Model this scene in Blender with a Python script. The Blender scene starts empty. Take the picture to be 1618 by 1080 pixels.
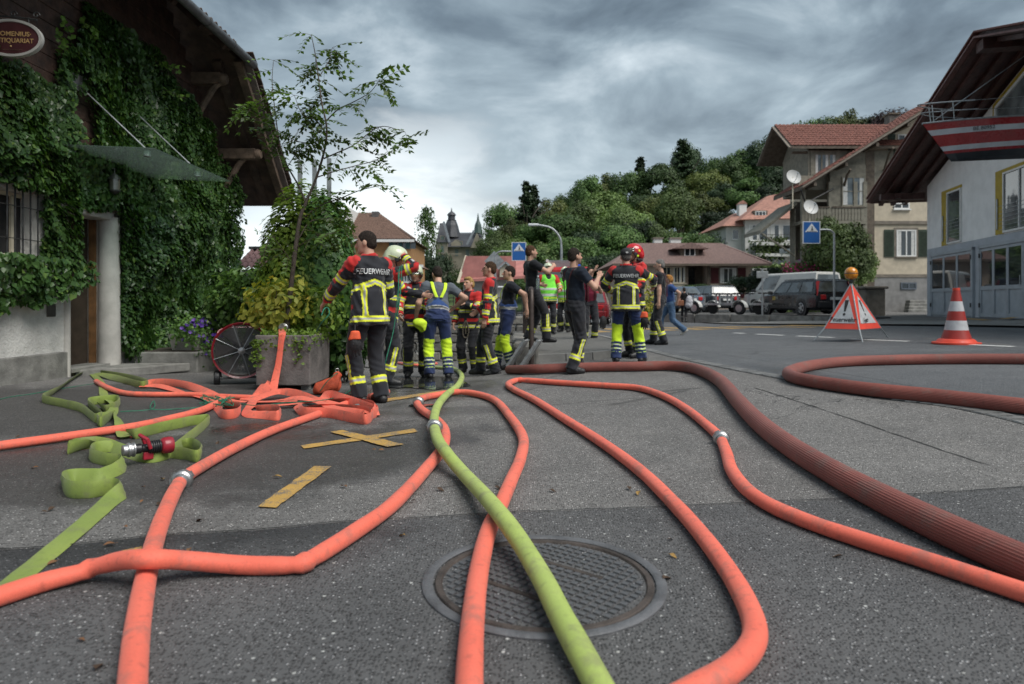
import bpy, bmesh, math, random
import numpy as np
from mathutils import Vector, Matrix, Quaternion, noise as mnoise
from mathutils.bvhtree import BVHTree
R = math.radians
random.seed(7); RNG = np.random.default_rng(11)
SC = bpy.context.scene
COL = SC.collection
# ---------------------------------------------------------------- camera
F = 1050.0; U0 = 809.0; V0 = 478.0; CH = 1.0      # focal length and principal point in photo pixels, eye height
cam_d = bpy.data.cameras.new('camera'); cam = bpy.data.objects.new('camera', cam_d); COL.objects.link(cam)
cam.location = (0, 0, CH); cam.rotation_euler = (R(90), 0, 0)
cam_d.sensor_width = 36; cam_d.lens = F / 1618 * 36
cam_d.shift_y = -(540 - V0) / 1618
cam_d.clip_start = 0.05; cam_d.clip_end = 3000
cam_d.dof.use_dof = True; cam_d.dof.focus_distance = 5.0; cam_d.dof.aperture_fstop = 2.4
SC.camera = cam
# ---------------------------------------------------------------- light
SUN_EL, SUN_AZ = 54, 128      # azimuth from +Y, towards +X
sd = bpy.data.lights.new('sun', 'SUN'); sun = bpy.data.objects.new('sun', sd); COL.objects.link(sun)
sd.energy = 1.5; sd.angle = R(42); sd.color = (1.0, .965, .91)
_d = Vector((math.sin(R(SUN_AZ)) * math.cos(R(SUN_EL)), math.cos(R(SUN_AZ)) * math.cos(R(SUN_EL)), math.sin(R(SUN_EL))))
sun.rotation_euler = (-_d).to_track_quat('-Z', 'Y').to_euler()
SC.view_settings.view_transform = 'Standard'; SC.view_settings.look = 'None'
SC.view_settings.gamma = 1; SC.view_settings.exposure = 1.36
W = bpy.data.worlds.new('World'); SC.world = W; W.use_nodes = True

class NT:
    "small node-tree writer"
    def __init__(s, tree): s.t = tree; s.n = tree.nodes; s.l = tree.links
    def node(s, typ, **kw):
        nd = s.n.new(typ)
        for k, v in kw.items():
            if k.startswith('i_'):
                key = k[2:]; key = int(key) if key.isdigit() else key.replace('_', ' ')
                s.put(nd.inputs[key], v)
            else: setattr(nd, k, v)
        return nd
    def put(s, sock, v):
        if isinstance(v, bpy.types.NodeSocket): s.l.new(v, sock)
        elif isinstance(v, (tuple, list)) and len(v) == 3 and sock.type == 'RGBA': sock.default_value = (*v, 1)
        else: sock.default_value = v
    def math(s, op, a, b=0.0, c=None):
        nd = s.n.new('ShaderNodeMath'); nd.operation = op
        s.put(nd.inputs[0], a); s.put(nd.inputs[1], b)
        if c is not None: s.put(nd.inputs[2], c)
        return nd.outputs[0]
    def vmath(s, op, a, b=None):
        nd = s.n.new('ShaderNodeVectorMath'); nd.operation = op
        s.put(nd.inputs[0], a)
        if b is not None: s.put(nd.inputs[1], b)
        return nd.outputs['Value'] if op in ('DOT_PRODUCT', 'LENGTH', 'DISTANCE') else nd.outputs[0]
    def mix(s, fac, a, b, typ='MIX'):
        nd = s.n.new('ShaderNodeMix'); nd.data_type = 'RGBA'; nd.blend_type = typ
        s.put(nd.inputs[0], fac); s.put(nd.inputs[6], a); s.put(nd.inputs[7], b)
        return nd.outputs[2]
    def noise(s, vec, scale, detail=3, rough=.55, out=0, dist=0):
        nd = s.n.new('ShaderNodeTexNoise'); s.put(nd.inputs['Vector'], vec)
        nd.inputs['Scale'].default_value = scale; nd.inputs['Detail'].default_value = detail
        nd.inputs['Roughness'].default_value = rough; nd.inputs['Distortion'].default_value = dist
        return nd.outputs[out]
    def ramp(s, fac, stops, interp='LINEAR'):
        nd = s.n.new('ShaderNodeValToRGB'); s.put(nd.inputs[0], fac); e = nd.color_ramp.elements
        nd.color_ramp.interpolation = interp
        while len(e) < len(stops): e.new(.5)
        for el, (p, c) in zip(e, stops):
            el.position = p; el.color = (*c, 1) if not isinstance(c, (int, float)) else (c, c, c, 1)
        return nd.outputs[0]
    def mapr(s, v, a, b, c=0., d=1., smooth=True):
        nd = s.n.new('ShaderNodeMapRange'); nd.interpolation_type = 'SMOOTHSTEP' if smooth else 'LINEAR'
        s.put(nd.inputs[0], v); s.put(nd.inputs[1], a); s.put(nd.inputs[2], b); s.put(nd.inputs[3], c); s.put(nd.inputs[4], d)
        return nd.outputs[0]
    def sep(s, v):
        nd = s.n.new('ShaderNodeSeparateXYZ'); s.put(nd.inputs[0], v); return nd.outputs
    def comb(s, x, y, z):
        nd = s.n.new('ShaderNodeCombineXYZ')
        for i, q in enumerate((x, y, z)): s.put(nd.inputs[i], q)
        return nd.outputs[0]

def build_world():
    t = NT(W.node_tree); t.n.clear()
    sky = t.node('ShaderNodeTexSky', sky_type='NISHITA', sun_disc=False)
    sky.sun_elevation = R(SUN_EL); sky.sun_rotation = R(SUN_AZ); sky.air_density = 1.2; sky.dust_density = 2.0
    skyc = t.mix(1.0, sky.outputs[0], (.08, .08, .08), 'MULTIPLY')
    g = t.node('ShaderNodeTexCoord').outputs['Generated']
    d = t.vmath('NORMALIZE', g); x, y, z = t.sep(d)
    zc = t.math('MAXIMUM', z, 0.0)
    den = t.math('ADD', zc, .16)
    # cloud layer seen in perspective: direction projected on a flat ceiling
    p = t.comb(t.math('DIVIDE', x, den), t.math('DIVIDE', y, den), 0.0)
    p = t.vmath('MULTIPLY', p, (1.0, 1.1, 1.0))
    n1 = t.noise(p, .62, 5, .50, dist=.15)
    n2 = t.noise(t.vmath('MULTIPLY', t.vmath('ADD', d, (3.1, 1.2, .4)), (3.4, 3.4, 7.5)), 1.25, 7, .56, dist=.35)
    n = t.math('ADD', t.math('MULTIPLY', n1, .50), t.math('MULTIPLY', n2, .50))
    col = t.ramp(n, [(.36, (.040, .055, .071)), (.45, (.078, .104, .128)), (.52, (.135, .172, .200)), (.60, (.25, .29, .318)), (.70, (.46, .50, .52))])
    # thinner, paler cloud low down
    low = t.mapr(z, .0, .42, 1., 0.)
    paler = t.math('MULTIPLY', low, t.mapr(n, .32, .62, .30, 1.0))
    col = t.mix(t.math('MULTIPLY', paler, .62), col, (.33, .385, .41))
    # one break in the cloud where the veiled sun stands
    def glow(dx, dy, dz, width, amt, c, colin):
        v = Vector((dx, dy, dz)).normalized()
        e = t.vmath('SUBTRACT', d, tuple(v)); e = t.vmath('MULTIPLY', e, (1.0, 1.0, 2.1))
        r = t.math('ADD', t.vmath('LENGTH', e), t.math('MULTIPLY', t.math('SUBTRACT', n2, .5), .55))
        f = t.mapr(r, width, 0.0, 0.0, amt)
        return t.mix(f, colin, c)
    col = glow(-.11, 1, .235, .10, .2, (.66, .69, .70), col)
    col = glow(-.24, 1, .09, .36, .75, (.62, .65, .65), col)
    col = t.mix(.97, skyc, col)
    bg = t.node('ShaderNodeBackground', i_Color=col, i_Strength=.95)
    out = t.node('ShaderNodeOutputWorld'); t.l.new(bg.outputs[0], out.inputs[0])
build_world()
# ---------------------------------------------------------------- ground shape
def sst(a, b, x):
    t = np.clip((np.asarray(x, float) - a) / (b - a), 0, 1); return t * t * (3 - 2 * t)
def gz(x, y):
    x = np.asarray(x, float); y = np.asarray(y, float)
    zr = .04 * np.clip(x, 0, 8) * (1 - .75 * sst(14, 30, y)) * sst(3, 7.5, y) + .05 * np.clip(x - 9, 0, 8) * sst(6, 14, y)
    zl = -.06 * np.clip(-x / 1.7, 0, 1) * sst(2.6, 6, y)
    side = -.06 * np.clip(y - 8.3, 0, 40) * sst(.45, -.35, x) * sst(-9.5, -3.2, x)
    return zr + zl + side
def P3(u, v, Y): return Vector(((u - U0) / F * Y, Y, CH - (v - V0) / F * Y))
def G(u, v, h=0.0):
    "the point at height h above the ground that stands at this place of the photo"
    Y = 6.0
    lo, hi = .3, 400.
    for _ in range(60):
        Y = .5 * (lo + hi)
        if CH - (v - V0) / F * Y > float(gz((u - U0) / F * Y, Y)) + h: lo = Y
        else: hi = Y
    return P3(u, v, Y)
def GZ(x, y, h=0.): return Vector((x, y, float(gz(x, y)) + h))
# ---------------------------------------------------------------- object helpers
def link(o, parent=None):
    COL.objects.link(o)
    if parent is not None: o.parent = parent
    return o
def tag(o, label=None, cat=None, group=None, kind=None):
    for k, v in (('label', label), ('category', cat), ('group', group), ('kind', kind)):
        if v: o[k] = v
    return o
def thing(name, label, cat, loc=(0, 0, 0), rz=0., group=None):
    o = bpy.data.objects.new(name, None); o.empty_display_size = .2; link(o)
    o.location = loc; o.rotation_euler = (0, 0, rz)
    return tag(o, label, cat, group)
def np_mesh(name, verts, faces, mats, parent=None, smooth=False, col=None, mi=None):
    "verts Nx3, faces MxK (one polygon size) -> one linked object"
    verts = np.asarray(verts, np.float32); faces = np.asarray(faces, np.int32)
    me = bpy.data.meshes.new(name); M, K = faces.shape
    me.vertices.add(len(verts)); me.vertices.foreach_set('co', verts.ravel())
    me.loops.add(M * K); me.loops.foreach_set('vertex_index', faces.ravel())
    me.polygons.add(M); me.polygons.foreach_set('loop_start', np.arange(0, M * K, K, dtype=np.int32))
    if mi is not None: me.polygons.foreach_set('material_index', np.asarray(mi, np.int32))
    me.update(calc_edges=True); me.validate()
    if smooth: me.polygons.foreach_set('use_smooth', np.ones(len(me.polygons), bool))
    if col is not None:
        a = me.attributes.new('Col', 'FLOAT_COLOR', 'POINT')
        c = np.ones((len(verts), 4), np.float32); c[:, :3] = col; a.data.foreach_set('color', c.ravel())
    for m in (mats if isinstance(mats, (list, tuple)) else [mats]): me.materials.append(m)
    return link(bpy.data.objects.new(name, me), parent)
def frame_from(d, up=(0, 0, 1)):
    d = Vector(d).normalized(); up = Vector(up)
    x = up.cross(d)
    if x.length < 1e-4: x = Vector((1, 0, 0)).cross(d)
    x.normalize(); y = d.cross(x); return x, y, d
class MB:
    "collects shapes, builds them as ONE mesh object"
    def __init__(s): s.v = []; s.f = []; s.m = []; s.cur = 0; s.M = None
    def addv(s, pts):
        i = len(s.v)
        for p in pts:
            p = Vector(p)
            s.v.append(tuple(s.M @ p) if s.M is not None else tuple(p))
        return i
    def face(s, idx): s.f.append(tuple(idx)); s.m.append(s.cur)
    def poly(s, pts): i = s.addv(pts); s.face(range(i, i + len(pts))); return s
    def box(s, a, b):
        (x0, y0, z0), (x1, y1, z1) = a, b
        x0, x1 = min(x0, x1), max(x0, x1); y0, y1 = min(y0, y1), max(y0, y1); z0, z1 = min(z0, z1), max(z0, z1)
        i = s.addv([(x0, y0, z0), (x1, y0, z0), (x1, y1, z0), (x0, y1, z0), (x0, y0, z1), (x1, y0, z1), (x1, y1, z1), (x0, y1, z1)])
        for q in ((0, 3, 2, 1), (4, 5, 6, 7), (0, 1, 5, 4), (1, 2, 6, 5), (2, 3, 7, 6), (3, 0, 4, 7)): s.face([i + k for k in q])
        return s
    def bbox(s, a, b, c=.01):
        "box with chamfered vertical and top edges"
        (x0, y0, z0), (x1, y1, z1) = a, b
        def ring(e, z): return [(x0 + e + c, y0 + e, z), (x1 - e - c, y0 + e, z), (x1 - e, y0 + e + c, z), (x1 - e, y1 - e - c, z), (x1 - e - c, y1 - e, z), (x0 + e + c, y1 - e, z), (x0 + e, y1 - e - c, z), (x0 + e, y0 + e + c, z)]
        s.rings([ring(c, z0), ring(0, z0 + c), ring(0, z1 - c), ring(c, z1)]); return s
    def obox(s, c, sx, sy, sz, ax, ay, az):
        "oriented box: centre, full sizes, axes"
        c = Vector(c); ax = Vector(ax) * sx * .5; ay = Vector(ay) * sy * .5; az = Vector(az) * sz * .5
        P = [c + ax * a + ay * b + az * d for d in (-1, 1) for a, b in ((-1, -1), (1, -1), (1, 1), (-1, 1))]
        i = s.addv(P)
        for q in ((0, 3, 2, 1), (4, 5, 6, 7), (0, 1, 5, 4), (1, 2, 6, 5), (2, 3, 7, 6), (3, 0, 4, 7)): s.face([i + k for k in q])
        return s
    def bar(s, a, b, w, h=None, up=(0, 0, 1)):
        "square bar from a to b"
        h = h or w; a = Vector(a); b = Vector(b); x, y, d = frame_from(b - a, up)
        return s.obox((a + b) / 2, w, h, (b - a).length, x, y, d)
    def rings(s, rs, closed=True, cap=True):
        n = len(rs[0]); st = [s.addv(r) for r in rs]
        for a, b in zip(st, st[1:]):
            for k in range(n if closed else n - 1):
                k2 = (k + 1) % n; s.face((a + k, a + k2, b + k2, b + k))
        if cap:
            s.face([st[0] + k for k in range(n)][::-1]); s.face([st[-1] + k for k in range(n)])
        return s
    def tube(s, pts, r, seg=8, cap=True, prof=None):
        pts = [Vector(p) for p in pts]; n = len(pts)
        rad = r if isinstance(r, (list, tuple)) else [r] * n
        rs = []; px = None
        for i, p in enumerate(pts):
            d = (pts[min(i + 1, n - 1)] - pts[max(i - 1, 0)])
            d = d.normalized() if d.length > 1e-9 else Vector((0, 0, 1))
            if px is None: x, y, _ = frame_from(d)
            else:
                x = px - d * px.dot(d); x = x.normalized() if x.length > 1e-6 else frame_from(d)[0]; y = d.cross(x)
            px = x
            rs.append([p + (x * math.cos(2 * math.pi * k / seg) + y * math.sin(2 * math.pi * k / seg)) * rad[i] * (prof[k] if prof else 1) for k in range(seg)])
        return s.rings(rs, True, cap)
    def cyl(s, a, b, r, r2=None, seg=14): return s.tube([a, b], [r, r if r2 is None else r2], seg)
    def lathe(s, prof, seg=20, c=(0, 0, 0), axis=(0, 0, 1), cap=True):
        x, y, d = frame_from(axis, (0, 1, .01)); c = Vector(c)
        rs = [[c + d * z + (x * math.cos(2 * math.pi * k / seg) + y * math.sin(2 * math.pi * k / seg)) * max(r, 1e-4) for k in range(seg)] for r, z in prof]
        return s.rings(rs, True, cap)
    def prism(s, poly, ext):
        "polygon swept along a vector"
        e = Vector(ext); s.rings([[Vector(p) for p in poly], [Vector(p) + e for p in poly]]); return s
    def build(s, name, mats, parent=None, smooth=False, bevel=0, loc=None, auto=None):
        me = bpy.data.meshes.new(name); me.from_pydata(s.v, [], s.f)
        for m in (mats if isinstance(mats, (list, tuple)) else [mats]): me.materials.append(m)
        if any(s.m): me.polygons.foreach_set('material_index', s.m)
        bm = bmesh.new(); bm.from_mesh(me); bmesh.ops.recalc_face_normals(bm, faces=bm.faces); bm.to_mesh(me); bm.free()
        if smooth: me.polygons.foreach_set('use_smooth', [True] * len(me.polygons))
        o = link(bpy.data.objects.new(name, me), parent)
        if bevel:
            b = o.modifiers.new('bevel', 'BEVEL'); b.width = bevel; b.segments = 2; b.limit_method = 'ANGLE'
        if smooth and auto is not False:
            try: me.set_sharp_from_angle(angle=R(auto or 40))
            except Exception: pass
        if loc is not None: o.location = loc
        return o
def share(o, parent, loc=(0, 0, 0), rot=(0, 0, 0), scale=(1, 1, 1), name=None):
    c = bpy.data.objects.new(name or o.name.split('.')[0], o.data); link(c, parent)
    c.location = loc; c.rotation_euler = rot; c.scale = scale; return c
def copy_tree(o, parent=None):
    c = o.copy(); link(c, parent)
    for ch in list(o.children): copy_tree(ch, c)
    return c
def spline(pts, n=8, closed=False):
    "Catmull-Rom (centripetal-ish uniform) through pts (any dimension)"
    P = [np.array(p, float) for p in pts]; out = []
    for i in range(len(P) - 1):
        p0 = P[i - 1] if i else 2 * P[0] - P[1]; p1, p2 = P[i], P[i + 1]; p3 = P[i + 2] if i + 2 < len(P) else 2 * P[-1] - P[-2]
        for k in range(n):
            t = k / n
            out.append(.5 * ((2 * p1) + (-p0 + p2) * t + (2 * p0 - 5 * p1 + 4 * p2 - p3) * t * t + (-p0 + 3 * p1 - 3 * p2 + p3) * t ** 3))
    out.append(P[-1]); return np.array(out)
def text_mesh(name, body, size, mat, parent, loc, rot, depth=.002, align='CENTER', font_scale_x=1.0, spacing=1.0):
    cu = bpy.data.curves.new(name, 'FONT'); cu.body = body; cu.size = size; cu.align_x = align; cu.align_y = 'CENTER'
    cu.extrude = depth; cu.resolution_u = 3; cu.space_character = spacing; cu.offset = size * .012
    t = bpy.data.objects.new(name, cu); COL.objects.link(t)
    dg = bpy.context.evaluated_depsgraph_get(); me = bpy.data.meshes.new_from_object(t.evaluated_get(dg))
    bpy.data.objects.remove(t); bpy.data.curves.remove(cu)
    me.materials.clear(); me.materials.append(mat); me.name = name
    o = link(bpy.data.objects.new(name, me), parent); o.location = loc; o.rotation_euler = rot; o.scale = (font_scale_x, 1, 1)
    return o
# ---------------------------------------------------------------- materials
MATS = {}
def mat(name, col, rough=.6, var=.18, vscale=6., bump=0., bscale=40., metal=0., spec=.5, col2=None, coat=0., trans=0., alpha=None, sheen=0., coord='Object', detail=4, emit=None):
    if name in MATS: return MATS[name]
    m = bpy.data.materials.new(name); m.use_nodes = True; t = NT(m.node_tree)
    b = t.n['Principled BSDF']; co = t.node('ShaderNodeTexCoord').outputs[coord]
    n = t.noise(co, vscale, detail)
    c2 = col2 or tuple(max(0, c * (1 - var)) for c in col); c1 = col if col2 else tuple(min(1, c * (1 + var)) for c in col)
    f = t.mapr(n, .3, .7)
    t.put(b.inputs['Base Color'], t.mix(f, c2, c1))
    t.put(b.inputs['Roughness'], t.mapr(t.noise(co, vscale * 2.3, 3), .3, .7, max(.02, rough - .08), min(1, rough + .08)))
    b.inputs['Metallic'].default_value = metal; b.inputs['Specular IOR Level'].default_value = spec
    b.inputs['Coat Weight'].default_value = coat; b.inputs['Transmission Weight'].default_value = trans
    if sheen: b.inputs['Sheen Weight'].default_value = sheen
    if bump:
        bn = t.node('ShaderNodeBump', i_Strength=min(1., bump), i_Distance=.02 * max(1., bump), i_Height=t.noise(co, bscale, 5, .6)); t.l.new(bn.outputs[0], b.inputs['Normal'])
    if emit: b.inputs['Emission Color'].default_value = (*emit[0], 1); b.inputs['Emission Strength'].default_value = emit[1]
    MATS[name] = m; return m
def vcol_mat(name, rough=.75, bump=.25, bscale=160., spec=.3, sheen=.15, var=.14):
    "colour zones of a garment come from the mesh attribute Col"
    if name in MATS: return MATS[name]
    m = bpy.data.materials.new(name); m.use_nodes = True; t = NT(m.node_tree); b = t.n['Principled BSDF']
    co = t.node('ShaderNodeTexCoord').outputs['Object']
    a = t.node('ShaderNodeAttribute', attribute_name='Col').outputs['Color']
    n = t.mapr(t.noise(co, 9, 4), .3, .7, 1 - var, 1 + var)
    t.put(b.inputs['Base Color'], t.mix(1., a, t.comb(n, n, n), 'MULTIPLY'))
    b.inputs['Roughness'].default_value = rough; b.inputs['Specular IOR Level'].default_value = spec; b.inputs['Sheen Weight'].default_value = sheen
    bn = t.node('ShaderNodeBump', i_Strength=bump, i_Distance=.006, i_Height=t.noise(co, bscale, 3)); t.l.new(bn.outputs[0], b.inputs['Normal'])
    MATS[name] = m; return m
def leaf_mat(name, a, b_, c=None, rough=.45, trans=.25, spec=.35):
    "foliage: hue differs leaf by leaf (random per island) and clump by clump"
    if name in MATS: return MATS[name]
    m = bpy.data.materials.new(name); m.use_nodes = True; t = NT(m.node_tree); b = t.n['Principled BSDF']
    r = t.node('ShaderNodeNewGeometry').outputs['Random Per Island']
    co = t.node('ShaderNodeTexCoord').outputs['Object']
    stops = [(0., a), (.55, b_)] + ([(.9, b_), (1., c)] if c else [(1., b_)])
    col = t.ramp(r, stops)
    n = t.mapr(t.noise(co, 1.3, 3), .3, .7, .72, 1.28)
    col = t.mix(1., col, t.comb(n, n, n), 'MULTIPLY')
    oi = t.mapr(t.node('ShaderNodeObjectInfo').outputs['Random'], 0, 1, .62, 1.5)
    col = t.mix(1., col, t.comb(oi, oi, t.math('MULTIPLY', oi, .95)), 'MULTIPLY')
    t.put(b.inputs['Base Color'], col); b.inputs['Roughness'].default_value = rough; b.inputs['Specular IOR Level'].default_value = spec
    tr = t.node('ShaderNodeBsdfTranslucent', i_Color=t.mix(1., col, (1.3, 1.45, .6), 'MULTIPLY'))
    ms = t.node('ShaderNodeMixShader', i_0=trans); t.l.new(b.outputs[0], ms.inputs[1]); t.l.new(tr.outputs[0], ms.inputs[2])
    t.l.new(ms.outputs[0], t.n['Material Output'].inputs[0])
    MATS[name] = m; return m
def glass_mat(name, tint=(.02, .025, .03), rough=.03):
    if name in MATS: return MATS[name]
    m = bpy.data.materials.new(name); m.use_nodes = True; t = NT(m.node_tree); b = t.n['Principled BSDF']
    co = t.node('ShaderNodeTexCoord').outputs['Object']
    n = t.mapr(t.noise(co, 1.1, 3), .35, .65)
    t.put(b.inputs['Base Color'], t.mix(n, tuple(c * .6 for c in tint), tuple(c * 1.8 for c in tint)))
    b.inputs['Roughness'].default_value = rough; b.inputs['Specular IOR Level'].default_value = .9; b.inputs['Coat Weight'].default_value = .35
    bn = t.node('ShaderNodeBump', i_Strength=.05, i_Distance=.02, i_Height=t.noise(co, 1.7, 2)); t.l.new(bn.outputs[0], b.inputs['Normal'])
    MATS[name] = m; return m
def clear_glass(name, tint=(.80, .9, .86), mixv=.16, dusty=0.):
    if name in MATS: return MATS[name]
    m = bpy.data.materials.new(name); m.use_nodes = True; t = NT(m.node_tree)
    tb = t.node('ShaderNodeBsdfTransparent', i_Color=tint); gb = t.node('ShaderNodeBsdfGlossy', i_Roughness=.06, i_Color=(.9, .95, .93))
    co = t.node('ShaderNodeTexCoord').outputs['Object']
    f = t.math('ADD', t.node('ShaderNodeFresnel', i_IOR=1.5).outputs[0], t.mapr(t.noise(co, 3, 4), .3, .7, mixv * .3, mixv))
    ms = t.node('ShaderNodeMixShader', i_0=f); t.l.new(tb.outputs[0], ms.inputs[1]); t.l.new(gb.outputs[0], ms.inputs[2])
    if dusty:
        df = t.node('ShaderNodeBsdfTranslucent', i_Color=(.75, .85, .80)); m2 = t.node('ShaderNodeMixShader', i_0=dusty); t.l.new(ms.outputs[0], m2.inputs[1]); t.l.new(df.outputs[0], m2.inputs[2]); ms = m2
    t.l.new(ms.outputs[0], t.n['Material Output'].inputs[0]); MATS[name] = m; return m
def asphalt_mat(name, base, dark, light, speck=.5, scale=1., seams=(), wet_and_shade=(), stains=True):
    "aggregate of many small stones in bitumen, with worn areas, damp and painted shade; seams: lines in object space (x0,y0,x1,y1)"
    m = bpy.data.materials.new(name); m.use_nodes = True; t = NT(m.node_tree); b = t.n['Principled BSDF']
    co = t.node('ShaderNodeTexCoord').outputs['Object']
    big = t.noise(co, .55, 5, .6); mid = t.noise(co, 3.1, 5, .65)
    col = t.mix(t.mapr(big, .3, .7), dark, base); col = t.mix(t.math('MULTIPLY', t.mapr(mid, .35, .75), .35), col, tuple(c * 1.25 for c in base))
    vo = t.node('ShaderNodeTexVoronoi', feature='F1', i_Vector=co, i_Scale=190 * scale)
    vr = t.sep(vo.outputs['Color'])[0]
    stone = t.mapr(vo.outputs['Distance'], .55, .15, 0, 1)
    tone = t.ramp(vr, [(0, .06), (.35, .5), (.62, 1.15), (.85, 2.4), (1, 6.0)])
    s = t.math('MULTIPLY', stone, speck)
    col = t.mix(s, col, t.mix(1., col, tone, 'MULTIPLY'))
    vo2 = t.node('ShaderNodeTexVoronoi', feature='F1', i_Vector=co, i_Scale=62 * scale)
    pick = t.mapr(t.sep(vo2.outputs['Color'])[1], .86, .89); sp = t.math('MULTIPLY', pick, t.mapr(vo2.outputs['Distance'], .22, .10))
    col = t.mix(t.math('MULTIPLY', sp, .9), col, light)
    st = t.mapr(t.noise(co, .9, 6, .68, dist=.4), .50, .68); col = t.mix(t.math('MULTIPLY', st, .27), col, t.mix(1., col, (.52, .51, .50), 'MULTIPLY'))
    st2 = t.mapr(t.noise(t.vmath('ADD', co, (9, 4, 0)), 1.7, 5, .65), .56, .74); col = t.mix(t.math('MULTIPLY', st2, .30), col, t.mix(1., col, (1.5, 1.47, 1.42), 'MULTIPLY'))
    wp = t.vmath('ADD', co, t.vmath('MULTIPLY', t.noise(co, 2.2, 5, .7, out=1), (.9, .9, 0)))
    cr = t.node('ShaderNodeTexVoronoi', feature='DISTANCE_TO_EDGE', i_Vector=wp, i_Scale=.42)
    crk = t.math('MULTIPLY', t.mapr(cr.outputs['Distance'], .0045, .0015), t.mapr(t.noise(co, .5, 3), .52, .58)); col = t.mix(t.math('MULTIPLY', crk, .8), col, (.02, .02, .02))
    hgt = t.math('ADD', t.math('MULTIPLY', stone, t.mapr(vr, 0, 1, .5, 1.)), t.math('MULTIPLY', mid, .8))
    rough = .82; wob = t.math('MULTIPLY', t.math('SUBTRACT', t.noise(co, 2.2, 5, .7), .5), .35)
    x, y, z = t.sep(co)
    rsock = None
    for (x0, y0, x1, y1, wdt, amt) in seams:
        dx, dy = x1 - x0, y1 - y0; L = math.hypot(dx, dy)
        dd = t.math('ADD', t.math('MULTIPLY', t.math('SUBTRACT', x, x0), -dy / L), t.math('MULTIPLY', t.math('SUBTRACT', y, y0), dx / L))
        dd = t.math('ABSOLUTE', t.math('ADD', dd, t.math('MULTIPLY', wob, .22)))
        f = t.math('MULTIPLY', t.mapr(dd, wdt, wdt * .25), amt)
        along = t.math('ADD', t.math('MULTIPLY', t.math('SUBTRACT', x, x0), dx / L), t.math('MULTIPLY', t.math('SUBTRACT', y, y0), dy / L))
        f = t.math('MULTIPLY', f, t.math('MULTIPLY', t.mapr(along, -.05, .1), t.mapr(along, L + .05, L - .1)))
        f = t.math('MULTIPLY', f, t.mapr(t.noise(co, 5, 3), .3, .5, .35, 1))
        col = t.mix(f, col, (.018, .018, .018)); hgt = t.math('SUBTRACT', hgt, t.math('MULTIPLY', f, 1.5))
    for (cx, cy, rx, ry, ang, soft, amt, rgh) in wet_and_shade:
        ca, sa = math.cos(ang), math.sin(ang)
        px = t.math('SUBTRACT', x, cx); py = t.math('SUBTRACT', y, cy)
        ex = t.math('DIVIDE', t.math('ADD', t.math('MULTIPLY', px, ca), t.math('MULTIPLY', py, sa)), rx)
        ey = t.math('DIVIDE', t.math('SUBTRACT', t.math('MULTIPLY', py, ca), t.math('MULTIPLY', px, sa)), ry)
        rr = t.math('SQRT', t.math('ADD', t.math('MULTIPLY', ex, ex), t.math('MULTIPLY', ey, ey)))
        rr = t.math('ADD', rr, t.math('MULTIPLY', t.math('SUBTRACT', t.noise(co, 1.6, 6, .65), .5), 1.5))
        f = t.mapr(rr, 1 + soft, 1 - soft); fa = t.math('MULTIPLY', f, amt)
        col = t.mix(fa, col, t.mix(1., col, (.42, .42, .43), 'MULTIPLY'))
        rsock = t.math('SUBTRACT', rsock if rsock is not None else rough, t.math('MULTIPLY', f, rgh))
    t.put(b.inputs['Base Color'], col)
    if rsock is not None: t.put(b.inputs['Roughness'], t.math('MAXIMUM', rsock, .04))
    else: b.inputs['Roughness'].default_value = rough
    b.inputs['Specular IOR Level'].default_value = .35
    st = .7
    bn = t.node('ShaderNodeBump', i_Strength=.85, i_Distance=.012, i_Height=hgt)
    t.l.new(bn.outputs[0], b.inputs['Normal'])
    return m
M = {}
M['skin'] = vcol_mat('skin', .55, .08, 90, .4, .1, .07)
M['cloth'] = vcol_mat('work_cloth', .78, .3, 170, .25, .2, .13)
M['cotton'] = vcol_mat('cotton_cloth', .85, .25, 220, .15, .15, .10)
M['boot'] = mat('boot_leather', (.014, .014, .015), .5, .3, 14, .3, 60)
M['helm_pale'] = mat('helmet_luminous_white', (.58, .64, .46), .35, .08, 5, coat=.3)
M['helm_red'] = mat('helmet_red', (.50, .012, .016), .25, .1, 5, coat=.6)
M['black_plastic'] = mat('black_plastic', (.016, .016, .018), .42, .2, 8)
M['visor'] = clear_glass('visor', (.8, .78, .6), .35)
M['silver'] = mat('reflective_silver', (.50, .50, .49), .4, .1, 20)
M['print_white'] = mat('white_print', (.62, .63, .63), .7, .12, 30)
M['print_dark'] = mat('dark_print', (.025, .023, .024), .7, .2, 20)
M['alu'] = mat('cast_aluminium', (.42, .42, .42), .38, .25, 18, .15, 50, metal=.85)
M['steel'] = mat('galvanised_steel', (.36, .38, .39), .45, .18, 9, .05, 30, metal=.6)
M['dsteel'] = mat('dark_steel', (.05, .05, .05), .45, .3, 9, .1, 30, metal=.4)
M['wire'] = mat('grey_wire', (.22, .22, .22), .4, .2, 9, metal=.6)
M['white_paint'] = mat('white_paint', (.70, .70, .68), .5, .06, 6)
M['ivory'] = mat('ivory_paint', (.58, .52, .40), .65, .1, 3)
M['glass'] = glass_mat('window_glass')
M['glass_pale'] = glass_mat('window_glass_pale', (.10, .12, .13), .05)
M['curtain'] = mat('curtain_cloth', (.55, .55, .53), .9, .15, 12)
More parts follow.
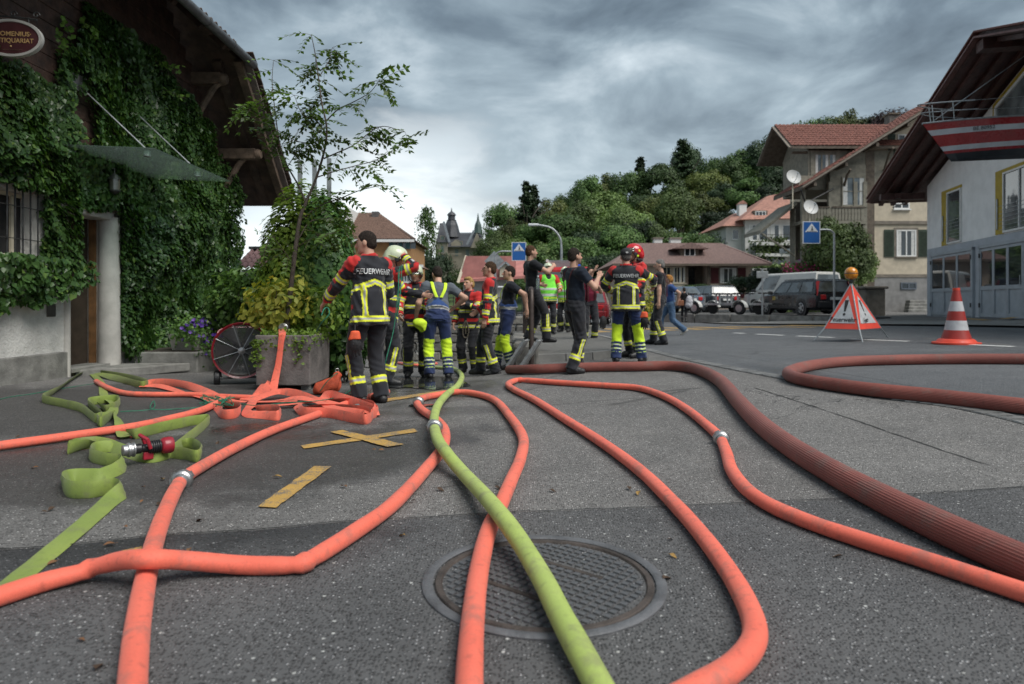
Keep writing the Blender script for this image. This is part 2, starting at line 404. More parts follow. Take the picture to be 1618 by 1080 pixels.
# ---------------------------------------------------------------- ground, road, markings
def axis(*segs):
    out = []
    for a, b, st in segs: out += list(np.arange(a, b, st))
    return np.array(out + [segs[-1][1]])
def build_ground():
    xs = axis((-900, -60, 120), (-60, -12, 4), (-12, 20, .5), (20, 60, 4), (60, 900, 120))
    ys = axis((-300, -12, 48), (-12, 0, 2), (0, 36, .5), (36, 80, 4), (80, 200, 12), (200, 1600, 140))
    X, Y = np.meshgrid(xs, ys, indexing='ij'); Z = gz(X, Y)
    nx, ny = X.shape; V = np.stack([X, Y, Z], -1).reshape(-1, 3)
    i = np.arange(nx * ny).reshape(nx, ny); Fq = np.stack([i[:-1, :-1], i[1:, :-1], i[1:, 1:], i[:-1, 1:]], -1).reshape(-1, 4)
    def s(u0, v0, u1, v1, w=.018, a=.9):
        p, q = G(u0, v0), G(u1, v1); return (p.x, p.y, q.x, q.y, w, a)
    seams = [s(1190, 612, 1560, 735, .02), s(1010, 622, 1110, 612, .07, .5), s(960, 640, 1090, 616, .06, .45), s(820, 605, 900, 590, .02, .6), s(590, 625, 700, 600, .02, .6), s(860, 640, 1010, 628, .02, .5)]
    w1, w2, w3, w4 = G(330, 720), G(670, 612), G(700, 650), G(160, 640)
    wet_and_shade = [(w1.x, w1.y, 1.7, 1.25, .3, .2, .95, .35), (w2.x, w2.y, .95, 1.2, -.3, .3, .8, .5), (w3.x, w3.y, .7, .25, .1, .4, .6, .4), (w4.x, w4.y, 3.0, 1.9, 0, .25, .9, .25)]  # left yard patches are damp, enlarged so their darkening replaces the house shadow
    o = np_mesh('ground', V, Fq, asphalt_mat('asphalt_forecourt', (.172, .166, .160), (.125, .121, .118), (.48, .47, .45), .9, .46, seams, wet_and_shade), None, True)
    tag(o, kind='structure'); return o
GROUND = build_ground()
def resample(line, n):
    P = np.array(line, float); d = np.r_[0, np.cumsum(np.linalg.norm(np.diff(P, axis=0), axis=1))]
    t = np.linspace(0, d[-1], n); return np.stack([np.interp(t, d, P[:, k]) for k in range(P.shape[1])], -1)
def sheet(name, A, B, m, dz, n=60, k=12, kind='structure', parent=None, smooth=True):
    "sheet that follows the ground between two lines"
    A = resample(A, n); B = resample(B, n); T = np.linspace(0, 1, k)[None, :, None]
    XY = A[:, None, :2] * (1 - T) + B[:, None, :2] * T; Z = gz(XY[..., 0], XY[..., 1]) + dz
    V = np.concatenate([XY, Z[..., None]], -1).reshape(-1, 3); i = np.arange(n * k).reshape(n, k)
    Fq = np.stack([i[:-1, :-1], i[1:, :-1], i[1:, 1:], i[:-1, 1:]], -1).reshape(-1, 4)
    o = np_mesh(name, V, Fq, m, parent, smooth); return tag(o, kind=kind) if kind else o
ROAD_NEAR = [(5.0, -8), (4.25, 1.5), tuple(G(1618, 662)[:2]), tuple(G(1360, 618)[:2]), tuple(G(1110, 571)[:2]), (2.62, 13), (2.2, 18), (1.5, 26), (0, 40), (-5, 62)]
ROAD_FAR = [(14.5, -8), (13.4, 4), (12.4, 10), (11.4, 15), (10.6, 19), (9.8, 24), (8.7, 30), (6.4, 40), (2, 62)]
def build_road():
    s1 = G(1500, 560); s2 = G(1560, 606)
    road = asphalt_mat('asphalt_road', (.135, .140, .146), (.105, .110, .117), (.4, .4, .4), .5, .7,
                       [(2.9, 11.5, 8.5, 10.6, .03, .5), (4.3, 4.9, 3.3, 12.5, .02, .5)], [(s1.x, s1.y, 3.0, .5, -.1, .5, .3, .35), (3.55, 7.3, .25, 2.2, .12, .5, .55, .5)])
    sheet('road', spline(ROAD_NEAR, 6), spline(ROAD_FAR, 6), road, .004, 120, 16)
    far2 = [(x + 2.0, y + .4) for x, y in ROAD_FAR]
    pave = asphalt_mat('pavement_concrete', (.27, .265, .25), (.21, .205, .195), (.5, .5, .48), .3, .6)
    sheet('far_pavement', spline(ROAD_FAR[:7], 6), spline(far2[:7], 6), pave, .05, 90, 5)
    kerb = mat('kerb_stone', (.20, .195, .185), .8, .2, 3, .4, 40)
    sheet('far_kerb', [(x - .12, y) for x, y in spline(ROAD_FAR[:7], 6)], [(x + .1, y) for x, y in spline(ROAD_FAR[:7], 6)], kerb, .055, 90, 3)
    # darker, coarser asphalt towards the camera, laid later: its joint runs across the yard
    seam = [G(u, v) for u, v in ((60, 868), (240, 848), (420, 838), (520, 827), (620, 822), (800, 811), (1000, 804), (1180, 796), (1330, 789), (1480, 780), (1618, 771))]
    seam = [(p.x, p.y) for p in seam]; seam = [(-6, seam[0][1] - .2)] + seam + [(4.0, seam[-1][1] + .12)]
    rough_seam = resample(seam, 240); rough_seam[:, 1] += np.array([.012 * mnoise.noise((x * 9, 0, 3)) + .006 * mnoise.noise((x * 33, 1, 3)) for x in rough_seam[:, 0]])
    w = G(120, 790)
    dark = asphalt_mat('asphalt_front', (.104, .103, .104), (.076, .076, .078), (.50, .50, .48), .95, .45, [], [(w.x, w.y, 1.7, 1.0, 0, .3, .85, .3)])  # damp patch on the left also carries painted house shade
    sheet('front_asphalt', rough_seam, [(-6, -9), (4.8, -9)], dark, .004, 240, 30)
    tar = mat('bitumen_joint', (.014, .014, .014), .6, .3, 8)
    sheet('bitumen_joint', [(x, y - .004) for x, y in rough_seam], [(x, y + .006 + .006 * abs(mnoise.noise((x * 5, 2, 1)))) for x, y in rough_seam], tar, .008, 240, 2)
    # gutter line beside the road
    g1 = [(x - .16, y) for x, y in spline(ROAD_NEAR[1:7], 10)]; g2 = [(x + .02, y) for x, y in spline(ROAD_NEAR[1:7], 10)]
    st = mat('gutter_stone', (.15, .15, .147), .6, .35, 5, .6, 25)
    A = resample(g1, 150); B = resample(g2, 150); mb = MB()
    gut = sheet('gutter', g1, g2, mat('gutter_bed', (.10, .10, .10), .7, .3, 4), .006, 120, 2)
    for i in range(0, 148):
        a0, a1, b1, b0 = A[i], A[i + 1], B[i + 1], B[i]; j = RNG.uniform(-.012, .012, 8)
        q = [(a0[0] + j[0], a0[1] + .015), (b0[0] + j[1], b0[1] + .015), (b1[0] + j[2], b1[1] - .012), (a1[0] + j[3], a1[1] - .012)]
        mb.rings([[(x, y, float(gz(x, y)) + .004) for x, y in q], [(x + (.008 if k in (0, 3) else -.008), y, float(gz(x, y)) + .014 + .006 * abs(j[4])) for k, (x, y) in enumerate(q)]])
    o = mb.build('gutter_stones', st, gut); o['kind'] = 'stuff'
build_road()
def paint_mat(name, c, wear=.5, back=(.12, .118, .115)):
    m = bpy.data.materials.new(name); m.use_nodes = True; t = NT(m.node_tree); b = t.n['Principled BSDF']
    co = t.node('ShaderNodeTexCoord').outputs['Object']
    n = t.math('ADD', t.math('MULTIPLY', t.noise(co, 90, 4, .7), .6), t.math('MULTIPLY', t.noise(co, 9, 4, .6), .4))
    f = t.mapr(n, wear - .12, wear - .02)
    col = t.mix(t.mapr(t.noise(co, 6, 4), .3, .7), tuple(q * .82 for q in c), c)
    t.put(b.inputs['Base Color'], t.mix(f, back, col)); b.inputs['Roughness'].default_value = .75
    bn = t.node('ShaderNodeBump', i_Strength=.5, i_Distance=.004, i_Height=t.noise(co, 160, 3)); t.l.new(bn.outputs[0], b.inputs['Normal']); return m
YEL = paint_mat('yellow_marking_paint', (.50, .30, .075), .535); WHT = paint_mat('white_marking_paint', (.62, .62, .60), .42)
def marking(name, quad, m, dz=.008, n=24):
    q = [G(*p) if len(p) == 2 and max(map(abs, p)) > 60 else Vector((p[0], p[1], 0)) for p in quad]
    a, b, c, d = [np.array((p.x, p.y)) for p in q]
    A = resample([a, b], n); B = resample([d, c], n)
    jit = lambda P: P + RNG.normal(0, .0028, P.shape)
    return sheet(name, jit(A), jit(B), m, dz, n, 4)
def build_marks():
    marking('yellow_stripe_marking', [(407, 802), (497, 738), (524, 738), (437, 804)], YEL)
    marking('yellow_cross_marking', [(474, 705), (655, 678), (662, 683), (480, 710)], YEL)
    marking('yellow_cross_marking', [(521, 684), (612, 708), (638, 704), (541, 681)], YEL, .0115)
    marking('yellow_stripe_marking', [(172, 886), (196, 872), (226, 866), (216, 878)], YEL, .009)
    marking('yellow_line_marking', [(600, 632), (700, 617), (702, 620), (606, 636)], YEL)
    for a, b in (((1160, 526), (1176, 527)), ((1194, 528), (1238, 530)), ((1259, 531), (1317, 533.5)), ((1345, 536), (1436, 539.5)), ((1534, 545), (1602, 548))):
        p, q = G(*a), G(*b); d = (q - p).normalized(); n = Vector((-d.y, d.x, 0)) * .075
        marking('white_lane_dash', [(p + n)[:2], (q + n)[:2], (q - n)[:2], (p - n)[:2]], WHT, .009, 8)
    for i in range(8):
        x = 2.6 + i * 1.02; y0 = 20.6 - .1 * i
        marking('crosswalk_bar', [(x, y0), (x - .5, y0 + 3.4), (x + .02, y0 + 3.4), (x + .52, y0)], YEL, .009, 6)
    for a, b in (((1525, 506), (1560, 509)), ((1585, 507), (1604, 504))):
        p, q = G(*a), G(*b); d = (q - p).normalized(); n = Vector((-d.y, d.x, 0)) * .12
        marking('yellow_line_marking', [(p + n)[:2], (q + n)[:2], (q - n)[:2], (p - n)[:2]], YEL, .06, 6)
build_marks()
def puddle(cu, cv, ru, rv, seed):
    m = MATS.get('puddle_water') or mat('puddle_water', (.030, .032, .033), .03, .1, 3, spec=.6)
    c = G(cu, cv); rng = np.random.default_rng(seed); n = 40; P = []
    for k in range(n):
        a = 2 * math.pi * k / n; r = 1 + .42 * mnoise.noise((math.cos(a) * 1.7, math.sin(a) * 1.7, seed)) + .16 * mnoise.noise((math.cos(a) * 5, math.sin(a) * 5, seed))
        q = G(cu + ru * r * math.cos(a), cv + rv * r * math.sin(a)); P.append((q.x, q.y, q.z + .007))
    mb = MB(); i = mb.addv([(c.x, c.y, c.z + .007)] + P)
    for k in range(n): mb.face((i, i + 1 + k, i + 1 + (k + 1) % n))
    tag(mb.build('puddle', m, None, True), kind='structure')
puddle(676, 606, 66, 9, 3); puddle(622, 586, 30, 3.5, 5); puddle(668, 641, 26, 2.2, 8)
def manhole():
    c = GZ(.114, 2.39, .004); t = thing('manhole_cover', 'round cast iron manhole cover with square studs under the hoses', 'manhole', c)
    iron = mat('manhole_iron', (.125, .128, .135), .5, .3, 7, .5, 60, metal=.3); rust = mat('manhole_rust', (.062, .050, .044), .75, .4, 9, .5, 50, metal=.2)
    conc = mat('manhole_rim', (.115, .117, .124), .6, .25, 8, .4, 70, metal=.2)
    MB().lathe([(.396, -.05), (.433, -.05), (.435, .006), (.430, .010), (.402, .010), (.396, .006)], 72, cap=False).build('rim', conc, t, True)
    MB().lathe([(.0, -.04), (.390, -.04), (.390, .004), (.386, .008), (.368, .008), (.364, .004), (.361, -.001), (.0, -.001)], 72).build('lid', rust, t, True)
    MB().lathe([(.390, -.03), (.3965, -.03), (.3965, -.012), (.390, -.012)], 60, cap=False).build('groove', mat('groove_dirt', (.02, .018, .017), .9), t)
    sm = MB().rings([[(-.0125, -.0115, -.003), (.0125, -.0115, -.003), (.0125, .0115, -.003), (-.0125, .0115, -.003)], [(-.0115, -.0105, .0065), (.0115, -.0105, .0065), (.0115, .0105, .0065), (-.0115, .0105, .0065)]])
    first = None; a = R(-38); ca, sa = math.cos(a), math.sin(a); n = 0
    for i in range(-12, 13):
        for j in range(-12, 13):
            x, y = i * .036, j * .036
            if math.hypot(x, y) > .342 or (j in (4, -4) and abs(x) < .17): continue
            X, Y = x * ca - y * sa, x * sa + y * ca
            if first is None: first = sm.build('stud', iron, t); o = first
            else: o = share(first, t)
            o.location = (X, Y, 0); o.rotation_euler = (0, 0, a + RNG.normal(0, .03)); n += 1
    for s in (1, -1):
        y = s * 4 * .0345; b = MB().bbox((-.16, y - .012, -.002), (.16, y + .012, .003), .004); o = b.build('lifting_bar', rust, t); o.rotation_euler = (0, 0, a)
manhole()
# ---------------------------------------------------------------- fire hoses
def hose_mat(name, c, c2, ribs=False):
    m = bpy.data.materials.new(name); m.use_nodes = True; t = NT(m.node_tree); b = t.n['Principled BSDF']
    co = t.node('ShaderNodeTexCoord').outputs['Object']
    n = t.noise(co, 2.5, 4); n2 = t.noise(co, 26, 4, .65)
    col = t.mix(t.mapr(n, .3, .7), c2, c)
    col = t.mix(t.math('MULTIPLY', t.mapr(n2, .54, .72), .55), col, tuple(q * .42 + .01 for q in c)); n3 = t.noise(co, 7, 6, .7); col = t.mix(t.math('MULTIPLY', t.mapr(n3, .50, .70), .5), col, (.16, .13, .11)); col = t.mix(t.math('MULTIPLY', t.mapr(t.noise(co, 130, 3), .3, .7), .25), col, tuple(q * .6 for q in c))
    wv = t.noise(t.vmath('MULTIPLY', co, (1, 1, 1)), 420, 2)
    t.put(b.inputs['Base Color'], col); b.inputs['Roughness'].default_value = .62; b.inputs['Specular IOR Level'].default_value = .35
    b.inputs['Sheen Weight'].default_value = .1
    bn = t.node('ShaderNodeBump', i_Strength=.35, i_Distance=.003, i_Height=wv); t.l.new(bn.outputs[0], b.inputs['Normal']); return m
ORANGE = hose_mat('orange_hose_jacket', (.85, .170, .108), (.76, .140, .088)); LIME = hose_mat('lime_hose_jacket', (.42, .52, .13), (.35, .45, .105)); MAROON = hose_mat('maroon_rubber', (.27, .078, .060), (.20, .058, .046))
GREENFLAT = hose_mat('green_hose_jacket', (.25, .32, .065), (.18, .245, .05)); ROPE = mat('green_cord', (.02, .17, .10), .8, .3, 30)
def hose_path(pts, r, n=9, lift=.0):
    W3 = []
    for p in pts:
        h = p[2] if len(p) > 2 else 0.
        W3.append(G(p[0], p[1], h + r))
    return spline(W3, n)
def hose(name, label, pts, r, m, n=9, seg=28, kinks=(), group='fire hoses lying across the yard', ribs=False, squash=.93, raw=None):
    path = raw if raw is not None else hose_path(pts, r, n)
    path = resample(path, max(30, int(np.sum(np.linalg.norm(np.diff(path, axis=0), axis=1)) / (.028 if r < .06 else .04))))
    N = len(path); prof = None
    base = Vector(path[N // 2]); base.z = float(gz(base.x, base.y))
    rs = []
    if ribs: seg = 64
    for i in range(N):
        d = Vector(path[min(i + 1, N - 1)] - path[max(i - 1, 0)]).normalized(); x, y, _ = frame_from(d)
        p = Vector(path[i]) - base; tw = .55 + .5 * mnoise.noise((i * .05, r * 31, label.__len__())); w = 1 + .03 * mnoise.noise((i * .13, r * 90, 2)) + .008 * mnoise.noise((i * .6, r * 10, 5)); hh = squash
        for (ku, kv, kh) in kinks:
            q = G(ku, kv, kh + r); dist = (Vector(path[i]) - q).length
            e = math.exp(-(dist / .018) ** 2); e2 = math.exp(-(dist / .075) ** 2)
            w *= 1 + .20 * e - .06 * e2; hh *= 1 - .14 * e2 + .16 * e
        ring = []
        for k in range(seg):
            a = 2 * math.pi * k / seg; rr = r * w
            if ribs: rr *= 1 + .026 * (1 if k % 2 else -1)
            rr *= 1 + (0 if ribs else .045 * (math.exp(-((a - tw) / .16) ** 2) + math.exp(-((a - tw - 3.1416) / .16) ** 2))); cx, cy = math.cos(a), math.sin(a) * hh
            if cy < -.80: cy = -.80 - (cy + .80) * -.25
            ring.append(p + x * cx * rr + y * cy * rr * (1 if hh > .9 else 1))
        rs.append(ring)
    mb = MB(); mb.rings(rs); o = mb.build(name, m, None, True, auto=False if not ribs else 60)
    o.location = base; o['label'] = label; o['category'] = 'hose'
    if group: o['group'] = group
    return o, path
def coupling(hose_o, path, at, r, m=None):
    "aluminium coupling: two flanged halves with lugs, a part of the hose"
    P = np.array(path); q = np.array(G(at[0], at[1], r)); i = int(np.argmin(np.linalg.norm(P - q, axis=1))); i = min(max(i, 1), len(P) - 2)
    d = Vector(P[i + 1] - P[i - 1]).normalized(); c = Vector(P[i]) - hose_o.location
    mb = MB(); R_ = r * 1.52
    mb.lathe([(r * 1.02, -.075), (r * 1.12, -.07), (r * 1.12, -.028), (R_ * .93, -.022), (R_, -.016), (R_, -.003), (R_ * .95, 0), (R_, .003), (R_, .016), (R_ * .93, .022), (r * 1.12, .028), (r * 1.12, .07), (r * 1.02, .075)], 28, c, d)
    x, y, _ = frame_from(d)
    for k in range(3):
        for s in (-1, 1):
            a = k * 2.094 + (.5 if s > 0 else 0); e = x * math.cos(a) + y * math.sin(a); f = d.cross(e)
            mb.obox(c + e * R_ * .96 + d * s * .011, .016, .034, .014, e, f, d)
    o = mb.build('coupling', m or M['alu'], hose_o, True); mb = MB()
    for s in (-1, 1):
        for k in range(4): mb.lathe([(r * 1.10, s * (.036 + .009 * k) - .003), (r * 1.155, s * (.036 + .009 * k)), (r * 1.10, s * (.036 + .009 * k) + .003)], 24, c, d, cap=False)
    mb.build('binding_wire', M['wire'], hose_o, True)
    return o
def build_hoses():
    r = .036
    pts = [(-60, 962), (60, 922), (120, 906, .006), (139, 899, .012), (145, 897, .016), (152, 895, .02), (190, 886, .05), (235, 883, .074), (300, 886, .03), (390, 893), (450, 893), (472, 891), (480, 889, .008), (487, 885), (510, 872), (560, 840), (620, 797), (672, 742), (700, 706), (703, 680), (690, 663), (668, 648), (659, 638)]
    o, p = hose('fire_hose', 'orange fire hose with two sharp kinks lying over another orange hose', pts, r, ORANGE, kinks=[(145, 897, .012), (480, 889, .004)])
    pts = [(659, 638), (667, 629), (690, 624), (722, 619, .008), (752, 622), (782, 632), (806, 658), (826, 690), (823, 722), (808, 758), (790, 800), (772, 838), (757, 900), (747, 980), (742, 1060), (741, 1160)]
    o, p = hose('fire_hose', 'orange fire hose running from a coupling over the manhole rim under the lime hose', pts, r, ORANGE, kinks=[(722, 619, .008)])
    coupling(o, p, (661, 635), r)
    pts = [(655, 574), (690, 580), (716, 582), (729, 592), (724, 608), (706, 623, .03), (692, 640, .062), (686, 662, .05), (690, 690, .068), (706, 716, .062), (730, 745, .02), (765, 782, .05), (795, 818, .07), (826, 862, .045), (858, 916, .03), (884, 968, .026), (912, 1020, .02), (950, 1090, 0), (985, 1160)]
    o, p = hose('fire_hose', 'lime green fire hose full of water lying across the manhole cover', pts, .037, LIME)
    coupling(o, p, (689, 687), .037)
    pts = [(1060, 1110), (1100, 1088), (1150, 1060), (1182, 1030), (1193, 1000), (1184, 962), (1155, 908), (1110, 846), (1062, 792), (1010, 742), (950, 698), (890, 660), (846, 632), (812, 615), (803, 607), (811, 602), (824, 600), (880, 604), (960, 609), (1010, 613), (1050, 626), (1085, 646), (1120, 674), (1139, 692)]
    o, p = hose('fire_hose', 'orange fire hose in a long hairpin loop, bent sharp at its far end', pts, r, ORANGE, kinks=[(822, 600, 0)])
    pts = [(1139, 692), (1148, 716), (1156, 742), (1178, 771), (1215, 797), (1280, 825), (1360, 852), (1460, 884), (1618, 936), (1760, 984)]
    o, p = hose('fire_hose', 'orange fire hose running from a coupling along the thick maroon suction hose', pts, r, ORANGE)
    coupling(o, p, (1141, 694), r)
    pts = [(804, 584), (850, 583), (930, 580), (1000, 579), (1060, 578), (1100, 583), (1136, 600), (1165, 632), (1200, 668), (1250, 706), (1320, 748), (1400, 790), (1500, 838), (1618, 890), (1760, 950)]
    hose('suction_hose', 'thick ribbed maroon suction hose winding from the railing across the yard', pts, .066, MAROON, ribs=True, squash=1.0, group='maroon suction hoses')
    pts = [(1900, 571), (1700, 568), (1560, 567), (1440, 568), (1340, 571), (1283, 577), (1252, 585), (1246, 591), (1262, 598), (1300, 605), (1380, 616), (1480, 626), (1618, 642), (1780, 660)]
    hose('suction_hose', 'thick maroon suction hose in a wide hairpin bend on the road near the cone', pts, .066, MAROON, ribs=True, squash=1.0, group='maroon suction hoses')
    pts = [(-80, 716), (0, 704), (80, 693), (150, 683), (210, 674), (270, 661), (318, 648), (345, 636)]
    hose('fire_hose', 'orange fire hose crossing under the flat green hose towards the house wall', pts, r, ORANGE)
    pts = [(206, 1160), (209, 1080), (218, 985), (232, 905), (246, 850), (262, 806), (278, 772), (291, 755), (316, 738), (370, 708), (430, 680), (500, 655), (540, 640), (580, 628), (612, 618)]
    o, p = hose('fire_hose', 'orange fire hose with a coupling passing beneath the kinked orange hose', pts, r, ORANGE)
    coupling(o, p, (290, 757), r)
    pts = [(152, 602), (170, 612), (200, 621), (250, 623), (300, 623), (350, 626), (400, 628)]
    hose('fire_hose', 'short length of orange fire hose beside the arched green hose near the doorstep', pts, .032, ORANGE)
    pts = [(628, 573), (650, 576), (670, 576), (690, 574)]
    hose('fire_hose', 'orange fire hose at the feet of the firefighters beside the puddle', pts, .034, ORANGE)
build_hoses()
def ribbon(name, m, pts, width, parent, base, n=10, thick=.007):
    "flat empty hose: pts = (u, v, height of centre, roll in degrees: 0 lies flat, 90 stands on edge)"
    C = []
    for u, v, h, a in pts:
        p = G(u, v, h); C.append((*p, a))
    S = spline(C, n); rs = []; N = len(S)
    for i in range(N):
        p = Vector(S[i, :3]); d = Vector(S[min(i + 1, N - 1), :3] - S[max(i - 1, 0), :3]).normalized()
        x, y, _ = frame_from(d); a = R(S[i, 3]); ax = x * math.cos(a) + y * math.sin(a); nz = d.cross(ax)
        w = width * .5 * (1 + .06 * mnoise.noise((i * .3, 4, width * 50))); th = thick * (1 + .5 * abs(mnoise.noise((i * .5, 9, 1))))
        q = p - base; bow = nz * .006 * mnoise.noise((i * .25, 1, 7))
        low = float(gz(p.x, p.y)) + .002
        ring = [q - ax * w, q - ax * w * .5 + nz * th + bow, q + nz * th * .7 + bow, q + ax * w * .5 + nz * th + bow, q + ax * w, q + ax * w * .5 - nz * th + bow, q - nz * th * .7 + bow, q - ax * w * .5 - nz * th + bow]
        for e in ring:
            if e.z + base.z < low: e.z = low - base.z
        rs.append(ring)
    mb = MB(); mb.rings(rs); return mb.build(name, m, parent, True, auto=60)
def build_flat():
    b = G(200, 690); base = Vector((b.x, b.y, b.z))
    pts = [(-40, 962, .01, 0), (0, 935, .01, 0), (60, 888, .01, 4), (130, 830, .012, 8), (175, 790, .02, 20), (193, 774, .04, 70), (180, 768, .044, 85), (140, 774, .044, 92), (108, 772, .044, 95), (100, 760, .04, 80), (116, 752, .03, 60), (160, 750, .03, 50), (190, 738, .035, 60), (193, 728, .04, 80), (165, 725, .042, 92), (143, 718, .042, 95), (150, 708, .04, 85), (180, 705, .035, 60), (172, 704, .03, 30), (140, 702, .035, 60), (108, 708, .044, 88)]
    t = thing('flat_hose', 'empty flat green fire hose in loose folds on the dark asphalt', 'hose', base)
    ribbon('hose_band', GREENFLAT, pts, .088, t, base)
    pts = [(108, 706, .044, 92), (125, 701, .044, 90), (160, 700, .04, 70), (195, 712, .03, 50), (235, 722, .035, 70), (272, 712, .04, 80), (300, 690, .042, 88), (326, 668, .044, 90), (328, 662, .044, 92), (300, 665, .044, 92), (250, 676, .044, 90), (215, 685, .042, 85), (205, 684, .03, 50)]
    ribbon('hose_band', GREENFLAT, pts, .088, t, base)
    pts = [(205, 684, .02, 30), (195, 690, .012, 14), (188, 665, .03, 30), (180, 655, .045, 75), (160, 666, .045, 90), (155, 660, .045, 84), (175, 654, .03, 40), (180, 640, .03, 30), (165, 625, .02, 10), (160, 605, .01, 0), (146, 590, .02, 0), (140, 586, .03, 20), (120, 594, .03, 50), (95, 612, .036, 60), (70, 626, .044, 85), (72, 631, .044, 92), (105, 638, .044, 90), (130, 645, .044, 88), (150, 660, .044, 90), (160, 655, .044, 85), (140, 637, .044, 80), (155, 632, .044, 88), (185, 630, .044, 92), (186, 638, .044, 92), (168, 646, .04, 80), (158, 640, .03, 50)]
    ribbon('hose_band', GREENFLAT, pts, .088, t, base)
    pts = [(146, 588, .02, 0), (165, 592, .05, 30), (195, 600, .046, 80), (222, 607, .044, 90), (232, 604, .044, 92), (205, 596, .044, 90), (170, 590, .044, 80), (150, 587, .03, 30)]
    ribbon('hose_band', GREENFLAT, pts, .088, t, base)
    pts = [(268, 715, .03, 60), (290, 716, .044, 88), (312, 720, .044, 92), (317, 708, .044, 90), (300, 700, .044, 88), (276, 706, .03, 50)]
    ribbon('hose_band', GREENFLAT, pts, .08, t, base)
    # the pile of flat orange hose beside the planter
    b = G(450, 640); base = Vector((b.x, b.y, b.z))
    t = thing('flat_hose', 'empty flat orange fire hose heaped beside the planter, one end over its rim', 'hose', base)
    q = 0
    for pts in (
        [(222, 607, .02, 20), (245, 603, .05, 60), (285, 606, .05, 80), (320, 616, .04, 40), (350, 628, .03, 10), (380, 634, .03, 0), (430, 634, .02, 0), (470, 633, .02, 0)],
        [(222, 610, .02, 0), (250, 609, .03, 20), (290, 620, .02, 0), (330, 631, .02, 0), (345, 644, .03, 40), (352, 654, .045, 85), (375, 652, .045, 90), (378, 642, .045, 92), (350, 640, .03, 60)],
        [(380, 630, .02, 0), (410, 624, .05, 40), (430, 600, .10, 30), (424, 598, .10, 20), (408, 620, .06, 0), (396, 640, .03, 0), (390, 652, .03, 30), (415, 656, .03, 60), (440, 656, .045, 80), (438, 646, .045, 85), (405, 646, .04, 60)],
        [(395, 634, .04, 10), (425, 622, .07, 20), (445, 618, .08, 40), (470, 622, .08, 60), (500, 632, .06, 30), (540, 640, .05, 10), (575, 648, .05, 0), (594, 650, .05, 40), (590, 640, .06, 80), (560, 634, .06, 60), (520, 632, .06, 20)],
        [(470, 640, .06, 30), (480, 650, .05, 80), (520, 652, .05, 80), (560, 660, .045, 85), (580, 662, .045, 88), (588, 652, .05, 90), (560, 646, .05, 70), (510, 642, .06, 40), (470, 646, .04, 20)],
        [(440, 632, .05, 0), (470, 628, .09, 20), (500, 634, .08, 0), (530, 645, .07, 20), (560, 652, .06, 60), (575, 655, .05, 85)],
        [(400, 642, .02, 0), (440, 640, .03, 0), (480, 636, .05, 0), (510, 630, .07, 20), (520, 622, .09, 50), (540, 628, .08, 60), (580, 642, .05, 85), (597, 648, .05, 92), (586, 655, .05, 90)],
    ):
        ribbon('hose_band', ORANGE, pts, .090, t, base); q += 1
    # the end laid over the planter rim
    mb = MB(); rs = []
    for u, v, Y, w in ((447, 519, 8.35, .05), (446, 524, 8.12, .045), (446, 529, 8.03, .042), (444, 540, 8.015, .036), (443, 552, 8.01, .034), (440, 575, 7.99, .038), (435, 598, 7.95, .045), (432, 612, 7.85, .05), (431, 622, 7.68, .05)):
        p = P3(u, v, Y) - base; rs.append([p + Vector((-w, 0, 0)), p + Vector((0, -.006, .004)), p + Vector((w, 0, 0)), p + Vector((0, .004, -.004))])
    mb.rings(rs); mb.build('hose_band', ORANGE, t, True)
    c = P3(447, 521, 8.32) - base; mb = MB(); mb.lathe([(.03, -.03), (.05, -.03), (.056, -.012), (.05, 0), (.056, .012), (.05, .03), (.03, .03)], 20, c + Vector((0, .02, .03)), (.3, 1, .1)); mb.build('coupling', M['alu'], t, True)
    mb = MB(); c = G(563, 645, .05) - base; mb.lathe([(.02, -.05), (.034, -.05), (.036, -.01), (.045, 0), (.045, .02), (.03, .03)], 18, c, (1, -.3, 0)); mb.build('coupling', M['alu'], t, True)
build_flat()
def nozzle():
    a, b = G(193, 712, .10), G(272, 702, .10); c = (a + b) / 2; d = (b - a).normalized(); L = (b - a).length; t = thing('hose_nozzle', 'black and red fire hose nozzle on the flat green hose', 'nozzle', (c.x, c.y, float(gz(c.x, c.y)) + .055))
    h = .045; c0 = Vector((0, 0, h)); red = mat('nozzle_red', (.33, .015, .03), .4, .2, 12, coat=.2)
    f = lambda s: s * L / 2
    MB().lathe([(.018, f(-1)), (.034, f(-.98)), (.034, f(-.82)), (.044, f(-.80)), (.046, f(-.72)), (.040, f(-.70)), (.040, f(-.62)), (.046, f(-.60)), (.046, f(-.54)), (.03, f(-.5))], 24, c0, d).build('coupling', M['alu'], t, True)
    MB().lathe([(.03, f(-.5)), (.032, f(-.3)), (.025, f(-.25)), (.025, f(-.02)), (.036, f(0)), (.038, f(.5)), (.036, f(.52))], 24, c0, d).build('barrel', M['black_plastic'], t, True)
    mb = MB()
    for k in range(5): mb.lathe([(.036, f(.06 + .09 * k)), (.043, f(.075 + .09 * k)), (.043, f(.10 + .09 * k)), (.036, f(.115 + .09 * k))], 24, c0, d, cap=False)
    mb.build('grip_ring', M['black_plastic'], t, True)
    MB().lathe([(.036, f(.52)), (.046, f(.56)), (.052, f(.66)), (.054, f(.9)), (.050, f(1)), (.034, f(1.0)), (.034, f(.9)), (.0, f(.88))], 24, c0, d).build('spray_head', red, t, True)
    x, y, _ = frame_from(d)
    mb = MB(); p = c0 + d * f(.02); mb.tube([p + x * .045, p + x * .045 + y * .06 - d * .02, p + y * .085 - d * .05, p - x * .045 + y * .06 - d * .02, p - x * .045], .012, 10); mb.build('bale_handle', red, t, True)
    mb = MB(); mb.obox(p - y * .05, .03, .05, .06, x, y, d); mb.build('hand_grip', red, t, bevel=.006)
nozzle()
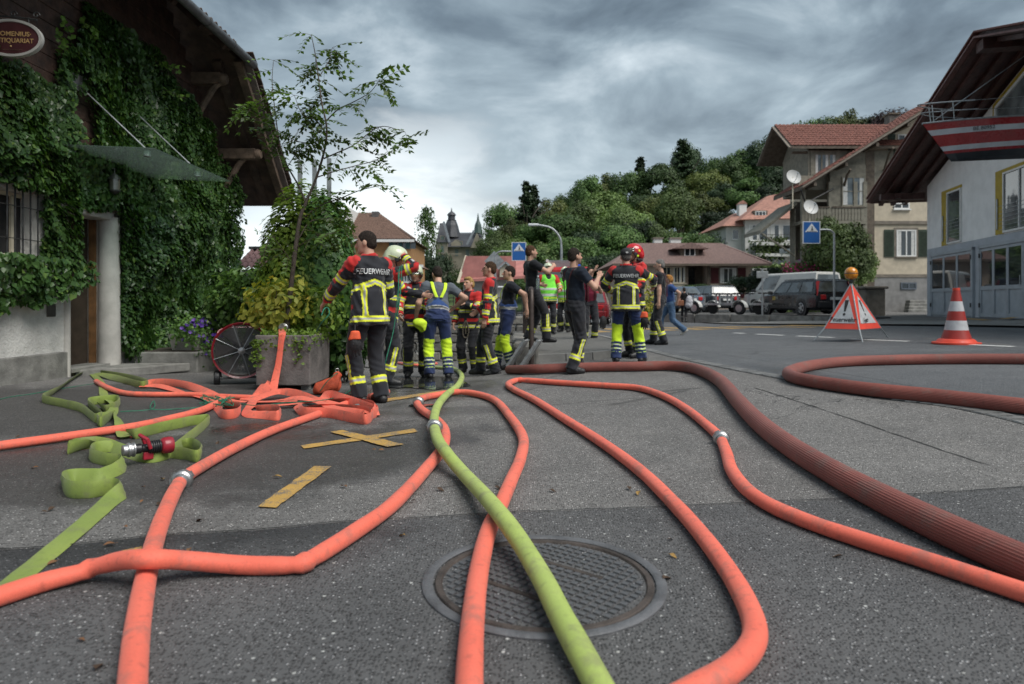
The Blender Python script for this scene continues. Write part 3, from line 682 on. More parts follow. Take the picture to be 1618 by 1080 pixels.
def cord(name, label, pts, r=.005, loops=0, cat='rope'):
    W3 = [G(p[0], p[1], (p[2] if len(p) > 2 else 0) + r) for p in pts]; S = spline(W3, 10); b = Vector(S[len(S) // 2]); b.z = float(gz(b.x, b.y))
    mb = MB(); mb.tube([Vector(p) - b for p in S], r, 6); o = mb.build(name, ROPE, None, True, loc=b); tag(o, label, cat); return o
def ropes():
    cord('rope', 'thin green cord running along the foot of the house wall', [(-30, 640), (10, 628), (50, 622), (95, 614), (160, 604)], .004)
    rng = random.Random(4); pts = [(190, 650), (240, 646), (243, 633, .03), (240, 646, .02), (290, 645), (330, 640)]
    for k in range(26): pts.append((345 + rng.uniform(-32, 26), 633 + rng.uniform(-10, 11), rng.uniform(.02, .09)))
    cord('rope', 'tangled green cord knotted over the orange hoses', pts, .0042)
    pts = [(336, 630, .06), (400, 640, .07), (450, 636, .08), (500, 633, .09), (530, 628, .05), (545, 622, .02), (560, 612, .02)]
    cord('rope', 'green cord lying along the heap of flat orange hose', pts, .004)
ropes()
# ---------------------------------------------------------------- people: one smooth body surface grown from a posed skeleton
A3 = lambda v: np.array(v, float)
def cap(a, b, ra, rb=None, flat=False, k=.02, fr=None, sc=None, op='add'): return dict(t='c', a=A3(a), b=A3(b), ra=ra, rb=ra if rb is None else rb, flat=flat, k=k, fr=fr, sc=sc, op=op)
def ell(c, r, Rm=None, k=.012, op='add'): return dict(t='e', c=A3(c), r=A3(r), R=np.eye(3) if Rm is None else Rm, k=k, op=op)
def plane(c, n): return dict(t='p', c=A3(c), n=A3(n) / np.linalg.norm(n), op='cut', k=0)
def pd(pr, P):
    if pr['t'] == 'c':
        a, b = pr['a'], pr['b']
        if pr['fr'] is not None:          # elliptical section: columns of fr are the axes, sc their stretch
            q = (P - a) @ pr['fr'] / pr['sc']; e = ((b - a) @ pr['fr']) / pr['sc']; mul = min(pr['sc'])
        else: q = P - a; e = b - a; mul = 1.
        L2 = max(float(e @ e), 1e-9); t0 = (q @ e) / L2; t = np.clip(t0, 0, 1)
        r = pr['ra'] + (pr['rb'] - pr['ra']) * t
        if pr['flat']:
            L = math.sqrt(L2); rad = np.linalg.norm(q - t0[..., None] * e, axis=-1) - r
            return np.maximum(rad, np.maximum(t0 - 1, -t0) * L) * mul
        return (np.linalg.norm(q - t[..., None] * e, axis=-1) - r) * mul
    if pr['t'] == 'e':
        q = ((P - pr['c']) @ pr['R']) / pr['r']; n = np.linalg.norm(q, axis=-1); g = np.linalg.norm(q / pr['r'], axis=-1)
        return n * (n - 1) / np.maximum(g, 1e-6)
    return (P - pr['c']) @ pr['n']
def pbox(pr, m):
    if pr['t'] == 'c':
        r = max(pr['ra'], pr['rb']) * (max(pr['sc']) if pr['sc'] is not None else 1); return np.minimum(pr['a'], pr['b']) - r - m, np.maximum(pr['a'], pr['b']) + r + m
    r = max(pr['r']); return pr['c'] - r - m, pr['c'] + r + m
def surf_nets(D, org, h):
    ins = D < 0; nx, ny, nz = D.shape
    c = sum(ins[i:nx - 1 + i, j:ny - 1 + j, k:nz - 1 + k].astype(np.int8) for i in (0, 1) for j in (0, 1) for k in (0, 1))
    act = (c > 0) & (c < 8); idx = np.argwhere(act); vid = -np.ones(act.shape, np.int64); vid[act] = np.arange(len(idx))
    co = [(i, j, k) for i in (0, 1) for j in (0, 1) for k in (0, 1)]
    vals = {q: D[idx[:, 0] + q[0], idx[:, 1] + q[1], idx[:, 2] + q[2]] for q in co}
    acc = np.zeros((len(idx), 3)); cnt = np.zeros(len(idx))
    for q in co:
        for ax in range(3):
            if q[ax]: continue
            w = list(q); w[ax] = 1; w = tuple(w); d0, d1 = vals[q], vals[w]; m = (d0 < 0) != (d1 < 0)
            t = np.where(m, d0 / np.where(m, d0 - d1, 1), 0); p = np.tile(A3(q), (len(idx), 1)); p[:, ax] += t
            acc[m] += p[m]; cnt[m] += 1
    V = org + (idx + acc / np.maximum(cnt, 1)[:, None]) * h; Q = []
    for ax in range(3):
        sl0 = [slice(1, -1)] * 3; sl1 = [slice(1, -1)] * 3; sl0[ax] = slice(0, -1); sl1[ax] = slice(1, None)
        a, b = ins[tuple(sl0)], ins[tuple(sl1)]; e = np.argwhere(a != b); off = np.ones(3, int); off[ax] = 0; e = e + off
        o1, o2 = [(1, 2), (2, 0), (0, 1)][ax]; d1 = np.zeros(3, int); d1[o1] = 1; d2 = np.zeros(3, int); d2[o2] = 1
        g = lambda s: vid[s[:, 0], s[:, 1], s[:, 2]]
        q = np.stack([g(e - d1 - d2), g(e - d2), g(e), g(e - d1)], -1)
        fl = ins[e[:, 0], e[:, 1], e[:, 2]]; q[~fl] = q[~fl][:, ::-1]; Q.append(q)
    Q = np.concatenate(Q); return V, Q[(Q >= 0).all(1)]
def folds(P, s):
    x, y, z = P[..., 0], P[..., 1], P[..., 2]
    a = np.sin(38 * z + 9 * np.sin(7 * x + s) + 6 * np.sin(11 * y + 2 * s)) * np.sin(17 * x + 13 * y + s * 3)
    b = np.sin(61 * z + 24 * x - 31 * y + 5 * np.sin(13 * z + s))
    return .65 * a + .35 * b
def sdf_mesh(prims, h, fold=0., seed=0.):
    add = [p for p in prims if p['op'] == 'add']; m = .03 + 2 * h
    bb = [pbox(p, m) for p in add]; lo = np.min([b[0] for b in bb], 0); hi = np.max([b[1] for b in bb], 0)
    n = np.ceil((hi - lo) / h).astype(int) + 2; D = np.full(n, 9., np.float32)
    for p in prims:
        if p['op'] == 'cut': i0, i1 = np.zeros(3, int), n
        else:
            b = pbox(p, m); i0 = np.clip(((b[0] - lo) / h).astype(int), 0, n); i1 = np.clip(((b[1] - lo) / h).astype(int) + 2, 0, n)
        if (i1 <= i0).any(): continue
        ax = [lo[k] + h * np.arange(i0[k], i1[k]) for k in range(3)]; P = np.stack(np.meshgrid(*ax, indexing='ij'), -1)
        sl = tuple(slice(i0[k], i1[k]) for k in range(3)); d = pd(p, P); o = D[sl]; k = p['k']
        if p['op'] == 'add':
            if fold: d = d + fold * folds(P, seed)
            t = np.clip(.5 + .5 * (o - d) / k, 0, 1); D[sl] = np.where(o > 5, d, o * (1 - t) + d * t - k * t * (1 - t))
        else:
            d = -d if p['op'] == 'sub' else d
            if k: t = np.clip(.5 - .5 * (o - d) / k, 0, 1); D[sl] = o * (1 - t) + d * t + k * t * (1 - t)
            else: D[sl] = np.maximum(o, d)
    return surf_nets(D, lo, h)
def rot(ax, deg):
    c, s = math.cos(R(deg)), math.sin(R(deg))
    return A3({'x': [[1, 0, 0], [0, c, -s], [0, s, c]], 'y': [[c, 0, s], [0, 1, 0], [-s, 0, c]], 'z': [[c, -s, 0], [s, c, 0], [0, 0, 1]]}[ax])
def ik(a, b, l1, l2, pole):
    a, b, pole = A3(a), A3(b), A3(pole); d = b - a; L = np.linalg.norm(d); Lm = min(L, (l1 + l2) * .999)
    if L > Lm: b = a + d / L * Lm; d = b - a; L = Lm
    x = (l1 * l1 - l2 * l2 + L * L) / (2 * L); y = math.sqrt(max(l1 * l1 - x * x, 0)); u = d / L
    p = pole - u * (pole @ u); p = p / max(np.linalg.norm(p), 1e-6); return a + u * x + p * y, b
def bone(P, a, b):
    e = b - a; t = ((P - a) @ e) / (e @ e); tc = np.clip(t, 0, 1); q = P - a - tc[:, None] * e; return t, np.linalg.norm(q, axis=1), q
BLK = A3((.017, .018, .023)); RED = A3((.48, .022, .020)); YELW = A3((.74, .78, .04)); SILV = A3((.40, .40, .39)); NAVY = A3((.018, .032, .095)); NEON = A3((.58, .80, .03)); NEONG = A3((.20, .74, .07)); WHITE = A3((.6, .6, .6))
def put(C, m, c): C[m] = c
def band(C, x, w, mask, hv=YELW):
    "fluorescent band with a silver reflex strip along its middle"
    C[mask & (np.abs(x) < w)] = hv; C[mask & (np.abs(x) < w * .36)] = SILV
NPEOPLE = [0]
def person(label, at, H=1.8, yaw=0., lean=0., side=0., twist=0., head=(0., 0.), hands=None, poles=None, feet=None, drop=0., top='jacket', bottom='black', topcol=(.02, .022, .03), headgear=None, hair=(.03, .02, .015), hairlen=0, skin=(.50, .29, .205), beard=0., h=.0105, letter=False, strap=None, cap_col=None, glasses=False, group='firefighters standing on the yard', fingers=(20, 20), shorts=False, palm=(None, None), fat=1.0, shoe=None):
    NPEOPLE[0] += 1; seed = NPEOPLE[0] * 1.7
    root = thing('person', label, 'person', at, R(yaw), group); root.scale = (H / 1.8,) * 3
    hands = hands or {}; poles = poles or {}; feet = feet or {}
    # --- skeleton
    pz = .935 - drop; pel = A3((0, 0, pz)); Rt = rot('z', twist) @ rot('y', side) @ rot('x', -lean)
    T = lambda x, y, z: pel + Rt @ A3((x, y, z))
    J = {}
    for s, n in ((-1, 'L'), (1, 'R')):
        J['hip' + n] = pel + rot('z', twist * .3) @ A3((s * .095, 0, -.01))
        fx, fy, fz, fyaw = feet.get(n, (s * .12, 0., 0., -s * 8)); J['ank' + n] = A3((fx, fy, .10 + fz)); J['fy' + n] = fyaw; J['fz' + n] = fz
        kp = rot('z', fyaw) @ A3((0, 1, 0)); J['kne' + n], J['ank' + n] = ik(J['hip' + n], J['ank' + n], .43, .42, kp)
        J['sho' + n] = T(s * .185, -.012, .495)
        tgt = hands.get(n, (s * .27, .06, .86)); pole = poles.get(n, (s * .5, -1., -.2)); J['elb' + n], J['wri' + n] = ik(J['sho' + n], tgt, .295, .255, pole)
    nb = T(0, -.02, .535); Rh = rot('z', twist + head[0]) @ rot('x', head[1] - lean * .35); hc = nb + Rt @ A3((0, .015, .07)) + Rh @ A3((0, .02, .105))
    Hd = lambda x, y, z: hc + Rh @ A3((x, y, z)); TX = A3((1., .70, 1.))
    # --- the body: torso, neck, head, arms and hands in one surface
    B = [cap(T(0, 0, .08), T(0, .01, .34), .105, .125, k=.03, fr=Rt, sc=TX), cap(T(-.12, -.01, .45), T(.12, -.01, .45), .045, k=.03), cap(T(0, -.015, .44), T(0, -.012, .50), .085, .062, k=.03, fr=Rt, sc=TX)]
    B += [cap(nb, Hd(0, -.018, -.07), .060, .054, k=.02), ell(hc + Rh @ A3((0, -.012, .022)), (.075, .095, .098), Rh), ell(Hd(0, .018, -.022), (.066, .074, .082), Rh, .02), ell(Hd(0, .036, -.072), (.050, .052, .042), Rh, .02), ell(Hd(0, .074, -.098), (.022, .018, .016), Rh, .016),
          cap(Hd(0, .088, .012), Hd(0, .112, -.030), .008, .0135, k=.010), ell(Hd(0, .102, -.036), (.019, .012, .009), Rh, .008), ell(Hd(.03, .080, .026), (.026, .013, .010), Rh, .014), ell(Hd(-.03, .080, .026), (.026, .013, .010), Rh, .014),
          ell(Hd(.076, -.008, -.008), (.010, .021, .032), Rh, .006), ell(Hd(-.076, -.008, -.008), (.010, .021, .032), Rh, .006), ell(Hd(0, .088, -.064), (.023, .011, .009), Rh, .006),
          ell(Hd(.031, .098, .003), (.017, .014, .011), Rh, .010, 'sub'), ell(Hd(-.031, .098, .003), (.017, .014, .011), Rh, .010, 'sub')]
    for s, n in ((-1, 'L'), (1, 'R')):
        sh, el, wr = J['sho' + n], J['elb' + n], J['wri' + n]; B += [cap(sh, el, .046, .043, k=.02), cap(el, wr, .044, .029, k=.02), cap(el + (wr - el) * .1, el + (wr - el) * .4, .043, .040, k=.02)]
        d = (wr - el) / np.linalg.norm(wr - el); pn = palm[0 if s < 0 else 1]
        pn = A3(pn) if pn is not None else A3((-s, 0, -.15)); pn = pn - d * (pn @ d); pn /= max(np.linalg.norm(pn), 1e-6); sd_ = np.cross(d, pn) * 1.   # side axis across the palm
        up_ = A3((0, .6, .8)); sd_ = sd_ if sd_ @ up_ > 0 else -sd_      # thumb side
        B += [cap(wr + d * .015 + sd_ * .016, wr + d * .078 + sd_ * .022, .017, .015, k=.014), cap(wr + d * .015 - sd_ * .016, wr + d * .074 - sd_ * .024, .016, .013, k=.014), cap(wr + d * .02, wr + d * .078, .018, .015, k=.014)]
        cu = fingers[0 if s < 0 else 1]
        for f, (o, ln) in enumerate(((.029, .070), (.0095, .078), (-.010, .073), (-.028, .056))):
            a0 = wr + d * .080 + sd_ * o; c1 = R(cu + f * 5); c2 = R(cu * 2.1 + f * 6); sp = sd_ * (o * .45)
            a1 = a0 + (d * math.cos(c1) + pn * math.sin(c1) + sp) * ln * .52; a2 = a1 + (d * math.cos(c2) + pn * math.sin(c2)) * ln * .5
            B += [cap(a0, a1, .0098, .0088, k=.003), cap(a1, a2, .0088, .0072, k=.003)]
        t0 = wr + d * .028 + sd_ * .026; t1 = t0 + (d * .55 + sd_ * .75 + pn * .25) * .040; t2 = t1 + (d * .85 + sd_ * .25 + pn * .4) * .032; B += [cap(t0, t1, .014, .011, k=.008), cap(t1, t2, .0105, .008, k=.003)]
    V, Q = sdf_mesh(B, .0072 if h < .0115 else .0085)
    q = (V - hc) @ Rh; C = np.tile(A3(skin), (len(V), 1))
    hd = np.linalg.norm(q, axis=1) < .2; C[hd & (np.linalg.norm(q - A3((0, .10, -.02)), axis=1) < .05)] *= A3((1.08, .93, .9))
    lip = hd & (np.abs(q[:, 2] + .064) < .008) & (np.abs(q[:, 0]) < .022) & (q[:, 1] > .075); C[lip] = A3(skin) * A3((.80, .52, .5))
    if beard: mk = hd & (q[:, 2] < -.035) & (q[:, 1] > -.03) & ~lip & (q[:, 2] > -.14); C[mk] = C[mk] * (1 - beard) + A3(hair) * beard
    for s in (-1, 1):
        C[hd & (np.abs(q[:, 0] - s * .031) < .022) & (np.abs(q[:, 2] - .027) < .0055) & (q[:, 1] > .06)] = A3(hair) * 1.2
        e = np.linalg.norm((q - A3((s * .031, .084, .004))) * A3((1, .8, 1.5)), axis=1); C[hd & (e < .013)] = (.42, .38, .35); C[hd & (e < .0075)] = (.03, .025, .02)
    np_mesh('body', V, Q, M['skin'], root, True, C)
    if glasses:
        mb = MB()
        for s in (-1, 1):
            mb.tube([Vector(Hd(s * .032 + .023 * math.cos(a), .108 - .004 * abs(math.cos(a)), .004 + .016 * math.sin(a))) for a in np.linspace(0, 2 * math.pi, 15)], .0022, 5); mb.tube([Vector(Hd(s * .055, .102, .008)), Vector(Hd(s * .078, .05, .010)), Vector(Hd(s * .08, -.01, .006))], .002, 5)
        mb.tube([Vector(Hd(-.01, .115, .006)), Vector(Hd(.01, .115, .006))], .002, 5); mb.build('glasses', M['black_plastic'], root, True)
    # --- trousers, feet
    if bottom:
        W_ = 1.0 if not shorts else .8; Pz = [cap(pel + A3((0, 0, .10)), pel + A3((0, 0, -.06)), .155 * fat, .165 * fat, flat=True, k=.03, fr=np.eye(3), sc=A3((1, .78, 1)))]
        for s, n in ((-1, 'L'), (1, 'R')):
            hp, kn, an = J['hip' + n], J['kne' + n], J['ank' + n]; lowd = (an - kn) / np.linalg.norm(an - kn); end = an + lowd * (.035 if not shorts else -.20)
            Pz += [cap(hp, kn, .108 * W_, .080 * W_, k=.03), cap(kn, end, .080 * W_, .082 * W_, flat=True, k=.03)]
        V, Q = sdf_mesh(Pz, h, .0085, seed); C = np.tile(BLK if bottom != 'neon' else NAVY, (len(V), 1))
        if bottom == 'jeans': C[:] = (.06, .11, .19)
        if bottom == 'plain': C[:] = (.015, .015, .018)
        for s, n in ((-1, 'L'), (1, 'R')):
            hp, kn, an = J['hip' + n], J['kne' + n], J['ank' + n]; t, dist, qv = bone(V, kn, an); fwd = rot('z', J['fy' + n]) @ A3((0, 1, 0)); out = rot('z', J['fy' + n]) @ A3((s, 0, 0))
            other = bone(V, J['kne' + ('R' if s < 0 else 'L')], J['ank' + ('R' if s < 0 else 'L')])[1]; near = (dist < other) & (dist < .14)
            th, td, tq = bone(V, hp, kn); lowr = near & (td > dist - .02) & (t > -.3)
            if bottom == 'black':
                kpad = near & (np.abs(t - .02) < .20) & ((qv @ fwd) > .03); C[kpad] = (.026, .026, .030)
                sx = qv @ fwd - .018; m = near & (t > .02) & (t < .60) & ((qv @ out) > 0); band(C, sx, .026, m); band(C, (t - .66) * .42, .036, near & (t > .4))
                pk = (np.abs(th - .62) < .16) & (td < .13) & ((tq @ out) > .055) & (np.abs(tq @ fwd) < .07); C[pk] = (.013, .013, .016)
            elif bottom == 'neon':
                zig = t + .10 + .22 * ((qv @ out) > 0) * np.abs(qv @ fwd) / .08
                m = near & (zig > -.05); C[m] = NEON
                for c0 in (.52, .66, .80): m = near & (np.abs(t - c0) < .045); C[m] = NAVY; C[near & (np.abs(t - c0 - .07) < .016)] = SILV * 1.3
                C[near & (t > .86)] = NAVY
        np_mesh('trousers', V, Q, M['cloth'], root, True, C)
    for s, n in ((-1, 'L'), (1, 'R')):
        an = J['ank' + n]; kn = J['kne' + n]; Rf = rot('z', J['fy' + n]) @ rot('x', 0 if J['fz' + n] < .06 else -32); fo = lambda x, y, z: an + Rf @ A3((x, y, z))
        sc = .8 if shoe else 1.
        Bt = [cap(an + (kn - an) / np.linalg.norm(kn - an) * .10, an, .060 * sc, .056 * sc, k=.02), cap(fo(0, -.045, -.055), fo(0, .15, -.062), .046 * sc, .042 * sc, k=.025), cap(fo(0, 0, -.02), fo(0, .09, -.045), .050 * sc, .046 * sc, k=.025), dict(plane(fo(0, 0, -.099), -(Rf @ A3((0, 0, 1)))))]
        Bt[-1]['n'] = -(Rf @ A3((0, 0, 1)))
        V, Q = sdf_mesh(Bt, h * .95); o = np_mesh('boot' if not shoe else 'shoe', V, Q, M['boot'] if not shoe else mat('pale_shoe', (.42, .40, .36), .7), root, True)
    # --- upper garment
    Tq = lambda P: (P - pel) @ Rt
    jk = None
    if top in ('jacket', 'vest', 'jacket_red'):
        Pz = [cap(T(0, .005, -.135), T(0, .01, .20), .212 * fat, .176 * fat, flat=True, k=.03, fr=Rt, sc=A3((1, .76, 1))), cap(T(0, .01, .15), T(0, 0, .40), .176 * fat, .170, k=.04, fr=Rt, sc=A3((1, .70, 1))), cap(T(-.155, -.015, .465), T(.155, -.015, .465), .082, k=.05), cap(T(0, -.02, .49), T(0, -.008, .585), .092, .088, flat=True, k=.02, fr=Rt, sc=A3((1, .95, 1)))]
        for n in 'LR':
            sh, el, wr = J['sho' + n], J['elb' + n], J['wri' + n]; Pz += [cap(sh, el, .076, .064, k=.035), cap(el, wr - (wr - el) * .02, .064, .053, flat=True, k=.03)]
        V, Q = sdf_mesh(Pz, h, .0085, seed); C = np.tile(BLK, (len(V), 1)); q = Tq(V); xs, ys, zs = q.T
        arm = np.zeros(len(V), bool); ad = np.minimum.reduce([bone(V, J['sho' + n], J['elb' + n])[1] for n in 'LR'] + [bone(V, J['elb' + n], J['wri' + n])[1] for n in 'LR'])
        tor = (np.abs(xs) < .215) & ((ad > .086) | (np.abs(xs) < .13) | ((zs < .30) & (ad > .076))) & (zs < .60)
        back = ys < 0
        C[(zs > .475) & (np.abs(xs) > .125) & (ys > -.035)] = RED; C[~back & (zs > .40) & (np.abs(xs) > .06)] = RED
        arch = zs - (.235 + .07 * (1 - np.abs(xs) / .2)); band(C, arch, .030, tor & back); band(C, np.abs(xs) - .118, .022, tor & back & (arch < .01) & (zs > -.07)); band(C, zs + .07, .030, tor)
        band(C, zs - .20, .030, tor & ~back); C[tor & ~back & (np.abs(zs - .045) < .032) & (np.abs(xs) > .03)] = RED; C[tor & ~back & (np.abs(xs) < .009)] = (.012, .012, .014)
        C[(zs > .555) & (np.abs(xs) < .12)] = BLK; C[(zs > .572) & (np.abs(xs) < .12)] = RED
        for n in 'LR':
            sh, el, wr = J['sho' + n], J['elb' + n], J['wri' + n]; t, d1, q1 = bone(V, sh, el); t2, d2, q2 = bone(V, el, wr)
            m1 = ~tor & (d1 <= d2) & (d1 < .12); m2 = ~tor & (d2 < d1) & (d2 < .11)
            C[m1 & (t < .95)] = RED; C[m1 & (t > .2) & (q1 @ (Rt @ A3((0, 1, 0))) < -.022)] = BLK; band(C, (t - .72) * .295, .034, m1)
            C[m2] = BLK; C[m2 & (t2 > .08) & (t2 < .42) & (np.sin(np.arctan2(q2 @ Rt[:, 1], q2 @ Rt[:, 2]) * 3) > .2)] = RED; C[m2 & (np.abs(t2 - .25) < .10) & ((q2 @ Rt[:, 2]) > .045)] = WHITE * .7
            band(C, (t2 - .62) * .255, .034, m2); C[m2 & (t2 > .86)] = RED
        jk = np_mesh('jacket', V, Q, M['cloth'], root, True, C)
        if top == 'vest':
            Pz = [cap(T(0, .005, -.06), T(0, .01, .22), .213 * fat, .206 * fat, flat=True, k=.03, fr=Rt, sc=A3((1, .74, 1))), cap(T(0, .01, .2), T(0, 0, .40), .206 * fat, .190, k=.04, fr=Rt, sc=A3((1, .72, 1))), cap(T(-.14, -.015, .475), T(.14, -.015, .475), .088, k=.05), ell(T(0, .10, .56), (.07, .12, .11), Rt, .02, 'sub')]
            V, Q = sdf_mesh(Pz, h, .004, seed + 3); C = np.tile(NEONG, (len(V), 1)); zs = Tq(V)[:, 2]; C[np.abs(zs - .20) < .028] = SILV * 1.5; C[np.abs(zs - .05) < .028] = SILV * 1.5; C[np.abs(zs + .02) < .015] = YELW
            np_mesh('safety_vest', V, Q, M['cloth'], root, True, C)
    elif top in ('tshirt', 'dungaree'):
        bt = -.06 if top == 'tshirt' else -.02
        Pz = [cap(T(0, .005, bt), T(0, .012, .22), .162 * fat, .160 * fat, flat=True, k=.03, fr=Rt, sc=A3((1, .72, 1))), cap(T(0, .012, .18), T(0, 0, .40), .160 * fat, .158, k=.04, fr=Rt, sc=A3((1, .70, 1))), cap(T(-.155, -.015, .468), T(.155, -.015, .468), .072, k=.05), cap(T(0, -.018, .48), T(0, -.012, .548), .082, .072, flat=True, k=.02, fr=Rt, sc=A3((1, .95, 1)))]
        for n in 'LR':
            sh, el = J['sho' + n], J['elb' + n]; Pz += [cap(sh, sh + (el - sh) * .64, .076, .066, flat=True, k=.035), ell(sh, (.074, .074, .074), k=.035)]
        V, Q = sdf_mesh(Pz, h * .95, .0045, seed); jk = np_mesh('t_shirt', V, Q, M['cotton'], root, True, np.tile(A3(topcol), (len(V), 1)))
        if top == 'dungaree':
            Pz = [cap(T(0, .005, -.08), T(0, .008, .17), .182 * fat, .176 * fat, flat=True, k=.03, fr=Rt, sc=A3((1, .74, 1))), cap(T(0, .008, .13), T(0, .0, .285), .176 * fat, .105, flat=True, k=.03, fr=Rt, sc=A3((1, .98, 1)))]
            V, Q = sdf_mesh(Pz, h, .005, seed + 1); C = np.tile(A3((.022, .06, .19)), (len(V), 1)); zs = Tq(V)[:, 2]; C[np.abs(zs - .115) < .022] = SILV * 1.2; C[zs < .09] = NAVY
            np_mesh('dungaree_bib', V, Q, M['cloth'], root, True, C)
            strap = strap or 'neon'
        if strap:
            for s in (-1, 1):
                if strap == 'neon': pts = [(.035, -.135, .27), (.085, -.135, .40), (.105, -.095, .51), (.105, -.02, .555), (.10, .07, .51), (.09, .135, .36), (.085, .135, .27)]
                else: pts = [(.03, -.14, .06), (.05, -.133, .25), (.085, -.128, .40), (.10, -.09, .51), (.10, -.02, .552), (.095, .07, .51), (.085, .137, .36), (.085, .137, .06)]
                S = spline([T(s * x, y * 1.02, z) for x, y, z in pts], 6); mb = MB(); rs = []
                for i, p in enumerate(S):
                    d = Vector(S[min(i + 1, len(S) - 1)] - S[max(i - 1, 0)]).normalized(); ax = Vector(Rt @ A3((1, 0, 0))); nn = d.cross(ax).normalized(); p = Vector(p); q = .024 if strap == 'neon' else .014; rs.append([p - ax * q, p - nn * .006, p + ax * q, p + nn * .006])
                mb.rings(rs); mb.build('strap', mat('neon_strap', tuple(NEON), .7, .1) if strap == 'neon' else mat('red_black_strap', (.05, .006, .008), .7, .6, 30), root)
    if letter:
        me_v = [v.co[:] for v in jk.data.vertices]; bvh = BVHTree.FromPolygons(me_v, [p.vertices[:] for p in jk.data.polygons])
        tx = text_mesh('lettering', 'FEUERWEHR', .074, M['print_white'], jk, (0, 0, 0), (0, 0, 0), .001)
        bm = bmesh.new(); bm.from_mesh(tx.data); bmesh.ops.triangulate(bm, faces=bm.faces); wid = max(v.co.x for v in bm.verts) - min(v.co.x for v in bm.verts); fs = .39 / wid
        dr = Vector(Rt @ A3((0, 1, 0)))
        for v in bm.verts:
            o = Vector(T(v.co.x * fs, -.5, .405 + v.co.y * 1.05)); hit = bvh.ray_cast(o, dr); dz = v.co.z
            v.co = (hit[0] if hit[0] else o + dr * .35) - dr * (.009 + dz)
        bm.to_mesh(tx.data); bm.free()
    # --- hair, helmets, caps
    if headgear is None or headgear in ('cap',):
        Hh = [ell(Hd(0, -.015, .030), (.0785, .0975, .098), Rh), ell(Hd(0, -.055, -.02), (.066, .054, .055), Rh, .02)]
        if hairlen: Hh += [ell(Hd(0, -.075, -.02), (.075, .055, .085), Rh, .03), ell(Hd(0, .03, .085), (.07, .055, .035), Rh, .02)]
        if hairlen > 1: Hh += [ell(Hd(.06, -.01, -.03), (.03, .05, .07), Rh, .02), ell(Hd(-.06, -.01, -.03), (.03, .05, .07), Rh, .02)]
        Hh += [ell(Hd(0, .108, -.030), (.20, .086, .105), Rh, .010, 'sub'), ell(Hd(.085, .03, -.06), (.04, .05, .055), Rh, .008, 'sub'), ell(Hd(-.085, .03, -.06), (.04, .05, .055), Rh, .008, 'sub'), dict(plane(Hd(0, 0, -.085 if not hairlen else -.12), -Rh[:, 2]))]
        Hh[-1]['n'] = -Rh[:, 2]
        V, Q = sdf_mesh(Hh, .0062, .0028, seed * 3); np_mesh('hair', V, Q, mat('hair_%.3f' % (hair[0] + NPEOPLE[0] * .001), hair, .85, .5, 70, .9, 160, spec=.2), root, True)
    if headgear == 'cap':
        Hh = [ell(Hd(0, -.012, .045), (.090, .110, .090), Rh), dict(plane(Hd(0, 0, .022), -Rh[:, 2]))]; Hh[-1]['n'] = -Rh[:, 2]
        V, Q = sdf_mesh(Hh, .007); np_mesh('cap', V, Q, mat('cap_cloth', (.016, .016, .018), .85, .3, 20, .3, 120), root, True)
        mb = MB(); top_ = [Hd(.078 * math.sin(a), .085 + .085 * math.cos(a), .028 - .012 * abs(math.sin(a))) for a in np.linspace(-1.5, 1.5, 13)]; mb.prism([Vector(p) for p in top_], Vector(Rh @ A3((0, 0, .005)))); mb.build('cap_peak', MATS['cap_cloth'], root)
        mb = MB(); mb.prism([Vector(Hd(.022 * math.cos(a), -.122, .062 + .012 * math.sin(a))) for a in np.linspace(0, 2 * math.pi, 13)[:-1]], Vector(Rh @ A3((0, .012, 0)))); mb.build('cap_badge', M['silver'], root)
    if headgear in ('pale', 'red'):
        hm = M['helm_pale'] if headgear == 'pale' else M['helm_red']
        Hh = [ell(Hd(0, -.012, .040), (.116, .146, .122), Rh, .01), ell(Hd(0, -.012, .10), (.030, .13, .070), Rh, .02), ell(Hd(0, -.10, -.02), (.10, .07, .09), Rh, .03), ell(Hd(0, .12, -.05), (.14, .13, .115), Rh, .006, 'sub'), ell(Hd(0, 0, -.02), (.090, .115, .12), Rh, .004, 'sub'), dict(plane(Hd(0, 0, -.085), -Rh[:, 2]))]; Hh[-1]['n'] = -Rh[:, 2]
        V, Q = sdf_mesh(Hh, .0075); hel = np_mesh('helmet', V, Q, hm, root, True)
        mb = MB(); a = np.linspace(-1.25, 1.25, 15); rs = []
        for (z, r1, r2) in ((.035, .122, .150), (.0, .128, .160)) if headgear == 'pale' else ((.10, .112, .145), (.055, .128, .17), (.02, .135, .185)):
            rs.append([Vector(Hd(r1 * math.sin(t), -.012 + r2 * math.cos(t), z)) for t in a])
        for r0, r1 in zip(rs, rs[1:]):
            i = mb.addv(r0); j = mb.addv(r1)
            for k in range(14): mb.face((i + k, i + k + 1, j + k + 1, j + k))
        v_ = mb.build('visor', M['visor'] if headgear == 'red' else M['visor'], hel, True)
        sm = v_.modifiers.new('s', 'SOLIDIFY'); sm.thickness = .003
        for s in (-1, 1):
            mb = MB(); c = Hd(s * .112, .02, -.01); mb.lathe([(.0, -.006), (.030, -.006), (.034, 0), (.026, .008), (0, .010)], 14, Vector(c), Vector(Rh @ A3((s, 0, 0)))); mb.build('visor_hinge', M['black_plastic'], hel, True)
            mb = MB(); mb.tube([Vector(Hd(s * .10, .01, -.04)), Vector(Hd(s * .085, .04, -.09)), Vector(Hd(s * .04, .07, -.118)), Vector(Hd(0, .078, -.122))], .009, 6); mb.build('chin_strap', M['black_plastic'], hel, True)
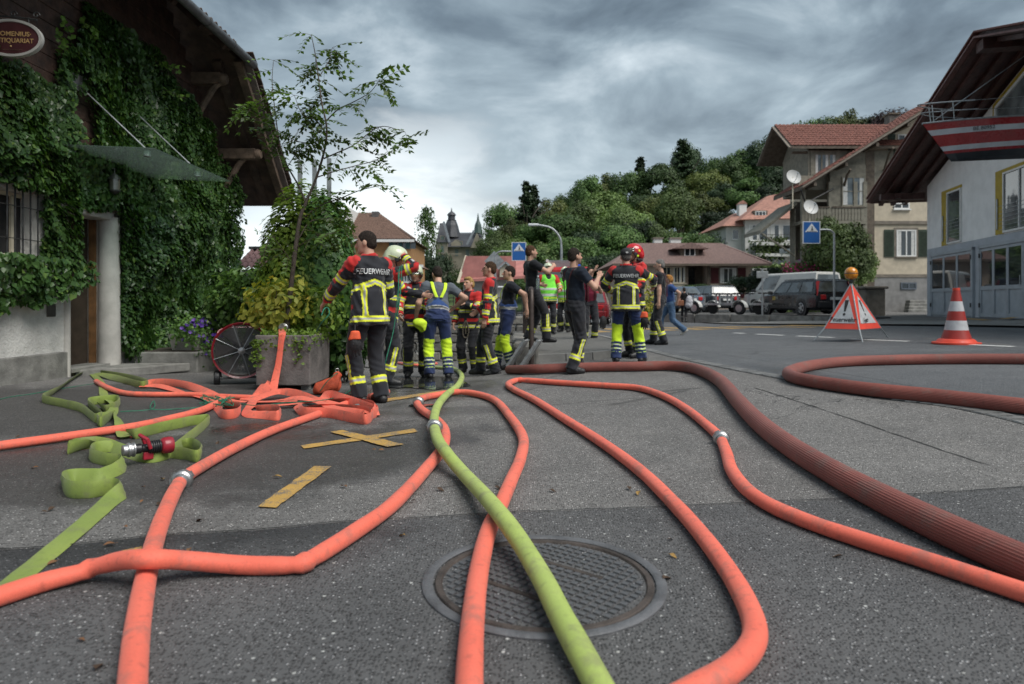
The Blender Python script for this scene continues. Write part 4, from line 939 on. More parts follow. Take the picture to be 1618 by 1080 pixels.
        if headgear == 'red':
            for s in (-1, 1):
                mb = MB(); mb.lathe([(0, 0), (.022, 0), (.020, .004), (0, .005)], 16, Vector(Hd(s * .112, -.045, .045)), Vector(Rh @ A3((s, -.2, .2)))); mb.build('badge', mat('yellow_badge', (.65, .42, .02), .5), hel)
                mb = MB(); mb.obox(Vector(Hd(s * .108, -.005, -.03)), .012, .06, .028, Vector(Rh[:, 0]), Vector(Rh @ A3((0, .9, .35))), Vector(Rh @ A3((0, -.35, .9)))); mb.build('helmet_lamp', mat('neon_strap', tuple(NEON), .7, .1), hel)
            MB().tube([Vector(Hd(.10 * math.sin(a), -.11 * math.cos(a) - .01, -.10)) for a in np.linspace(-1.6, 1.6, 12)], .026, 8).build('neck_guard', mat('neck_cloth', (.014, .014, .018), .9, .3, 30), hel, True)
        else:
            mb = MB(); mb.tube([Vector(Hd(.119 * math.sin(a), -.012 + .149 * math.cos(a), .012)) for a in np.linspace(1.0, 2 * math.pi - 1.0, 24)], .006, 6); mb.build('helmet_band', mat('helmet_band', (.35, .40, .06), .5), hel, True)
    root['_j'] = 0; del root['_j']
    return root, J, Rt, pel
# ---------------------------------------------------------------- the crowd
def at(u, Y, dz=0.): X = (u - U0) / F * Y; return GZ(X, Y, dz)
BK = (.030, .022, .018); BR = (.055, .033, .02)
person('firefighter seen from behind stretching his bare hand towards the planted tree', at(584, 6.95), 1.84, 44, 2, 0, 0, (40, -4), {'L': (-.30, .50, .95), 'R': (.20, .26, 1.02)}, {'L': (-.6, -.3, -.7)}, {'L': (-.10, .03, 0, 14), 'R': (.10, -.06, 0, -6)}, letter=True, h=.0098, hair=BK, fingers=(12, 25), palm=((.3, .3, -1), None))
person('firefighter in pale helmet raising one sleeve to his helmet behind the outstretched arm', at(610, 8.75), 1.84, -72, 8, 0, 0, (-10, -14), {'R': (.12, .20, 1.66), 'L': (-.12, .50, 1.17)}, {'R': (.5, .9, .1), 'L': (-.6, -.3, -.8)}, headgear='pale')
person('firefighter in pale helmet facing the man in grey shirt and blue dungarees', at(657, 10.75), 1.82, 190, 4, 0, 0, (-15, -5), {'R': (.25, .30, 1.0), 'L': (-.15, .36, 1.0)}, headgear='pale', h=.0115)
person('man in grey shirt and blue dungarees with fluorescent straps, bent, back turned', at(691, 10.15), 1.80, 14, 20, 4, 0, (12, -10), {'L': (-.30, .25, .93), 'R': (.30, .22, 1.08)}, {'R': (.9, -.6, 0)}, {'L': (-.12, -.02, 0, 10), 'R': (.16, -.05, 0, -14)}, top='dungaree', bottom='neon', topcol=(.10, .115, .135), hair=BK)
person('fair-haired woman in red and black fire jacket holding her collar', at(741, 11.5), 1.70, 158, 0, 0, 0, (-14, 0), {'L': (-.02, .21, 1.27), 'R': (.27, .06, .92)}, {'L': (-.9, -.2, -.5)}, hair=(.42, .27, .10), hairlen=1, h=.0115, skin=(.56, .33, .24))
person('firefighter with glasses and brown hair looking at the fair-haired woman', at(774, 10.35), 1.81, 84, 0, 0, 0, (6, 4), {'L': (-.27, .05, .80), 'R': (.2, .22, 1.0)}, {}, {'L': (-.10, -.10, 0, 6), 'R': (.10, .16, 0, 0)}, hair=(.06, .035, .02), glasses=True)
person('man in black shirt and dungarees propping his arm on the railing', at(803, 11.2), 1.78, 92, -2, 0, 0, (8, 2), {'L': (-.27, -.30, 1.02), 'R': (.18, .20, .95)}, {'L': (-.4, -1, .5)}, {'L': (-.12, -.05, 0, 0), 'R': (.10, .2, 0, 0)}, top='dungaree', bottom='neon', topcol=(.016, .018, .024), hair=BK, h=.0115)
person('bearded man in black shirt drinking behind the railing', Vector((.37, 11.9, .29)), 1.80, -76, -3, 0, 0, (8, 4), {'R': (.14, .34, 1.36), 'L': (-.22, .20, 1.05)}, {'R': (.8, -.3, -.6)}, {'R': (.12, .22, 0, -5), 'L': (-.12, -.05, 0, 5)}, top='tshirt', topcol=(.014, .015, .018), hair=(.075, .04, .022), beard=.5, drop=.03, h=.0115)
person('firefighter in green safety vest and pale helmet facing the road', at(866, 17.6, .14), 1.88, 186, 0, 0, 0, (-4, 4), {'R': (.30, .20, 1.05), 'L': (-.25, .30, 1.10)}, {}, top='vest', headgear='pale', h=.013, hair=BK, fat=1.08)
person('second firefighter in green safety vest, half hidden behind the first', at(893, 18.4, .14), 1.80, 150, 0, 0, 0, (0, 0), {'R': (.2, .32, 1.25), 'L': (-.25, .25, 1.0)}, {}, top='vest', headgear='pale', h=.013, hair=BK)
person('bearded man in dark blue shirt gesturing with both open hands', at(908, 9.12), 1.75, -66, 0, 0, 0, (6, 6), {'R': (.14, .30, 1.34), 'L': (-.13, .34, 1.42)}, {'R': (.7, -.7, -.6), 'L': (-.7, -.5, -.8)}, {'R': (.11, -.10, 0, -10), 'L': (-.11, .12, 0, 10)}, top='tshirt', topcol=(.016, .022, .034), hair=BK, beard=.62, strap='red', fingers=(8, 14), palm=((.3, .2, 1), (-.4, .2, 1)), h=.0098)
person('man in wine red shirt standing behind the gesturing man', at(931, 15.2), 1.78, 196, 0, 0, 0, (20, 0), {'L': (-.10, .34, 1.30), 'R': (.28, .10, .88)}, {}, top='tshirt', topcol=(.14, .012, .03), hair=BK, h=.013, strap='red')
person('firefighter in black cap seen from behind in neon and navy trousers', at(989, 10.3), 1.80, -8, 0, 0, 0, (8, 2), {'R': (.44, .34, 1.20), 'L': (-.20, .30, 1.10)}, {'R': (1, -.6, -.1), 'L': (-1, -.5, -.1)}, {'L': (-.15, 0, 0, 8), 'R': (.24, .06, 0, -20)}, bottom='neon', headgear='cap', hair=(.10, .09, .085), letter=True, fat=1.06, h=.0098)
person('firefighter in red helmet with raised visor facing the capped man', at(1003, 11.15), 1.90, 112, 0, 0, 0, (-6, -2), {'L': (-.25, .25, 1.0), 'R': (.3, .15, .95)}, {}, headgear='red')
person('grey-haired man in black shirt and red braces with hands hanging', at(1043, 13.9), 1.82, 66, 0, 0, 0, (16, 0), {'L': (-.24, -.02, .84), 'R': (.25, .05, .84)}, {}, {'L': (-.12, -.1, 0, 8), 'R': (.1, .16, 0, -8)}, top='tshirt', topcol=(.014, .015, .018), hair=(.19, .18, .17), beard=.2, strap='red', h=.0115)
person('curly ginger-haired person in blue shirt and jeans striding across the road', at(1060, 17.2), 1.66, 84, 4, 0, 0, (0, 0), {'L': (-.2, -.15, .95), 'R': (.2, .25, 1.0)}, {}, {'L': (-.08, -.36, .07, 0), 'R': (.08, .28, 0, 0)}, top='tshirt', topcol=(.035, .075, .21), bottom='jeans', hair=(.36, .17, .05), hairlen=2, h=.013, drop=.06, group='passers-by', shoe='pale')
person('dark-haired woman in black with a brown shoulder bag walking along the far pavement', at(1081, 30.0, .05), 1.60, -12, 0, 0, 0, (0, 0), {'L': (-.24, .02, .86), 'R': (.20, .16, 1.0)}, {}, {'L': (-.09, .14, 0, 0), 'R': (.09, -.16, 0, 0)}, top='tshirt', topcol=(.014, .014, .016), bottom='plain', hair=BK, hairlen=1, h=.017, shorts=True, group='passers-by')
# ---------------------------------------------------------------- the ivy-clad house on the left
STUCCO = mat('rough_stucco', (.60, .59, .56), .9, .14, 3, 1.0, 22); CONC = mat('weathered_concrete', (.21, .205, .19), .85, .3, 4, .5, 30); PLAST = mat('smooth_plaster', (.46, .44, .41), .85, .15, 3, .25, 40)
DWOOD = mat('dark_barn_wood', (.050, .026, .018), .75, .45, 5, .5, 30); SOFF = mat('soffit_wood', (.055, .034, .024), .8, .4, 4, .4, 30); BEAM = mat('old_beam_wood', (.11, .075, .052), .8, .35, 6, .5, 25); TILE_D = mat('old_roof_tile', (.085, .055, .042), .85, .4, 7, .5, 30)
LX = -6.6
def left_house():
    b = Vector((LX, 11, -.06)); t = thing('ivy_house', 'old timber house with wide dark eaves and an open door in its ivy wall', 'house', b)
    def loc(*p): return Vector(p) - b
    def bx(name, a, c, m, par=t, bev=0): return MB().box(loc(*a), loc(*c)).build(name, m, par, bevel=bev)
    zr = lambda Y: min(7.05, 6.1 - .945 * (Y - 13.8) - .28)          # underside of the roof over the wall
    w = 9.9, 10.88
    # masonry ground floor, in pieces round the door and the window
    bx('stucco_wall', (LX - .35, 3.5, .28), (LX, 8.45, 3.1), STUCCO); bx('stucco_wall', (LX - .35, 9.22, .28), (LX, w[0], 3.1), STUCCO)
    bx('stucco_wall', (LX - .35, 8.45, .28), (LX, 9.22, 1.6), STUCCO); bx('stucco_wall', (LX - .35, 8.45, 2.5), (LX, 9.22, 3.1), STUCCO)
    bx('stucco_wall', (LX - .35, w[1], -.3), (LX, 15.5, 3.1), PLAST); bx('plinth', (LX - .36, 3.5, -.4), (LX + .05, w[0] - .1, .277), CONC, bev=.01)
    bx('wall_above_door', (LX - .35, w[0] + .002, 2.47), (LX - .004, w[1] - .002, 3.098), PLAST); bx('lintel', (LX - .30, w[0] - .1, 2.35), (LX + .06, w[1] + .06, 2.49), PLAST, bev=.03)
    MB().tube([loc(LX + .0, w[0] - .06, z) for z in (-.1, .6, 1.2)], .055, 14).build('door_post', PLAST, t, True)
    MB().tube([loc(LX - .05, w[1] + .09, z) for z in (-.15, 1, 2.4)], [.17, .165, .16], 18).build('door_jamb', PLAST, t, True)
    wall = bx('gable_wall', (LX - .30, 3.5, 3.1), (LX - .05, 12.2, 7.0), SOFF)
    z = 3.1; k = 0
    while z < 6.9:
        z1 = z + .235; y1 = min(15.5, 13.8 + (6.1 - .30 - z1) / .945); e = RNG.uniform(0, .018)
        o = MB().bbox(loc(LX - .06, 3.5, z + .004), loc(LX + .005 + e, y1, z1 - .004), .006).build('plank', DWOOD, wall); z = z1; k += 1
    bx('window_recess', (LX - .30, 8.452, 1.602), (LX - .22, 9.218, 2.498), mat('window_dark', (.02, .02, .022), .4), t)
    wf = bx('window', (LX - .2, 8.46, 1.605), (LX - .16, 8.53, 2.495), M['ivory'])
    for y in (8.72, 8.98): bx('mullion', (LX - .2, y, 1.64), (LX - .165, y + .045, 2.46), M['ivory'], wf)
    bx('frame_rail', (LX - .2, 8.53, 1.61), (LX - .165, 9.2, 1.66), M['ivory'], wf); bx('frame_rail', (LX - .2, 8.53, 2.44), (LX - .165, 9.2, 2.49), M['ivory'], wf)
    g = thing('window_grille', 'black wrought iron window grille between the ivy', 'grille', b)
    for y in (8.48, 8.62, 8.76, 8.90, 9.04, 9.18): MB().tube([loc(LX + .05, y, 1.58), loc(LX + .05, y, 2.55)], .011, 8).build('bar', M['dsteel'], g, True)
    for z in (1.85, 2.28): MB().bar(loc(LX + .052, 8.3, z), loc(LX + .052, 9.24, z), .03, .008).build('cross_bar', M['dsteel'], g)
    # hall with stairs behind the open door
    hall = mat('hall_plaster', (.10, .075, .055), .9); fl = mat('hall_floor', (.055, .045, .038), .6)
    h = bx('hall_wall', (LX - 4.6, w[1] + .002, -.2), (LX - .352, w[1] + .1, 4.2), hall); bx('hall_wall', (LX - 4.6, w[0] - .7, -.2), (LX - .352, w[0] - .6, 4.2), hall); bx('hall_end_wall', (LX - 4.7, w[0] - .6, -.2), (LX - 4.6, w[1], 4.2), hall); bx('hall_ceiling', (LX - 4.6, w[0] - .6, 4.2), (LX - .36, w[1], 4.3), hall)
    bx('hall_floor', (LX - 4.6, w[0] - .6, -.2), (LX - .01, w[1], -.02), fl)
    stw = mat('stair_wood', (.16, .055, .025), .5, .3, 6, .2)
    for k in range(9): bx('stair', (LX - .62 - .25 * k, w[0] - .55, -.02), (LX - .9 - .25 * k, w[1] - .05, .19 + .185 * k), stw, t, .008)
    bx('door_frame', (LX - .30, w[1] - .05, -.02), (LX - .20, w[1] - .002, 2.35), mat('door_frame_wood', (.17, .085, .035), .6, .3, 6))
    bx('door_sill', (LX - .34, w[0], -.05), (LX + .05, w[1], .02), CONC, bev=.008)
    # things screwed to the wall
    bx('wall_plate', (LX + .0, 9.42, .80), (LX + .012, 9.60, 1.02), mat('plate_bronze', (.10, .09, .085), .5, .2, 9, metal=.5), t, .004)
    MB().tube([loc(LX + .03, 9.72 + .035 * math.cos(a), 1.05 + .035 * math.sin(a)) for a in np.linspace(0, 6.283, 14)], .008, 6).build('tether_ring', M['dsteel'], t, True)
    o = MB().obox(loc(LX + .06, 9.98, 4.32), .04, .36, .22, (.98, 0, -.2), (0, 1, 0), (.2, 0, .98)).build('vent_cover', mat('grey_sheet', (.42, .40, .42), .6), t)
    # roof: one long slope falling away, verge over the gable, half-hip above
    XV = -5.55
    rf = MB(); a = lambda X, Y, z: loc(X, Y, z)
    prof = [(9.5, 10.1), (13.8, 6.1), (16.4, 3.65)]
    sl = Vector((0, 2.6, -2.45)).normalized()
    ys = [(12.75, 7.09), (16.45, 3.6)]
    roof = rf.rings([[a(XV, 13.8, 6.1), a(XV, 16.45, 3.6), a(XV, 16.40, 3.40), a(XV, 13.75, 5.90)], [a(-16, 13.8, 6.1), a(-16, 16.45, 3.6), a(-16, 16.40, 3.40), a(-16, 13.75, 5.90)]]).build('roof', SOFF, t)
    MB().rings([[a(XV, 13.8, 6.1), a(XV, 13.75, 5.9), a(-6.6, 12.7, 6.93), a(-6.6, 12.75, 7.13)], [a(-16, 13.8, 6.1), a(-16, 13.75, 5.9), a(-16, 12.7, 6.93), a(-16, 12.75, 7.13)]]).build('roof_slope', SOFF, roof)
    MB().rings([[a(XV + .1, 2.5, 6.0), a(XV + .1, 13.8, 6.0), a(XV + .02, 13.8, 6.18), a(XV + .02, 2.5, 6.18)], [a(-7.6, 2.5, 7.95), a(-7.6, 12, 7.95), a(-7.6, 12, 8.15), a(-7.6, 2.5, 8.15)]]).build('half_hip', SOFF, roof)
    MB().tube([a(XV + .17, y, 5.98 - (y - 2.5) * .002) for y in (2.5, 8, 13.85)], .085, 12).build('gutter', mat('zinc_gutter', (.11, .115, .12), .5, .25, 5, metal=.5), roof, True)
    for y in np.arange(7.5, 13.8, 1.05): MB().tube([a(XV + .17 + .09 * math.cos(q), y, 5.97 + .09 * math.sin(q)) for q in np.linspace(2.6, 6.9, 9)], .012, 6).build('gutter_hook', M['dsteel'], roof, True)
    for X in (XV - .06, -6.05): MB().bar(a(X, 13.6, 6.1 - .14), a(X, 16.35, 3.42), .11, .16, (1, 0, 0)).build('rafter', BEAM if X > -5.9 else SOFF, roof)
    for y in np.arange(7.2, 13.6, .95): MB().bar(a(XV - .02, y, 5.98), a(-6.7, y, 7.05), .10, .13).build('rafter', SOFF, roof)
    MB().bar(a(XV + .035, 13.7, 6.06), a(XV + .035, 16.48, 3.44), .035, .20, (1, 0, 0)).build('verge_board', mat('verge_board', (.16, .13, .115), .75, .25, 5, .3), roof)
    MB().bar(a(XV, 16.47, 3.50), a(-16, 16.47, 3.50), .05, .20).build('eaves_board', BEAM, roof)
    MB().bar(a(XV + .06, 16.58, 3.50), a(-16, 16.58, 3.44), .11, .10).build('gutter', MATS['zinc_gutter'], roof, True)
    tile = None; n = 15
    for k in range(n):
        f = k / n; p = a(XV + .03, 13.75 + 2.72 * f, 6.13 - 2.56 * f + .045)
        if tile is None: tile = MB().bbox((-.17, -.02, -.02), (.17, .26, .012), .008).build('roof_tile', TILE_D, roof); o = tile
        else: o = share(tile, roof)
        o.location = p; o.rotation_euler = (R(-43 + 7), 0, RNG.normal(0, .02))
    for k in range(8):
        o = share(tile, roof); o.location = a(XV - .1, 12.2 + .2 * k, 6.24 + RNG.uniform(0, .02)); o.rotation_euler = (0, R(38), R(90) + RNG.normal(0, .03))
    for (Y, z, xe) in ((13.72, 5.62, -5.98), (15.05, 4.36, -5.78)):
        p = MB().bar(a(xe, Y, z), a(-7.2, Y, z), .20, .24).build('purlin', BEAM, roof, bevel=.02)
        MB().lathe([(.0, 0), (.12, 0), (.13, .05), (.09, .12), (.0, .13)], 10, a(xe - .02, Y, z), (1, 0, 0)).build('purlin_end', BEAM, roof, True)
        MB().tube(spline([a(-6.62, Y, z - .95), a(-6.42, Y, z - .62), a(-6.18, Y, z - .22), a(-6.05, Y, z - .08)], 4), .065, 8).build('brace', BEAM, roof, True)
    # glass canopy over the door
    c = thing('glass_canopy', 'clear glass canopy hung on two rods above the open door', 'canopy', Vector((LX, 10.8, 3.2)))
    l2 = lambda *p: Vector(p) - c.location
    MB().rings([[l2(LX, 9.5, 3.26), l2(LX, 12.1, 3.26), l2(-5.12, 12.1, 3.20), l2(-5.12, 9.5, 3.20)], [l2(LX, 9.5, 3.275), l2(LX, 12.1, 3.275), l2(-5.12, 12.1, 3.215), l2(-5.12, 9.5, 3.215)]]).build('pane', clear_glass('canopy_glass', (.80, .90, .86), .12, .03), c)
    for y in (10.0, 11.6):
        MB().cyl(l2(-5.49, y, 3.20), l2(-5.49, y, 3.255), .05, seg=16).build('clamp', M['steel'], c, True)
        MB().tube([l2(-5.49, y, 3.26), l2(-5.49, y, 3.30), l2(-6.6, y, 4.35)], .011, 8).build('rod', M['steel'], c, True); MB().bbox(l2(-6.62, y - .04, 4.30), l2(-6.57, y + .04, 4.40), .006).build('wall_bracket', M['steel'], c)
    o = MB().bbox(l2(-6.6, 9.7, 3.19), l2(-6.42, 9.8, 3.255), .006).build('wall_bracket', M['steel'], c)
    # lantern
    la = thing('wall_lantern', 'small iron lantern hanging under the glass canopy', 'lantern', Vector((-6.35, 10.62, 2.72)))
    MB().lathe([(.0, .34), (.03, .34), (.09, .27), (.10, .25), (.0, .25)], 10).build('cap', M['dsteel'], la, True); MB().lathe([(.075, .08), (.082, .25), (.0, .25)], 10).build('glass', glass_mat('lantern_glass', (.12, .12, .10)), la, True)
    MB().lathe([(.0, .0), (.03, .02), (.085, .06), (.085, .08), (.0, .08)], 10).build('foot', M['dsteel'], la, True); MB().tube([(0, 0, .34), (0, 0, .42), (-.12, 0, .45), (-.27, 0, .40)], .01, 6).build('arm', M['dsteel'], la, True)
    # oval shop sign
    s = thing('shop_sign', 'oval dark red shop sign with gold lettering and pale rim', 'sign', Vector((-6.36, 8.45, 4.36)), R(6))
    ov = lambda rx, rz, y: [(rx * math.cos(q), y, rz * math.sin(q)) for q in np.linspace(0, 2 * math.pi, 49)[:-1]]
    MB().rings([ov(.335, .205, -.022), ov(.335, .205, .022)]).build('board', mat('sign_red', (.055, .014, .016), .5, .2, 5), s)
    MB().rings([ov(.33, .20, -.018), ov(.338, .208, -.032), ov(.372, .238, -.032), ov(.378, .244, 0), ov(.372, .238, .032), ov(.338, .208, .032), ov(.33, .20, .018)], cap=False).build('rim', mat('sign_rim', (.40, .39, .36), .5, .1), s, True)
    gold = mat('sign_gold', (.42, .27, .11), .5, .15, 20)
    text_mesh('lettering', '·COMENIUS·', .082, gold, s, (.02, -.024, .05), (R(90), 0, 0), .002); text_mesh('lettering', 'ANTIQUARIAT', .082, gold, s, (.02, -.024, -.035), (R(90), 0, 0), .002, font_scale_x=.93)
    MB().lathe([(0, 0), (.014, 0), (.010, .004), (0, .006)], 6, (0, -.022, -.105), (0, -1, 0)).build('ornament', gold, s); MB().bar((-.16, -.024, -.150), (.14, -.024, -.150), .006, .003).build('rule', mat('sign_faded_gold', (.14, .08, .05), .6), s)
    MB().tube(spline([(-.5, 0, .27), (-.2, 0, .28), (.1, 0, .27), (.30, 0, .25)], 5), .012, 8).build('bracket', M['dsteel'], s, True)
    for x in (.02, .29): MB().tube([(x + .045 * math.cos(q) * (1 - q / 9), 0, .31 + .045 * math.sin(q) * (1 - q / 9)) for q in np.linspace(0, 6.5, 18)], .009, 6).build('scroll', M['dsteel'], s, True)
    for x in (-.2, .2): MB().tube([(x, 0, .20), (x, 0, .275)], .008, 6).build('hanger', M['dsteel'], s)
    # doorstep and the raised bed
    ds = [(LX + .0, 10.05, -.05), (LX + .8, 10.6, -.05), (LX + 1.15, 11.25, -.05), (LX, 11.25, -.05)]
    tag(MB().prism([Vector(p) + Vector((0, 0, -.1)) for p in ds], (0, 0, .13)).build('doorstep', CONC, None, bevel=.012), 'flat grey stone doorstep before the open door', 'step')
    bed = thing('stone_bed', 'low concrete bed under the ivy beside the door', 'planter', Vector((-6.1, 12.3, -.1)))
    l3 = lambda *p: Vector(p) - bed.location
    MB().bbox(l3(-6.6, 11.3, -.25), l3(-5.35, 13.2, .16), .02).build('kerb', CONC, bed); MB().bbox(l3(-6.5, 11.4, .155), l3(-5.45, 13.1, .175), .01).build('soil', mat('soil', (.05, .038, .03), .95, .4, 10, 1, 30), bed)
    tr = thing('flower_trough', 'pale stone flower trough standing on the low bed', 'trough', Vector((-5.7, 12.0, .172)))
    MB().rings([[(-.22, -.42, 0), (.22, -.42, 0), (.22, .55, 0), (-.22, .55, 0)], [(-.27, -.47, .29), (.27, -.47, .29), (.27, .6, .29), (-.27, .6, .29)], [(-.22, -.42, .29), (.22, -.42, .29), (.22, .55, .29), (-.22, .55, .29)], [(-.21, -.41, .24), (.21, -.41, .24), (.21, .54, .24), (-.21, .54, .24)]]).build('box', mat('pale_stone', (.36, .34, .31), .85, .2, 5, .4), tr)
    st = thing('stone_trough', 'dark mossy stone trough behind the red fan', 'trough', Vector((-5.25, 13.9, -.35)))
    MB().bbox((-.4, -.4, 0), (.75, .5, .62), .03).build('box', mat('mossy_stone', (.085, .085, .07), .9, .4, 6, .7), st)
left_house()
# ---------------------------------------------------------------- plants
def leaves(name, pos, nrm, size, m, parent=None, fold=.22, elong=1.25, droop=.0, roll=True, rng=None):
    "pointed leaf, four triangles folded along the midrib, one per position"
    rng = rng or RNG; n = len(pos); nrm = nrm / np.maximum(np.linalg.norm(nrm, axis=1, keepdims=True), 1e-6)
    t = rng.normal(size=(n, 3)) if roll else np.tile(A3((0, 0, -1)), (n, 1)) + rng.normal(0, .45, (n, 3))
    t[:, 2] -= droop; a = t - nrm * np.sum(t * nrm, 1, keepdims=True); a /= np.maximum(np.linalg.norm(a, axis=1, keepdims=True), 1e-6); b = np.cross(nrm, a); s = np.asarray(size).reshape(-1, 1) * np.ones((n, 1))
    L = s * elong; w = s * .5
    v = np.stack([pos - a * L * .5, pos + b * w - a * L * .12 + nrm * w * fold, pos + a * L * .5, pos - b * w - a * L * .12 + nrm * w * fold], 1).reshape(-1, 3)
    i = np.arange(n) * 4; f = np.concatenate([np.stack([i, i + 1, i + 2], 1), np.stack([i, i + 2, i + 3], 1)])
    return np_mesh(name, v, f, m, parent)
IVY = leaf_mat('ivy_leaf', (.040, .095, .030), (.080, .165, .045), (.17, .27, .06), .34, .25); HEDGE = leaf_mat('hedge_leaf', (.034, .075, .018), (.075, .145, .033), (.15, .22, .045), .5, .25)
YELLOWY = leaf_mat('variegated_leaf', (.12, .17, .025), (.32, .31, .055), (.55, .34, .07), .5, .3); GRASSY = leaf_mat('trailing_leaf', (.06, .10, .02), (.12, .19, .03), (.2, .24, .05), .5, .3)
TREELEAF = leaf_mat('compound_leaf', (.036, .066, .016), (.068, .12, .026), (.12, .18, .04), .4, .35); BARK = mat('bark', (.10, .085, .07), .9, .35, 14, .8, 50); YBARK = mat('young_bark', (.075, .058, .045), .8, .3, 20, .4, 60)
def noise3(P, sc, seed=0.): return np.array([mnoise.noise((p[0] * sc + seed, p[1] * sc, p[2] * sc)) for p in P])
def ivy():
    n = 74000; rng = np.random.default_rng(5); Y = rng.uniform(7.6, 15.75, n); Z = rng.uniform(-.05, 5.6, n)
    top = np.interp(Y, [7.6, 8.9, 9.5, 9.8, 10.15, 10.9, 11.6, 12.2, 12.5, 13.2, 14.2, 15.7], [4.15, 4.15, 4.35, 4.5, 5.5, 5.75, 5.75, 5.6, 5.45, 5.2, 4.6, 3.6])
    low = np.interp(Y, [7.6, 8.8, 9.3, 9.7, 9.95, 10.0, 10.95, 11.05, 11.3, 15.7], [.95, .92, 1.0, 1.15, 1.3, 2.40, 2.5, .2, .0, -.05])
    P = np.stack([np.zeros(n), Y, Z], 1); ed = noise3(P, 1.6, 3.) * .35 + noise3(P, 6., 9.) * .12
    ok = (Z < top + ed) & (Z > low + np.minimum(0, ed) * .6 + np.where(Y > 11, 0, ed * .4))
    ok &= ~((Y < 9.22 + ed * .2) & (Z > 1.62) & (Z < 2.5 + ed * .2))
    ok &= ~((Y > 9.8 + ed * .5) & (Y < 10.35 + ed * .5) & (Z > 3.35) & (Z < 4.35 + ed))          # bare boards
    thin = noise3(P, .9, 21.); ok &= ~((Z > 3.9) & (rng.random(n) < thin * .5))
    P = P[ok]; Y, Z = P[:, 1], P[:, 2]
    dep = .10 + .30 * np.clip(noise3(P, .75, 40.) + .35, 0, 1) * np.where(Z > 3.2, .55, 1.) + .16 * noise3(P, 2.6, 77.)
    dep = np.where((Y < 9.9) & (Z < 1.6), dep + .15, dep); dep = np.where(Y > 15, dep + .12, dep)
    lay = rng.random(len(P)) ** .5; P[:, 0] = LX + np.clip(dep, .03, 1) * lay + .02
    gy = noise3(P + A3((0, .15, 0)), .9, 40.) - noise3(P, .9, 40.); g2 = noise3(P + A3((0, 0, .15)), .9, 40.) - noise3(P, .9, 40.)
    N = np.stack([np.ones(len(P)), -gy * 3, .45 - g2 * 3], 1) + rng.normal(0, .38, (len(P), 3))
    sz = rng.uniform(.04, .112, len(P)) * np.where(Z > 3, .95, 1.)
    t = thing('climbing_ivy', 'dense dark green ivy covering the wall of the old house', 'ivy', (LX, 11, 0))
    o = leaves('foliage', P - A3((LX, 11, 0)), N, sz, IVY, t, fold=.25, elong=1.1, roll=False, rng=rng); o['kind'] = 'stuff'
    # stray shoots
    mb = MB(); PP = []; 
    for (u, v, du, dv, Y0) in ((235, 135, 62, 20, 12.3), (240, 100, 50, 10, 12.1), (150, 60, -20, -34, 10.3), (110, 70, -6, -42, 9.9), (95, 95, 6, -45, 9.7), (380, 185, 12, -36, 14.6), (382, 150, -6, 34, 14.5), (170, 150, -28, 50, 10.9), (360, 275, 18, -8, 15.7), (112, 150, -8, 50, 9.9)):
        q = [P3(u + du * f + 4 * math.sin(f * 5), v + dv * f, Y0 - .25 * f) - Vector((LX, 11, 0)) for f in np.linspace(0, 1, 9)]; mb.tube(q, .006, 5); 
        for f in np.linspace(0, 1, 26): PP.append(np.array(P3(u + du * f + 4 * math.sin(f * 5), v + dv * f, Y0 - .25 * f)) - A3((LX, 11, 0)) + rng.normal(0, .035, 3))
    mb.build('shoot', YBARK, t); PP = np.array(PP); leaves('shoot_leaves', PP, rng.normal(0, 1, PP.shape) + A3((.6, -1, .4)), rng.uniform(.05, .085, len(PP)), leaf_mat('young_ivy', (.05, .10, .02), (.10, .18, .035), None, .5, .3), t, rng=rng)['kind'] = 'stuff'
ivy()
def shell_points(n, c, r, rng, bump=.25, sc=1.5, seed=0., inner=.35):
    d = rng.normal(size=(n, 3)); d /= np.linalg.norm(d, axis=1, keepdims=True); k = 1 + bump * noise3(d, sc, seed) + bump * .5 * noise3(d, sc * 2.7, seed + 5)
    lay = 1 - inner * rng.random(n) ** 1.6; return c + d * np.array(r) * (k * lay)[:, None], d
def ivy_column():
    rng = np.random.default_rng(8); c = P3(487, 560, 9.7); b = GZ(c.x, c.y); t = thing('thuja_column', 'tall green thuja column overgrown with ivy behind the planter', 'shrub', b)
    P1, d1 = shell_points(9000, A3((-.12, 0, 1.42)), (.62, .55, 1.42), rng, .22, 2.2, 3.); ok = P1[:, 2] > .02
    o = leaves('thuja_foliage', P1[ok], d1[ok] + A3((0, 0, .3)), rng.uniform(.035, .07, ok.sum()), leaf_mat('thuja_leaf', (.10, .165, .03), (.20, .29, .045), (.30, .34, .06), .6, .35), t, elong=1.9, roll=False, rng=rng); o['kind'] = 'stuff'
    P2, d2 = shell_points(9000, A3((.26, -.05, 1.40)), (.42, .50, 1.36), rng, .2, 2.0, 30.); ok = P2[:, 2] > .02
    o = leaves('ivy_foliage', P2[ok], d2[ok], rng.uniform(.05, .10, ok.sum()), IVY, t, roll=False, rng=rng, elong=1.1); o['kind'] = 'stuff'
    MB().tube([(0, 0, 0), (.02, 0, 1), (-.02, 0, 2.2)], [.09, .07, .03], 10).build('trunk', BARK, t, True)
    for u, v in ((474, 253), (497, 252), (520, 250)):
        p = P3(u, v, 9.9); q = GZ(p.x, p.y); tag(MB().bar((0, 0, 0), (0, 0, p.z - q.z), .055, .055).build('post', M['steel'], None, loc=q), 'square grey steel post standing up out of the thuja column', 'post', 'posts in the thuja column')
ivy_column()
